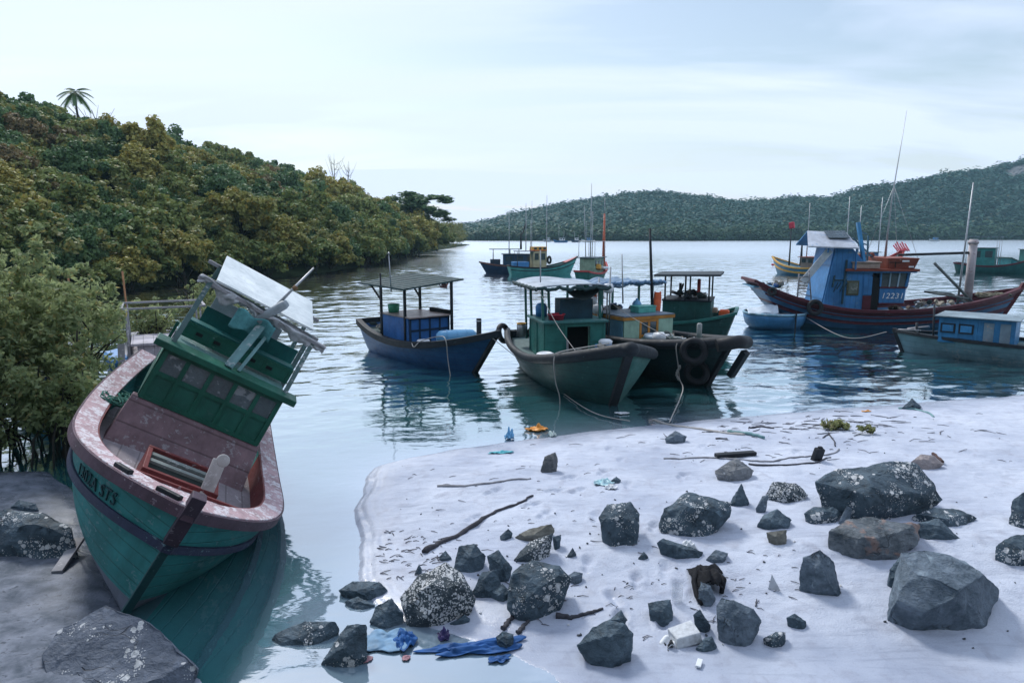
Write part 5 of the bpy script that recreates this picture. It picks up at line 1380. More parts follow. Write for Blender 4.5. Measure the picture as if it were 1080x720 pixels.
# grey blue skiff at the right edge
Hs = dict(x=16.029, y=20.757, yaw=2.422, L=7.64, B=2.09, zst=.72, zm=.64, zb=.70, rk=.458, vee=.5)
bh = boat_root('fishing_boat', 'weathered grey blue skiff with low blue cabin at the right edge', Hs)
hull(bh, Hs, [paint('skiff_blue', (.22, .36, .42), (.34, .42, .44), .40, .6, .9, 5.0)])
gunwale(bh, Hs, M_black, .05, .09, -.05, .05)
deck(bh, Hs, .12, DECK_GR)
stem(bh, Hs, RIM_DK, .12, .08, .08)
SKB = paint('skiff_cabin', (.05, .24, .48), (.2, .4, .52), .2, .5)
sx0, sx1 = .42, 2.38
wall_panels(bh, 'cabin_side', (sx0, .74, .55), (sx1 - sx0, 0, 0), (0, 0, .80), 4, (.55, .75), [SKB, SKB, M_glass_gr], .05, .09, .02, (0, 1, 0))
for k in (2, 3):
    mb = MB(); x_ = sx0 + .25 + .49 * k; mb.box((x_, .77, 1.02), (.40, .03, .30)); wf = mb.build('window', RIM_DK, bh); mb = MB(); mb.box((x_, .787, 1.02), (.30, .01, .21)); mb.build('pane', SKB, wf)
for k in (0, 1):
    mb = MB(); x_ = sx0 + .22 + .42 * k; mb.box((x_, .775, .95), (.26, .025, .62)); mb.build('shutter', paint('shutter_grey', (.22, .30, .36), (.44, .36, .32), .35, .6), bh)
mb = MB(); mb.box(((sx0 + sx1) / 2, -.74, .95), (sx1 - sx0, .05, .8)); mb.box((sx0, 0, .95), (.05, 1.42, .8)); mb.box((sx1, 0, .95), (.05, 1.42, .8)); mb.build('cabin_walls', SKB, bh)
mb = MB(); mb.box(((sx0 + sx1) / 2, 0, 1.39), (sx1 - sx0 + .28, 1.85, .035)); mb.build('cabin_roof', paint('skiff_roof', (.22, .29, .33), (.12, .13, .14), .35, .6), bh, bevel=.01)
mb = MB(); mb.tube([(2.55, .55, .6), (2.60, .6, 1.75)], .03, 6); mb.tube([(3.1, .2, .6), (3.12, .2, 1.05)], .04, 6); mb.build('deck_stake', M_wood_dk, bh)
mb = MB(); mb.tube([(3.6, .45, .80), (2.9, .7, .86)], .025, 6); mb.tube([(3.4, .1, .80), (2.75, .2, .95)], .035, 6); mb.tube([(3.3, -.2, .80), (3.0, .62, .80)], .03, 6)
tag(mb.build('bamboo_poles', M_wood_gr, None, matrix=root_matrix(bh)), 'few pale poles lying on the bow of the grey blue skiff', 'poles')
mb = MB()
for k in range(10): mb.lathe([(0, -.12), (.14, -.06), (.15, .05), (0, .12)], (-.35 - .1 * (k % 4), -.5 + .12 * k, .70 + .05 * (k % 3)), 10)
tag(mb.build('net_pile', plain('net_brown', (.12, .09, .06), .9, .4), None, matrix=root_matrix(bh)), 'brown net pile behind the skiff cabin at the right edge', 'net')

# ------------------------------------------------------------------ boats farther out
def small_boat(label, px, Y, yaw, L, hullm, rimm, zb=1.3, zst=.9, beam=None, extra=None, group=None):
    x = float(at_y(px, 260, Y)[0])
    c = dict(x=x, y=Y, yaw=yaw, L=L, B=beam or L * .30, zst=zst, zm=.75, zb=zb, rk=.9, vee=.45)
    r = boat_root('fishing_boat', label, c, group)
    hull(r, c, [hullm], nt=18, nz=7); gunwale(r, c, rimm, .06, .09, -.09, .05); deck(r, c, .2, DECK_GR)
    return r, c
def house(r, name, x0, x1, w, z0, z1, mat, roofm, over=.12, win=3, winm=None):
    mb = MB(); mb.box(((x0 + x1) / 2, 0, (z0 + z1) / 2), (x1 - x0, w, z1 - z0)); o = mb.build(name, mat, r, bevel=.01)
    mb = MB(); mb.box(((x0 + x1) / 2, 0, z1 + .03), (x1 - x0 + 2 * over, w + 2 * over, .06)); mb.build('roof', roofm, r)
    for k in range(win):
        for sg in (-1, 1):
            f = (x1 - x0) / win; mb = MB(); mb.box((x0 + f * (k + .5), sg * (w / 2 + .005), z0 + (z1 - z0) * .66), (f * .62, .03, (z1 - z0) * .38)); mb.build('window', winm or M_glass, o)
    return o
def mast(r, x, y, z0, z1, rad=.05, mat=None, lean=(0, 0), name='mast'):
    mb = MB(); mb.tube([(x, y, z0), (x + lean[0], y + lean[1], z1)], [rad, rad * .45], 7); return mb.build(name, mat or M_metal, r)
NAVY = paint('navy_hull', (.018, .05, .115), (.10, .12, .16), .2, .6)
TURQ = paint('turquoise_hull', (.10, .42, .40), (.22, .45, .44), .15, .5)
M_pale_roof = paint('pale_roof_dark', (.10, .14, .17), (.3, .34, .36), .25, .6)
# dark blue boat, bow towards the left
r, c = small_boat('dark blue far boat with low roofed cabin left of the turquoise one', 540, 69.5, math.radians(183), 6.6, NAVY, paint('rim_brown', (.16, .08, .07), None, .2, .6), 1.15, .95)
house(r, 'cabin', -2.4, .9, 1.5, .7, 1.9, paint('navy_cabin', (.02, .07, .14), (.08, .14, .2), .2, .6), M_pale_roof, .15, 3)
mb = MB(); mb.box((.7, 0, 2.42), (3.2, 1.7, .06)); mb.build('awning', M_pale_roof, r)
for x_ in (1.9, .2, -.7):
    for sg in (-1, 1): mast(r, x_, sg * .7, .7, 2.40, .04, M_wood_dk, name='awning_post')
mb = MB(); mb.box((1.7, 0, 1.1), (1.0, 1.2, .6)); mb.build('net_bin', paint('bin_dark', (.03, .05, .08), None, .2, .8), r)
mast(r, .3, .2, 1.9, 6.2, .05); mast(r, -2.0, 0, 1.9, 7.2, .04); mast(r, -.9, .1, 2.4, 4.2, .12, M_black, name='rolled_flag')
# turquoise boat
r, c = small_boat('turquoise far boat with orange topped cabin and red bow deck', 573, 66.5, math.radians(12), 6.9, TURQ, M_black, 1.75, .95)
strake(r, c, .72, M_black, .03, .08)
house(r, 'cabin', -1.15, .15, 1.4, .7, 2.35, paint('cream_cabin', (.46, .42, .26), (.26, .5, .46), .3, .5), M_orange, .06, 2)
mb = MB(); mb.box((-.5, 0, 2.55), (1.35, 1.45, .34)); mb.build('orange_top', M_yellow, r)
for k in range(3):
    mb = MB(); mb.box((-.95 + .45 * k, -.73, 2.56), (.26, .02, .2)); mb.build('window', M_glass, r)
deck(r, c, -.06, M_red, .80, .985, .02, 'foredeck')
mb = MB(); mb.box((-2.3, 0, 1.05), (1.5, 1.2, .5)); mb.build('blue_box', M_blue_pl, r, bevel=.03)
mb = MB(); mb.box((-1.9, 0, 2.3), (1.8, 1.5, .06)); mb.build('awning', M_pale_roof, r)
for sg in (-1, 1): mast(r, -2.7, sg * .65, .8, 2.28, .04, M_wood_dk, name='awning_post')
mast(r, .35, .1, 1.0, 7.6, .05); mast(r, -1.7, .1, 2.3, 6.8, .05); mast(r, -1.3, -.2, 2.3, 5.2, .035)
mb = MB(); mb.torus((.55, -.2, 1.45), .32, .1, (1, .2, 0), 20, 8)
item(r, 'tyre', 'dark tyre on the deck of the turquoise boat', 'tyre', mb, M_rubber)
mb = MB(); mb.bar((-2.0, .3, 3.9), (-1.7, .3, 4.9), .22, .08); item(r, 'flag', 'dark rolled flag above the turquoise boat', 'flag', mb, M_black)
# green boat with the orange mast
r, c = small_boat('green far boat with red rail and tall orange mast', 627, 57.5, math.radians(62), 5.6, paint('mid_green_hull', (.03, .16, .14), (.10, .2, .2), .2, .6), M_red, 1.5, 1.0)
house(r, 'cabin', -1.6, .5, 1.3, .8, 2.0, paint('sage_cabin', (.26, .38, .28), (.36, .42, .36), .25, .6), M_pale_roof, .2, 3)
mb = MB()
for a, b in (((-1.7, -.7, 2.1), (-1.7, -.7, 3.35)), ((.5, -.7, 2.1), (.5, -.7, 3.35)), ((-1.7, .7, 2.1), (-1.7, .7, 3.35)), ((.5, .7, 2.1), (.5, .7, 3.35)), ((-1.7, -.7, 3.35), (.5, -.7, 3.35)), ((-1.7, .7, 3.35), (.5, .7, 3.35)), ((-1.7, -.7, 3.35), (-1.7, .7, 3.35)), ((.5, -.7, 3.35), (.5, .7, 3.35))): mb.tube([a, b], .025, 5)
mb.build('roof_frame', M_metal, r)
mast(r, .75, -.55, .8, 5.6, .16, paint('orange_mast', (.52, .13, .07), (.6, .5, .46), .3, .5)); mast(r, .75, -.55, 5.6, 6.9, .04, name='aerial')
mast(r, -.9, 0, 2.0, 8.0, .05); mast(r, -1.4, .2, 2.0, 6.2, .04, lean=(-.5, 0)); mast(r, .0, .2, 2.0, 5.8, .04)
mb = MB(); mb.box((-.9, -.75, 1.25), (.8, .4, .4), (.1, .2, .3)); item(r, 'tarp_bundle', 'yellow bundle on the side of the green orange masted boat', 'bundle', mb, M_yellow, bevel=.08)
mb = MB(); mb.box((.3, -.8, 1.15), (1.4, .35, .22), (0, .05, .05)); item(r, 'sheet_bundle', 'white bundle behind the orange mast', 'bundle', mb, M_white, bevel=.08)
# orange and blue boat behind the trawler stern
r, c = small_boat('blue far boat with orange rail and red flag behind the trawler', 848, 66.0, math.radians(118), 7.4, paint('sky_hull', (.06, .22, .36), None, .2, .5), M_yellow, 1.7, 1.1, 2.6)
strake(r, c, .62, M_yellow, .04, .18)
house(r, 'cabin', -2.6, -.4, 1.7, .8, 1.75, paint('rustic_cabin', (.22, .20, .18), (.12, .26, .36), .3, .6), BROWN, .2, 3)
mast(r, 1.6, .0, .9, 4.7, .09, M_wood_dk)
mb = MB(); mb.box((1.6, -.05, 4.75), (.5, .34, .62), (.1, .2, .3)); mb.build('flag', M_redpl, r, bevel=.08)
mast(r, .4, -.2, .9, 3.3, .14, M_black, name='bollard'); mast(r, -.6, .3, 1.8, 6.8, .05); mast(r, -1.9, 0, 1.8, 3.6, .06)
# red prow and masts beyond the trawler wheelhouse
r, c = small_boat('red prowed far boat behind the trawler wheelhouse roof', 917, 62.0, math.radians(20), 8.6, paint('red_hull', (.36, .045, .04), (.24, .12, .12), .2, .5), M_red, 2.6, 1.3, 2.6)
house(r, 'cabin', -3.2, .2, 1.7, .8, 2.3, CABB, M_pale_roof, .2, 4)
for k, (x_, z_) in enumerate(((-2.6, 7.2), (-1.2, 6.4), (1.2, 7.2), (2.2, 5.6))): mast(r, x_, .1, .9, z_, .06)
mb = MB()
for k in range(8): mb.bar((3.0 + .2 * k, -.4, 2.4), (3.2 + .2 * k, .3, 2.9 + .15 * (k % 3)), .08)
mb.build('bow_gear', M_redpl, r)
# far right pair
r, c = small_boat('dark green far boat with red bow and open canopy near the right edge', 1054, 69.0, math.radians(-42), 7.2, paint('deep_green_hull', (.02, .12, .12), None, .2, .5), TRR, 2.0, 1.0, 2.4)
house(r, 'cabin', -2.2, -.2, 1.6, .8, 2.5, paint('sea_cabin', (.03, .20, .19), None, .2, .5), GRN_DK, .1, 2)
mb = MB(); mb.box((-1.3, 0, 3.62), (3.0, 1.8, .07)); mb.build('canopy', M_pale_roof, r)
for x_ in (-2.6, -.1, .1):
    for sg in (-1, 1): mast(r, x_, sg * .8, .8, 3.6, .035, name='canopy_post')
stem(r, c, paint('stem_rust', (.20, .07, .05), None, .2, .6), .2, .1, .1)
r, c = small_boat('teal far boat cut by the right edge of the view', 1092, 72.0, math.radians(8), 7.0, paint('teal_far', (.05, .30, .34), None, .2, .5), GRN_DK, 1.7, 1.5, 2.4)
house(r, 'cabin', -1.0, 1.5, 1.6, .8, 2.3, TEAL_IN, M_pale_roof)
# tiny boats by the far shore
tiny = [(591, 300, 6.5, 'tiny blue hulled boat with two masts by the far shore', CABB, 7.5), (607, 310, 4.6, 'tiny dark hulled boat with a low cabin by the far shore', NAVY, 4.5), (620, 318, 6.5, 'tiny pale hulled boat with tall masts by the far shore', M_white, 9.5), (577, 325, 4.4, 'tiny grey boat leftmost of those by the far shore', M_metal, 3.5), (985, 340, 6.0, 'tiny pale boat alone under the far hill on the right', M_white, 3.5)]
for px, Y, L, lab, hm, mh in tiny:
    c = dict(x=float(at_y(px, 255, Y)[0]), y=Y, yaw=math.radians(170 + px % 7 * 4), L=L, B=L * .3, zst=1.0, zm=.8, zb=1.5, rk=.8)
    r = boat_root('fishing_boat', lab, c); hull(r, c, [hm], nt=10, nz=5); gunwale(r, c, M_black); deck(r, c, .2, DECK_GR)
    house(r, 'cabin', -L * .3, L * .05, L * .2, .6, 2.0, M_white if hm is not M_white else CABB, M_pale_roof, .1, 2)
    if mh > 4: mast(r, L * .1, 0, .8, mh, .10); mast(r, -L * .2, 0, .8, mh * .7, .08, lean=(-.4, 0))
mb = MB(); mb.lathe([(0, -.12), (.16, -.08), (.2, 0), (.16, .1), (0, .16)], (float(at(815, 280)[0]), float(at(815, 280)[1]), .1), 12)
tag(mb.build('buoy', M_redpl), 'small red buoy on the water left of the orange railed boat', 'buoy')

# old boat and frame behind the stranded one, half hidden by mangroves
q = dict(x=-9.6, y=18.6, yaw=math.radians(-62), L=6.6, B=2.1, zst=.9, zm=.6, zb=1.1, rk=.8, vee=.45)
r = boat_root('fishing_boat', 'old grey decked boat with a bare awning frame behind the stranded boat', q)
hull(r, q, [paint('old_blue_hull', (.05, .17, .36), (.3, .34, .38), .35, .6)]); gunwale(r, q, M_wood_gr, .06, .12, -.08, .05)
deck(r, q, .12, paint('old_deck', (.36, .33, .36), (.5, .48, .5), .4, .8, 1, 5.0, .4, 'Y'))
fr = [(-1.6, -.85), (-1.6, .95), (.3, -.85), (.3, .95)]
for x_, y_ in fr: mast(r, x_, y_, .5, 2.0, .045, M_wood_gr, name='frame_post')
mb = MB()
for a, b in ((0, 1), (2, 3), (0, 2), (1, 3)): mb.bar((fr[a][0], fr[a][1] * 1.12, 2.02), (fr[b][0], fr[b][1] * 1.12, 2.02), .07, .05)
mb.build('awning_frame', M_wood_gr, r)
mb = MB(); mb.box((-.6, .05, 1.05), (1.9, 1.7, .07)); mb.box((-.6, .05, .75), (1.7, 1.4, .5)); mb.build('engine_cover', paint('cover_grey', (.40, .38, .42), (.55, .54, .58), .4, .7, 1, 4.0, .4, 'Y'), r, bevel=.01)
mb = MB(); mb.bar((1.0, -1.0, .5), (2.6, .2, 1.0), .2, .08); mb.bar((.8, -1.05, .3), (.75, -1.0, 1.2), .16, .1); mb.build('loose_timbers', M_wood_gr, r)
mb = MB(); mb.box((-.2, -1.15, .45), (1.1, .5, .7), (.2, .1, .2)); item(r, 'tarp', 'blue tarp bunched beside the old grey decked boat', 'tarp', mb, M_blue_pl, bevel=.12)
q2 = dict(x=-11.5, y=16.9, yaw=math.radians(-50), L=5.2, B=1.8, zst=.8, zm=.6, zb=1.0, rk=.7, vee=.45)
r = boat_root('fishing_boat', 'blue boat with white heaped sheets hidden among the mangroves', q2)
hull(r, q2, [paint('old_blue_hull', (0, 0, 0))]); gunwale(r, q2, M_wood_gr); deck(r, q2, .15, DECK_GR)
mb = MB(); rr = random.Random(6)
for k in range(14): mb.box((-1.2 + .18 * k, rr.uniform(-.5, .5), .85 + .25 * rr.random()), (.5, .6, .25), (rr.random(), rr.random(), rr.random()))
item(r, 'foam_heap', 'heap of white foam and sheets on the boat among the mangroves', 'foam', mb, M_white, bevel=.05)
for px, py, h_, lab in ((129, 286, 1.3, 'thin stake with rusty tip standing behind the mangroves'), (71, 287, .9, 'short pale stake standing deep in the mangroves')):
    b = at_y(px, py, 20.0); mb = MB(); mb.tube([(b[0] + .1, b[1], -.3), tuple(b)], .03, 6); tag(mb.build('stake', plain('rust_stake', (.40, .20, .10), .8)), lab, 'stake')

# ------------------------------------------------------------------ mangroves on the left bank
def mangrove(label, loc, rx, h, nclump, seed, rz=0.0):
    r = empty('mangrove', label, 'mangrove', loc, (0, 0, rz))
    rs = np.random.RandomState(seed); rr = random.Random(seed)
    d = rs.normal(size=(nclump, 3)); d /= np.linalg.norm(d, axis=1)[:, None]
    rad = (0.25 + .75 * rs.random(nclump) ** .55)
    C = d * rad[:, None] * np.array([rx, rx * .8, h * .46]) + np.array([0, 0, h * .58])
    C[:, 2] = np.maximum(C[:, 2], .45 + .3 * rs.random(nclump))
    V, Q = leaf_cloud(rs, C, (.20 + .16 * rs.random(nclump)), 100, .025, aspect=2.2, up=.45, diamond=True)
    # upright leafy shoots breaking the outline
    T = C[rs.randint(0, nclump, nclump)] + np.stack([rs.normal(size=nclump) * .1, rs.normal(size=nclump) * .1, .25 + .35 * rs.random(nclump)], -1)
    V2, Q2 = leaf_cloud(rs, T, np.full(nclump, .12), 34, .024, aspect=2.4, up=.3, diamond=True)
    link_mesh('crown', np_mesh(bpy.data.meshes.new('crown'), np.concatenate([V, V2]), np.concatenate([Q, Q2 + len(V)]), None), F_mang, r)
    mb = MB()
    for k in range(7):
        a = rr.random() * 6.28; b0 = Vector((rr.uniform(-.5, .5) * rx * .5, rr.uniform(-.4, .4) * rx * .5, -.4)); e = Vector((math.cos(a) * rx * .6, math.sin(a) * rx * .5, h * rr.uniform(.5, .85)))
        m1 = b0.lerp(e, .4) + Vector((rr.uniform(-.2, .2), rr.uniform(-.2, .2), .25))
        mb.tube([b0, b0.lerp(m1, .5) + Vector((rr.uniform(-.06, .06), 0, 0)), m1, e], [.055, .048, .036, .012], 6)
        for j in range(5):
            s0 = m1.lerp(e, rr.random()); e2 = s0 + Vector((rr.uniform(-.6, .6), rr.uniform(-.6, .6), rr.uniform(.1, .7))); mb.tube([s0, s0.lerp(e2, .5) + Vector((0, 0, .06)), e2], [.018, .013, .005], 5)
    mb.build('trunk', M_bark, r)
    mb = MB()
    for k in range(16):
        a = rr.random() * 6.28; q = rr.uniform(.2, .9) * rx; mb.tube([(math.cos(a) * q * .35, math.sin(a) * q * .35, rr.uniform(.5, .9)), (math.cos(a) * q * .8, math.sin(a) * q * .8, rr.uniform(.3, .5)), (math.cos(a) * q, math.sin(a) * q, -.35)], [.022, .02, .016], 5)
    mb.build('stilt_roots', M_bark, r)
    return r
MG = [('tall olive mangrove bush filling the left edge of the view', (-9.9, 12.4, 0), 1.65, 4.0, 130, 1), ('broad mangrove bush between the left edge bush and the stranded boat', (-8.7, 13.0, 0), 1.15, 3.1, 84, 2),
      ('low mangrove bush leaning over the water beside the stranded hull', (-8.05, 11.9, 0), .85, 1.9, 46, 3), ('pale mangrove bush behind the broad one near the old boat', (-10.9, 15.8, 0), 1.4, 2.9, 78, 4),
      ('dense mangrove bush at the far left above the dark roots', (-12.4, 14.2, 0), 2.0, 4.3, 110, 5), ('small mangrove sprig in the water left of the old awning frame', (-10.9, 20.4, 0), .7, 1.9, 26, 6),
      ('dark mangrove bush low at the left edge over the roots', (-9.1, 11.4, 0), 1.1, 2.2, 66, 8), ('small yellowish mangrove bush right behind the old awning frame', (-12.2, 27.5, 0), 1.8, 2.0, 60, 9)]
for lab, loc, rx, h, nc, sd in MG: mangrove(lab, loc, rx, h, int(nc * .78), sd)

# ------------------------------------------------------------------ rocks on the beach
def rock(label, outline, mat, depth=0.6, bulge=0.28, ridge=(), seed=0, name='rock', rough=1.0, group=None, sink=0.04, lift=0.0):
    """outline surveyed from the photograph; the stone gets its own depth, facets, a buried foot and a back"""
    rr = random.Random(seed)
    ys = [q[1] for q in outline]; y0, y1 = min(ys), max(ys); xs = [q[0] for q in outline]
    g = on_ground(sum(xs) / len(xs), y1)
    if g.z < -.04: g = Vector(at(sum(xs) / len(xs), y1, -.04))
    ppm = CAM_F / float((np.array(g) - np.array([0, 0, CAM_H])) @ _F)
    W = (max(xs) - min(xs)) / ppm; Hh = (y1 - y0) / ppm; S = (W + Hh) / 2
    dep = depth * S
    P = []
    cx = sum(xs) / len(xs); cy = sum(ys) / len(ys)
    for px, py in outline:
        f = (y1 - py) / max(y1 - y0, 1)
        Y = g.y + 0.10 * dep + f * dep * 0.75
        P.append(Vector(at_y(px, py, Y)))
        P.append(Vector(at_y(cx + (px - cx) * .86, cy + (py - cy) * .86, Y + dep * (.45 + .2 * rr.random()))))
    rd = list(ridge) or [(cx + rr.uniform(-.14, .14) * (max(xs) - min(xs)), cy + rr.uniform(-.1, .16) * (y1 - y0), 1.0), (cx + rr.uniform(-.25, .25) * (max(xs) - min(xs)), cy + rr.uniform(.05, .25) * (y1 - y0), .75)]
    for px, py, k in rd:
        f = (y1 - py) / max(y1 - y0, 1)
        P.append(Vector(at_y(px, py, g.y + 0.10 * dep + f * dep * 0.75 - bulge * S * k)))
    for k in range(6):                                    # buried foot
        a = k * 1.047; P.append(Vector((g.x + math.cos(a) * W * .34, g.y + dep * .45 + math.sin(a) * dep * .3, g.z - sink - .10 * S)))
    ctr = sum(P, Vector()) / len(P)
    bm = bmesh.new()
    for p in P: bm.verts.new(p - ctr)
    r = bmesh.ops.convex_hull(bm, input=bm.verts[:])
    for k in range(5):
        n = Vector((rr.uniform(-.9, .9), -1, rr.uniform(-.25, 1.0))).normalized()
        dots = [v.co.dot(n) for v in bm.verts if v.is_valid]
        hi_, lo_ = max(dots), min(dots)
        cut = hi_ - (hi_ - lo_) * rr.uniform(.03, .105)
        bmesh.ops.bisect_plane(bm, geom=bm.verts[:] + bm.edges[:] + bm.faces[:], dist=1e-5, plane_co=n * cut, plane_no=n, clear_outer=True)
    bmesh.ops.delete(bm, geom=bm.faces[:], context='FACES_ONLY') if False else None
    r = bmesh.ops.convex_hull(bm, input=bm.verts[:])
    junk = [e for e in r['geom_interior'] + r['geom_unused'] if isinstance(e, bmesh.types.BMVert)]
    bmesh.ops.delete(bm, geom=list(set(junk)), context='VERTS')
    bmesh.ops.dissolve_limit(bm, angle_limit=math.radians(9), verts=bm.verts[:], edges=bm.edges[:])
    bmesh.ops.bevel(bm, geom=bm.edges[:], offset=.013 * S, segments=2, affect='EDGES', profile=.6, clamp_overlap=True)
    bmesh.ops.triangulate(bm, faces=bm.faces[:])
    tgt = max(S / 26, .010)
    for _ in range(6):
        es = [e for e in bm.edges if e.calc_length() > tgt * 1.7]
        if not es or len(bm.verts) > 9000: break
        bmesh.ops.subdivide_edges(bm, edges=es, cuts=1)
        bmesh.ops.triangulate(bm, faces=[f for f in bm.faces if len(f.verts) > 3])
    bm.normal_update()
    off = Vector((seed * 3.7, seed * 1.3, 5.1))
    dsp = {}
    for v in bm.verts:
        q = v.co / S
        n = mnoise.fractal(q * 2.2 + off, 1.0, 2.0, 4) * .026 + mnoise.fractal(q * 8 + off, .8, 2.2, 4) * .018
        c = abs(mnoise.noise(q * 4.3 + off)) * -.030
        dsp[v] = v.normal * (n + c) * S * rough
    for v, d in dsp.items(): v.co += d
    for f in bm.faces: f.smooth = True
    bmesh.ops.recalc_face_normals(bm, faces=bm.faces[:])
    me = bpy.data.meshes.new(name); bm.to_mesh(me); bm.free()
    me.set_sharp_from_angle(angle=math.radians(38))
    o = link_mesh(name, me, mat)
    o.location = ctr + Vector((0, 0, lift))
    return tag(o, label, 'rock', group)
K, KL, B1, B2, RU, TA = M_rock, M_rock_lt, M_rock_b1, M_rock_b2, M_rock_rust, M_rock_tan
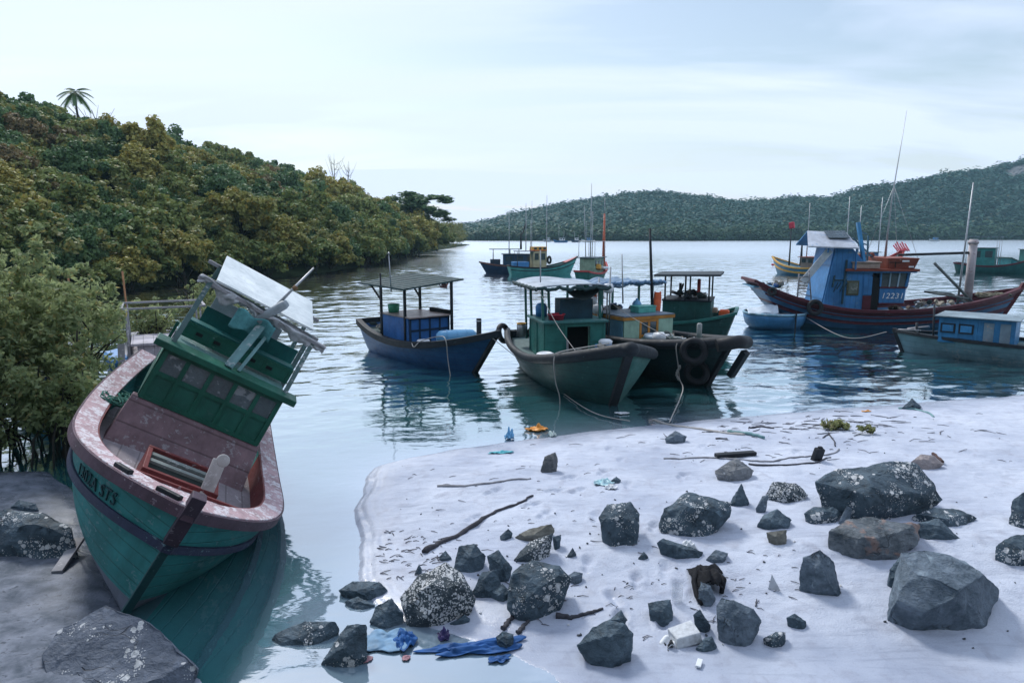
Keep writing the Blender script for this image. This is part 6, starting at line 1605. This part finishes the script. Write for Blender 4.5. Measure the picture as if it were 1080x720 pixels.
ROCKS = [
 ('huge grey topped boulder with a dark front face at lower right', [(950, 582), (975, 579), (1018, 590), (1057, 622), (1040, 664), (1018, 668), (990, 662), (942, 657), (938, 640), (944, 608)], KL, .62, .36, [(948, 648, .6), (1000, 626, 1.0), (1044, 612, .55), (960, 600, .4)]),
 ('rust stained boulder between the barnacled giant and the grey topped one', [(872, 560), (893, 547), (920, 545), (972, 553), (969, 575), (945, 590), (925, 592), (895, 584), (878, 574)], RU, .6, .25, [(915, 572, 1.0), (940, 562, .7)]),
 ('largest dark boulder speckled white on its upper right side', [(859, 507), (880, 495), (912, 490), (945, 486), (966, 488), (999, 527), (985, 541), (955, 552), (940, 548), (905, 546), (890, 532)], B1, .62, .25, [(915, 503, .7), (925, 525, 1.0), (960, 530, .8), (890, 515, .5)]),
 ('crusted dark rock tucked behind the largest boulder on its right', [(960, 545), (985, 534), (1010, 536), (1032, 546), (1024, 556), (985, 557)], B1, .7, .2, ()),
 ('dark wedge of stone in front of the crusted rock right of the rusty boulder', [(966, 552), (990, 546), (1016, 570), (985, 564), (970, 560)], K, .6, .2, ()),
 ('small dark rock filling the gap under the grey topped boulder', [(938, 600), (952, 584), (958, 600), (950, 622), (938, 612)], K, .7, .2, ()),
 ('broad dark rock with a white dusted right shoulder in mid beach', [(694, 552), (700, 536), (725, 518), (745, 522), (771, 530), (770, 545), (742, 565), (725, 568), (698, 559)], B1, .65, .26, [(725, 540, 1.0), (745, 545, .7), (712, 535, .6)]),
 ('squarish dark rock with white barnacle dots on its front', [(632, 545), (640, 531), (665, 529), (675, 542), (673, 578), (642, 577), (634, 562)], B1, .75, .22, [(640, 552, .8), (670, 552, .8), (655, 545, .9)]),
 ('flat leaf shaped grey slab pointing to lower right', [(843, 602), (848, 588), (865, 579), (880, 591), (889, 626), (883, 629), (850, 614)], KL, .5, .18, [(865, 600, .8), (875, 612, .9)]),
 ('tilted grey wedge with a pale broken lower tip', [(754, 638), (760, 628), (795, 641), (803, 656), (795, 672), (784, 684), (768, 664)], KL, .55, .2, [(785, 650, .9), (775, 660, .8)]),
 ('dark triangular stone left of the white packaging', [(682, 635), (708, 631), (710, 650), (706, 663), (690, 645)], K, .6, .2, ()),
 ('large bluish rock alone at the bottom centre of the beach', [(608, 680), (625, 661), (640, 653), (660, 657), (669, 668), (667, 700), (650, 706), (620, 697)], K, .6, .24, [(640, 675, 1.0), (650, 688, .8), (625, 680, .6)]),
 ('small dark pointed stone behind the bluish bottom rock', [(640, 655), (655, 642), (667, 661), (655, 662)], K, .7, .2, ()),
 ('big rock crusted all over with white barnacles at left of the pile', [(421, 630), (440, 608), (470, 592), (490, 604), (503, 632), (482, 650), (455, 664), (430, 663)], B2, .68, .24, [(455, 620, .9), (480, 625, .9), (450, 645, .8)]),
 ('large faceted boulder with a barnacle band at right of the pile', [(533, 625), (540, 602), (562, 590), (590, 597), (604, 610), (598, 630), (567, 654), (548, 658), (535, 642)], B1, .66, .26, [(545, 612, .6), (590, 607, .5), (560, 632, 1.0)]),
 ('barnacled sloping stone resting above the banded boulder', [(540, 592), (558, 571), (584, 561), (578, 580), (562, 594)], B2, .6, .2, ()),
 ('upright grey stone with a pale peak behind the barnacle crusted rock', [(478, 600), (484, 576), (500, 573), (513, 586), (508, 602), (490, 606)], K, .7, .24, [(495, 590, 1.0)]),
 ('dark stone wedged between the upright grey ones in the pile', [(498, 625), (508, 603), (524, 600), (530, 620), (515, 632)], K, .7, .2, ()),
 ('narrow standing stone left of the banded boulder', [(514, 586), (526, 579), (540, 598), (536, 616), (520, 612)], K, .7, .2, ()),
 ('small dark stone in the shaded heart of the pile', [(515, 626), (530, 615), (540, 625), (533, 635), (518, 634)], K, .7, .2, ()),
 ('rounded grey brown log shaped stone at the top of the pile', [(541, 567), (558, 557), (582, 552), (586, 559), (562, 569), (545, 571)], plain('stone_brown', (.16, .16, .14), .8, .4, .3, .7, 14), .45, .2, ()),
 ('small dark lump left of the log shaped stone', [(527, 565), (536, 557), (541, 562), (534, 570), (528, 569)], K, .7, .2, ()),
 ('long low dark rock in the shallows at the beach corner', [(357, 622), (372, 612), (400, 613), (410, 622), (405, 634), (385, 638), (364, 630)], K, .6, .2, ()),
 ('dark stone beneath the long low rock at the beach corner', [(363, 634), (378, 629), (396, 638), (392, 648), (372, 646)], K, .7, .2, ()),
 ('round dark stone between the shallows and the barnacle crusted rock', [(390, 656), (395, 639), (413, 630), (426, 648), (425, 664), (402, 667)], K, .7, .24, ()),
 ('flat barnacled slab lying in the shallow water', [(279, 682), (290, 668), (322, 654), (354, 655), (361, 664), (342, 684), (300, 688)], B1, .55, .10, ()),
 ('tilted barnacled stone leaning on the flat slab in the shallows', [(337, 700), (350, 680), (366, 658), (387, 657), (388, 690), (371, 710), (350, 708)], B1, .6, .22, [(365, 680, .9), (378, 690, .7)]),
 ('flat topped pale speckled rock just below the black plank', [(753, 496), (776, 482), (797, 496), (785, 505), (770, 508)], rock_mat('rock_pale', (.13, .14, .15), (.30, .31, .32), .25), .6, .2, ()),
 ('dark pointed fin of stone right of the white dusted rock', [(768, 533), (782, 509), (791, 531), (780, 534)], K, .6, .22, ()),
 ('white patched flat rock in mid beach', [(806, 521), (815, 508), (840, 509), (853, 522), (845, 530), (825, 531)], B2, .6, .2, ()),
 ('small narrow stone leaning by the white patched rock', [(797, 536), (804, 523), (811, 521), (808, 535), (800, 541)], KL, .6, .2, ()),
 ('plain dark rock just above the brownish stone in mid beach', [(796, 556), (805, 543), (820, 536), (836, 548), (832, 557), (800, 559)], K, .65, .24, ()),
 ('small brownish stone below the plain dark rock', [(808, 561), (830, 558), (830, 572), (819, 575)], plain('stone_brown', (.16, .16, .14)), .6, .2, ()),
 ('low dark rock with a pale top edge left of the largest boulder', [(848, 541), (858, 534), (878, 534), (888, 541), (880, 553), (856, 553)], B1, .6, .2, ()),
 ('pale sliver of stone standing against the largest boulder', [(884, 551), (893, 533), (899, 536), (890, 553)], KL, .5, .12, ()),
 ('grey rock alone near the water line right of the moored boats', [(701, 462), (712, 454), (725, 460), (722, 467), (703, 468)], KL, .65, .22, ()),
 ('dark rock at the water edge near the teal strip', [(951, 430), (962, 420), (973, 429), (962, 432)], K, .65, .2, ()),
 ('smooth pinkish stone above the largest boulder', [(959, 488), (970, 479), (985, 480), (996, 489), (978, 496)], TA, .6, .2, ()),
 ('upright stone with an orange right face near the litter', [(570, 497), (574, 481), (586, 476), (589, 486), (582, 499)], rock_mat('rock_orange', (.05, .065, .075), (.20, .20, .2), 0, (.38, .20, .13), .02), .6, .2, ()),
 ('dark barnacled rock cut by the right edge, upper one', [(1067, 528), (1080, 518), (1100, 526), (1102, 556), (1080, 558), (1072, 545)], B1, .65, .2, ()),
 ('dark barnacled rock cut by the right edge, lower one', [(1050, 576), (1066, 565), (1098, 560), (1100, 598), (1078, 598), (1060, 588)], B1, .65, .2, ()),
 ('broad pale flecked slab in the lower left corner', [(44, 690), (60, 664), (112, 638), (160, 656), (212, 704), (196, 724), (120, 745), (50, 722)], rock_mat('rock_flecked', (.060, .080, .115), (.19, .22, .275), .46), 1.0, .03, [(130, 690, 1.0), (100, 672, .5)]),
 ('dark barnacled boulder at the left edge beside the loose plank', [(-20, 548), (5, 536), (45, 539), (74, 556), (84, 582), (60, 592), (-15, 588)], B1, .6, .2, ()),
 ('small black stone behind the left edge boulder', [(10, 535), (20, 527), (38, 531), (41, 538), (22, 540)], K, .6, .2, ()),
 ('jagged flat dark piece above the black cloth', [(692, 572), (700, 567), (722, 579), (743, 582), (740, 590), (714, 586)], K, .5, .15, ()),
 ('rounded stone touching the top of the black cloth', [(744, 590), (755, 579), (768, 583), (765, 593), (752, 594)], KL, .7, .22, ()),
 ('grey stone under the lower end of the black cloth', [(735, 632), (739, 613), (750, 617), (755, 632), (746, 642)], KL, .7, .22, ()),
 ('slim dark stone between the cloth and the white packaging', [(731, 648), (738, 642), (750, 660), (747, 668)], K, .5, .18, ()),
 ('small dark oval stone lower right of the tilted wedge', [(829, 651), (838, 646), (850, 655), (852, 664), (843, 664)], K, .6, .2, ()),
 ('small dark stone with a white chip right of the wedge', [(804, 673), (818, 666), (829, 666), (829, 677), (812, 684)], B1, .6, .2, ()),
 ('dark half round stone in front of the white packaging', [(733, 684), (743, 672), (751, 670), (757, 682), (742, 688)], K, .6, .2, ()),
 ('small bluish stone below the banded boulder', [(523, 671), (530, 665), (542, 668), (541, 681), (528, 687)], K, .7, .22, ()),
 ('small stone standing right of the barnacled sloping one', [(583, 566), (592, 563), (590, 577), (585, 580)], K, .7, .2, ()),
 ('tiny black stone right of the small standing one', [(598, 586), (604, 577), (608, 584), (602, 588)], K, .7, .2, ()),
 ('small stone against the right foot of the banded boulder', [(598, 607), (606, 602), (615, 604), (613, 614), (603, 617)], KL, .7, .2, ()),
 ('small black stone above the barnacle crusted rock', [(463, 587), (470, 580), (477, 589), (468, 592)], K, .7, .2, ()),
 ('thin black sliver of stone left of the barnacle crusted rock', [(437, 605), (442, 594), (445, 600), (441, 606)], K, .7, .2, ()),
 ('flat black stone at the right foot of the barnacle crusted rock', [(474, 657), (490, 648), (496, 652), (480, 660)], K, .6, .15, ()),
 ('tiny dark stone right of the square barnacled rock', [(673, 588), (679, 581), (684, 587), (677, 590)], K, .7, .2, ()),
 ('tiny dark stone on the upper beach below the stick', [(644, 507), (650, 502), (655, 506), (649, 510)], K, .7, .2, ()),
]
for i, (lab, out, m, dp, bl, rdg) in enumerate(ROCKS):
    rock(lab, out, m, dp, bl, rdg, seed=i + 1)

# ------------------------------------------------------------------ litter and driftwood
def stick(name, label, cat, pts, r, mat, taper=.5, n=7, lift=.01):
    P = [on_ground(*q) for q in pts]
    for p in P: p.z = max(p.z, 0.0) + lift
    mb = MB(); N = len(P)
    Q = []
    rr = random.Random(len(label))
    for i in range(N - 1):
        for k in range(6):
            q = P[i].lerp(P[i + 1], k / 6); q.z = max(gz(q.x, q.y), 0) + lift + rr.uniform(-.2, .2) * r; q.x += rr.uniform(-.5, .5) * r; Q.append(q)
    Q.append(P[-1])
    mb.tube(Q, [r * (1 - (1 - taper) * i / (len(Q) - 1)) * rr.uniform(.8, 1.15) for i in range(len(Q))], n)
    return tag(mb.build(name, mat), label, cat)
M_twig = plain('dark_twig', (.06, .06, .07), .85, .4, .2, .6, 18)
stick('driftwood_branch', 'long dark crooked branch lying across the beach above the rock pile', 'branch', [(447, 583), (470, 571), (498, 556), (520, 541), (548, 531), (562, 523)], .042, M_twig, .35)
stick('driftwood_branch', 'thin pale branch half buried near the water left of the upright stone', 'branch', [(462, 513), (490, 513), (515, 510), (540, 506), (560, 505)], .022, M_wood_gr, .6)
stick('driftwood_branch', 'short dark driftwood right of the banded boulder', 'driftwood', [(588, 650), (602, 652), (618, 648), (636, 642)], .035, M_twig, .4)
stick('driftwood_branch', 'stubby dark driftwood below the banded boulder', 'driftwood', [(530, 664), (537, 655), (542, 650)], .030, M_twig, .6)
stick('driftwood_branch', 'second stubby driftwood leaning by the banded boulder foot', 'driftwood', [(546, 668), (553, 660), (560, 652)], .026, M_twig, .6)
stick('driftwood_branch', 'long bent pale cane lying below the black plank', 'cane', [(700, 484), (735, 483), (790, 486), (815, 487), (850, 482), (880, 478), (885, 474)], .018, M_wood_gr, .7)
stick('driftwood_branch', 'thin dark cane lying right of the pale speckled rock', 'cane', [(790, 490), (830, 491), (862, 488), (876, 483)], .018, M_twig, .7)
stick('hawser', 'long frayed grey rope running to a teal end on the upper beach', 'rope', [(690, 446), (715, 450), (740, 453), (765, 457), (785, 459)], .030, M_rope, .9)
stick('hawser', 'teal frayed rope end lying on the upper beach', 'rope', [(768, 456), (785, 458), (806, 463)], .035, M_rope_teal, .8, lift=.03)
stick('driftwood_branch', 'forked dark twig near the upper right litter line', 'twig', [(868, 462), (874, 458), (880, 466), (881, 471)], .014, M_twig, .8)
stick('driftwood_branch', 'dark washed up stick above the grey rope', 'stick', [(790, 452), (802, 450), (816, 452)], .03, M_twig, .6)
stick('driftwood_branch', 'small black stick lying left of the black plank', 'stick', [(755, 463), (767, 463)], .022, M_twig, .8)
stick('driftwood_branch', 'rusty dark stick beside the pinkish stone', 'stick', [(984, 481), (994, 490)], .026, plain('rust_dark', (.08, .045, .04), .8), .9, lift=.05)
stick('driftwood_branch', 'thin upright twig in the sand left of the flat leaf slab', 'twig', [(797, 640), (798, 632)], .008, M_twig, .6)
stick('teal_strip', 'bent teal plastic strip by the dark rock at the water edge', 'strip', [(948, 431), (965, 432), (980, 436), (985, 440)], .028, M_rope_teal, .7)
g = on_ground(755, 483); h = on_ground(796, 480)
mb = MB(); mb.bar(g + Vector((0, 0, .045)), h + Vector((0, 0, .045)), .12, .06); tag(mb.build('black_plank', M_black, bevel=.006), 'straight black plank lying on the upper beach', 'plank')
g = on_ground(862, 485); mb = MB(); mb.box(g + Vector((0, 0, .09)), (.16, .10, .26), (.25, .1, .3)); mb.box(g + Vector((.03, -.01, .22)), (.08, .06, .05), (.25, .1, .3))
tag(mb.build('bottle', M_black, bevel=.02), 'small black plastic bottle standing in the sand by the canes', 'bottle')
# plant clump and seaweed sprigs
rs = np.random.RandomState(15)
for px, py, n_, s_, lab in ((884, 452, 420, .22, 'yellow green weed clump washed up on the upper beach'), (914, 458, 140, .14, 'smaller green weed sprig right of the yellow green clump')):
    g = on_ground(px, py)
    C = np.stack([g.x + rs.normal(size=14) * s_ * .7, g.y + rs.normal(size=14) * s_ * .4, g.z + .06 + rs.random(14) * s_ * .5], -1)
    V, Q = leaf_cloud(rs, C, np.full(14, s_ * .4), n_ // 14, .022, aspect=2.2, up=.4, diamond=True)
    tag(link_mesh('beach_plant', np_mesh(bpy.data.meshes.new('beach_plant'), V, Q, None), foliage('weed_' + str(px), (.10, .12, .04), (.34, .36, .16), (.4, .34, .2), .15)), lab, 'plant')
def crumple(name, label, cat, px, py, sx, sy, hgt, mat, seed=0, rz=0.0, folds=3.0, thick=.006, dz=0.0, n=26):
    g = on_ground(px, py); g.z = max(g.z, 0.0) + dz; rr = Vector((seed * 2.1, seed * .7, 3))
    def fn(u, v):
        a0, b0 = 2 * u - 1, 2 * v - 1
        a, b = .5 * a0 * math.sqrt(1 - .5 * b0 * b0), .5 * b0 * math.sqrt(1 - .5 * a0 * a0)
        ex = 1 + .6 * mnoise.noise(Vector((u * 2.5, v * 2.5, 1)) + rr)
        x, y = a * sx * ex, b * sy * ex
        z = max(0, hgt * (.35 + .9 * mnoise.fractal(Vector((a * folds, b * folds, 2)) + rr, 1, 2, 3)) * (1.15 - 1.7 * max(abs(a), abs(b)))) + .012
        X = g.x + x * math.cos(rz) - y * math.sin(rz); Y = g.y + x * math.sin(rz) + y * math.cos(rz)
        return (X, Y, max(gz(X, Y), 0) + dz + z)
    mb = MB(); mb.grid(fn, n, n)
    return tag(mb.build(name, mat, solid=thick), label, cat)
crumple('tarp', 'torn blue tarpaulin strip lying in the puddle at the bottom', 'tarp', 497, 692, .95, .22, .06, M_tarp_blue, 3, .12, 6)
crumple('tarp', 'small shred of blue tarpaulin right of the torn strip', 'tarp', 527, 702, .20, .10, .03, M_tarp_blue, 5, .3, 4)
crumple('plastic_bag', 'deep blue plastic bag bunched by the puddle rocks', 'bag', 428, 688, .22, .30, .12, M_tarp_blue, 8, .2, 4)
crumple('plastic_sheet', 'pale blue plastic sheet floating in the puddle', 'sheet', 405, 690, .45, .42, .05, plain('pale_blue_sheet', (.18, .31, .45), .6, .3, .2), 9, .1, 3)
crumple('litter_scrap', 'dark blue and red scrap above the torn blue strip', 'litter', 469, 676, .13, .16, .10, plain('navy_red', (.04, .03, .12), .6, .6), 11)
crumple('litter_scrap', 'pink scrap under water at the bottom edge', 'litter', 383, 718, .16, .10, .02, plain('pink_scrap', (.34, .18, .21), .6), 12)
crumple('litter_scrap', 'small pink scrap beside the deep blue bag', 'litter', 429, 712, .07, .08, .02, plain('pink_scrap', (0, 0, 0)), 13)
crumple('plastic_bag', 'orange bag lying at the water line', 'bag', 567, 459, .42, .26, .13, M_orange if False else plain('orange_bag', (.72, .30, .05), .5), 14)
crumple('plastic_bag', 'bright blue bag standing at the water line', 'bag', 537, 464, .18, .22, .26, M_ltblue, 15)
crumple('plastic_bag', 'small pale bag right of the orange bag', 'bag', 583, 460, .14, .16, .16, plain('pale_bag', (.62, .72, .68), .5), 16)
crumple('net_strip', 'flat turquoise net strip on the sand near the water line', 'net', 529, 478, .48, .20, .05, plain('turq_net', (.10, .42, .48), .7, .3), 17, .15, 5)
crumple('wrapper', 'torn white and light blue wrapper on the upper beach', 'wrapper', 636, 510, .30, .24, .08, plain('white_blue', (.42, .62, .78), .4, .45, .4, .2, 9), 18, .2, 5)
crumple('wrapper', 'crumpled white wrapper touching the light blue one', 'wrapper', 645, 515, .20, .18, .07, M_white, 19, .9, 5)
crumple('plastic_bag', 'white plastic scrap on the jagged dark stone', 'bag', 727, 578, .16, .14, .12, M_white, 20)
crumple('litter_scrap', 'tiny orange scrap near the upper right weed line', 'litter', 914, 434, .22, .10, .03, plain('orange_bag', (0, 0, 0)), 21)
crumple('plastic_bag', 'white scrap lying at the water edge under the tyre bow', 'bag', 655, 446, .30, .2, .05, M_white, 22)
# black cloth bunched over the stones
M_blk = plain('black_fabric', (.012, .013, .016), .85, .4, .2, .6, 25)
g = on_ground(750, 628)
mb = MB()
def clothfn(u, v):
    a = (u - .5) * 2; b = v
    nz_ = mnoise.noise(Vector((a * 2.2, b * 3.1, 7))); n2 = mnoise.noise(Vector((a * 5, b * 7, 2)))
    x = g.x + a * (.13 + .07 * b) + .05 * b + .03 * nz_
    y = g.y + .02 + b * .46 + .04 * n2
    return (x, y, g.z + .02 + (.15 + .07 * nz_ + .04 * n2) * math.sin(math.pi * min(1, .22 + .72 * b)) * (1 - a * a * .85) + .03)
mb.grid(clothfn, 34, 34)
mb.tube([Vector(clothfn(.1, .55)) + Vector((0, 0, .02)), Vector(clothfn(-.02, .3)) + Vector((0, -.02, .03)), (g.x - .17, g.y - .05, g.z + .03), (g.x - .16, g.y - .2, g.z + .02)], [.03, .025, .022, .015], 7)
mb.tube([Vector(clothfn(.9, .5)), Vector(clothfn(.95, .25)) + Vector((.02, 0, .02)), (g.x + .12, g.y + .03, g.z + .02)], [.03, .03, .02], 7)
tag(mb.build('black_cloth', M_blk, solid=.012), 'wet black cloth with a hanging strap bunched over two stones', 'cloth')
# white packaging box
g = on_ground(722, 680)
R = Euler((.05, -.12, .25)).to_matrix()
mb = MB(); c0 = g + Vector((.02, .08, .07))
mb.hexa([c0 + R @ Vector(q) for q in ((-.15, -.11, -.06), (.13, -.12, -.06), (.15, .12, -.06), (-.12, .13, -.06), (-.12, -.07, .03), (.12, -.10, .05), (.13, .10, .06), (-.13, .12, .02))])
wb = mb.build('packaging_carton', plain('foam_white', (.52, .55, .58), .6, .25, .3, .6, 22), bevel=.012); tag(wb, 'crushed white packaging carton with a torn black and white end on the sand', 'carton')
mb = MB(); mb.grid(lambda u, v: c0 + R @ Vector((-.15 - .12 * u, -.10 + .15 * v + .03 * u, -.02 - .05 * u + .03 * math.sin(7 * v + 4 * u))), 8, 8); mb.build('torn_flap', M_white, wb, solid=.006)
mb = MB(); mb.grid(lambda u, v: c0 + R @ Vector((-.17 - .06 * u, -.09 + .06 * v + .02 * u, -.008 - .03 * u + .03 * math.sin(7 * v * .4 + 4 * u))), 6, 6); mb.build('black_print', M_black, wb, solid=.008)
g = on_ground(736, 705); mb = MB(); mb.bar(g + Vector((0, 0, .02)), g + Vector((.05, .10, .03)), .05, .02); tag(mb.build('white_shard', M_white, bevel=.004), 'narrow white shard in front of the crushed packaging carton', 'shard')
g = on_ground(812, 620); mb = MB(); mb._face([mb.bm.verts.new(g + Vector(q)) for q in ((-.02, 0, 0), (.10, -.05, 0), (.02, .02, .16))]); tag(mb.build('glass_shard', plain('pale_shard', (.55, .58, .62), .3), solid=.008), 'pale shard standing in the sand left of the flat leaf slab', 'shard')
g = on_ground(714, 635); mb = MB(); mb.lathe([(.055, 0), (.06, .02), (.062, .20), (.058, .20), (.055, .03), (0, .02)], g + Vector((0, 0, .0)), 16)
jt = NT('clear_plastic'); jg = jt.principled((.80, .84, .90), .15); jg.inputs['Alpha'].default_value = .22
tag(mb.build('plastic_cup', jt.m), 'clear plastic cup standing in the sand left of the black cloth', 'cup')

# drift line of twigs, shells and weed, too fine to count
rs = np.random.RandomState(33); rr = random.Random(33); mb = MB()
def scatter(n, fn, lmin, lmax, w):
    for _ in range(n):
        px, py = fn(); g = on_ground(px, py)
        if g.z < .03: continue
        a = rr.gauss(0, .6); L = rr.uniform(lmin, lmax)
        d = Vector((math.cos(a), math.sin(a), 0)) * L / 2; q = Vector((-d.y, d.x, 0)) * rr.uniform(-.3, .3)
        e0 = g - d; e1 = g + d
        mb.tube([Vector((e0.x, e0.y, gz(e0.x, e0.y) + .004)), Vector((g.x + q.x, g.y + q.y, g.z + .012)), Vector((e1.x, e1.y, gz(e1.x, e1.y) + .004))], [w * rr.uniform(.6, 1.2), w, w * .4], 4, caps=False)
scatter(80, lambda: (rr.gauss(820, 120), rr.gauss(461, 14)), .04, .30, .006)
scatter(70, lambda: (rr.gauss(860, 60), rr.gauss(448, 6)), .06, .5, .009)
scatter(40, lambda: (rr.uniform(430, 640), rr.gauss(545, 40)), .03, .16, .005)
scatter(70, lambda: (rr.uniform(400, 470), rr.uniform(560, 610)), .03, .14, .006)
scatter(50, lambda: (rr.uniform(480, 760), rr.uniform(610, 680)), .03, .14, .005)
scatter(40, lambda: (rr.gauss(790, 40), rr.gauss(610, 22)), .02, .10, .005)
scatter(12, lambda: (rr.uniform(560, 1080), rr.uniform(470, 600)), .02, .10, .005)
tag(mb.build('drift_debris', plain('drift_grey', (.13, .13, .15), .85, .5, .2, .5, 5)), kind='stuff')
mb = MB()
for _ in range(200):
    px, py = rr.choice([(rr.uniform(420, 1080), rr.uniform(460, 690)), (rr.gauss(820, 130), rr.gauss(458, 16)), (rr.gauss(560, 90), rr.gauss(600, 45))]); g = on_ground(px, py)
    if g.z < .02: continue
    s_ = rr.choice([.006, .008, .010, .014]); mb.box(g + Vector((0, 0, s_ * .3)), (s_ * 2, s_ * 1.4, s_), (rr.random(), rr.random(), rr.random() * 3), rr.choice([0, 0, 1]))
tag(mb.build('shell_grit', [plain('grit_dark', (.07, .08, .09), .8), plain('shell_white', (.7, .7, .7), .6)]), kind='stuff')

# ------------------------------------------------------------------ gear lying on the moored boats
def gear(root, name, label, cat, c, ext, n, seed, mats, ropes=10):
    rr = random.Random(seed); mb = MB()
    for k in range(n):
        q = Vector(c) + Vector((rr.uniform(-1, 1) * ext[0], rr.uniform(-1, 1) * ext[1], rr.uniform(0, 1) * ext[2]))
        if rr.random() < .5: mb.box(q, (rr.uniform(.12, .34), rr.uniform(.1, .28), rr.uniform(.06, .2)), (rr.uniform(-.5, .5), rr.uniform(-.5, .5), rr.random() * 3), rr.randrange(len(mats)))
        else: mb.lathe([(0, -.1), (.09, -.08), (.12, 0), (.09, .09), (0, .11)], q, 9, rr.randrange(len(mats)), (rr.uniform(-1, 1), rr.uniform(-1, 1), .6))
    for k in range(ropes):
        q = Vector(c) + Vector((rr.uniform(-1, 1) * ext[0] * .8, rr.uniform(-1, 1) * ext[1] * .8, ext[2] * rr.uniform(.4, 1.1))); a = rr.random() * 6; R = rr.uniform(.10, .24)
        mb.tube([q + Vector((R * math.cos(a + j), R * .8 * math.sin(a + j), .04 * math.sin(j * 1.7) - .02 * j)) for j in range(8)], .016, 5, rr.randrange(len(mats)))
    return item(root, name, label, cat, mb, mats, bevel=.01)
M_net = plain('net_dark', (.03, .05, .05), .9, .4); M_buff = plain('buff_gear', (.30, .27, .22), .8, .3)
gear(bb, 'net_heap', 'dark net and rope heap in the stern of the small blue boat', 'gear', (-2.6, 0, .78), (.45, .55, .16), 8, 41, [M_net, M_blue_pl, M_buff])
gear(bc, 'net_heap', 'dark net heap under the pale canopy of the blunt green boat', 'gear', (-2.4, 0, 1.0), (.5, .7, .4), 16, 42, [M_net, M_net, M_blue_pl, M_white])
gear(bc, 'deck_gear', 'jumble of rope and floats in the blunt green bow', 'gear', (1.4, 0, .95), (.8, .6, .14), 12, 43, [M_net, M_buff, RIM_DK])
gear(bd, 'net_heap', 'net and float heap under the blue tarp of the tyre boat', 'gear', (-2.0, 0, 1.3), (.5, .6, .4), 40, 44, [M_net, M_white, M_buff, M_tarp_blue, M_net])
gear(bd, 'deck_gear', 'coils and scraps on the foredeck of the tyre boat', 'gear', (1.5, .1, 1.02), (.7, .5, .14), 10, 45, [M_net, M_buff, M_white])
gear(be, 'net_heap', 'dark gear piled on the helm top of the square sterned boat', 'gear', (-1.7, 0, 1.76), (.5, .55, .16), 9, 46, [M_net, M_buff, M_black])
gear(bg, 'net_heap', 'buff net heap on the stern platform of the trawler', 'gear', (-4.7, .3, 1.62), (.6, .6, .2), 12, 47, [M_buff, M_net, M_tarp_blue])
gear(bg, 'roof_gear', 'floats and boxes stowed on the trawler wheelhouse roof', 'gear', (-1.0, .3, 2.75), (.7, .6, .4), 16, 48, [BROWN, M_buff, M_net, M_white])
gear(bg, 'bow_gear', 'grey net heap along the trawler foredeck', 'gear', (2.3, .1, .85), (.9, .7, .25), 16, 49, [M_net, M_buff, M_metal])
for k, (x0, y0, z0, x1, y1, z1, rt_, lab) in enumerate(((-.5, -1.0, 2.52, 2.2, -.75, 1.15, bc, 'thin stay line from the pale canopy to the blunt green rim'), (-1.7, -1.0, 2.45, 1.9, -.7, 1.22, bd, 'thin stay line from the blue tarp to the tyre boat rim'))):
    curve_rope('stay_line', lab, [on(rt_, (x0, y0, z0)), on(rt_, ((x0 + x1) / 2, (y0 + y1) / 2, (z0 + z1) / 2 - .12)), on(rt_, (x1, y1, z1))], .008)

# ------------------------------------------------------------------ the air over the bay
HAZE = 0.00029
if HAZE:
    t = NT('haze'); pv = t.add('ShaderNodeVolumePrincipled')
    pv.inputs['Color'].default_value = (0.50, 0.84, 1.0, 1); pv.inputs['Density'].default_value = HAZE; pv.inputs['Anisotropy'].default_value = 0.1
    t.link(pv.outputs[0], t.out.inputs['Volume'])
    mb = MB(); mb.box((250, 375, 38), (2300, 820, 84))
    tag(mb.build('haze', t.m), kind='stuff')
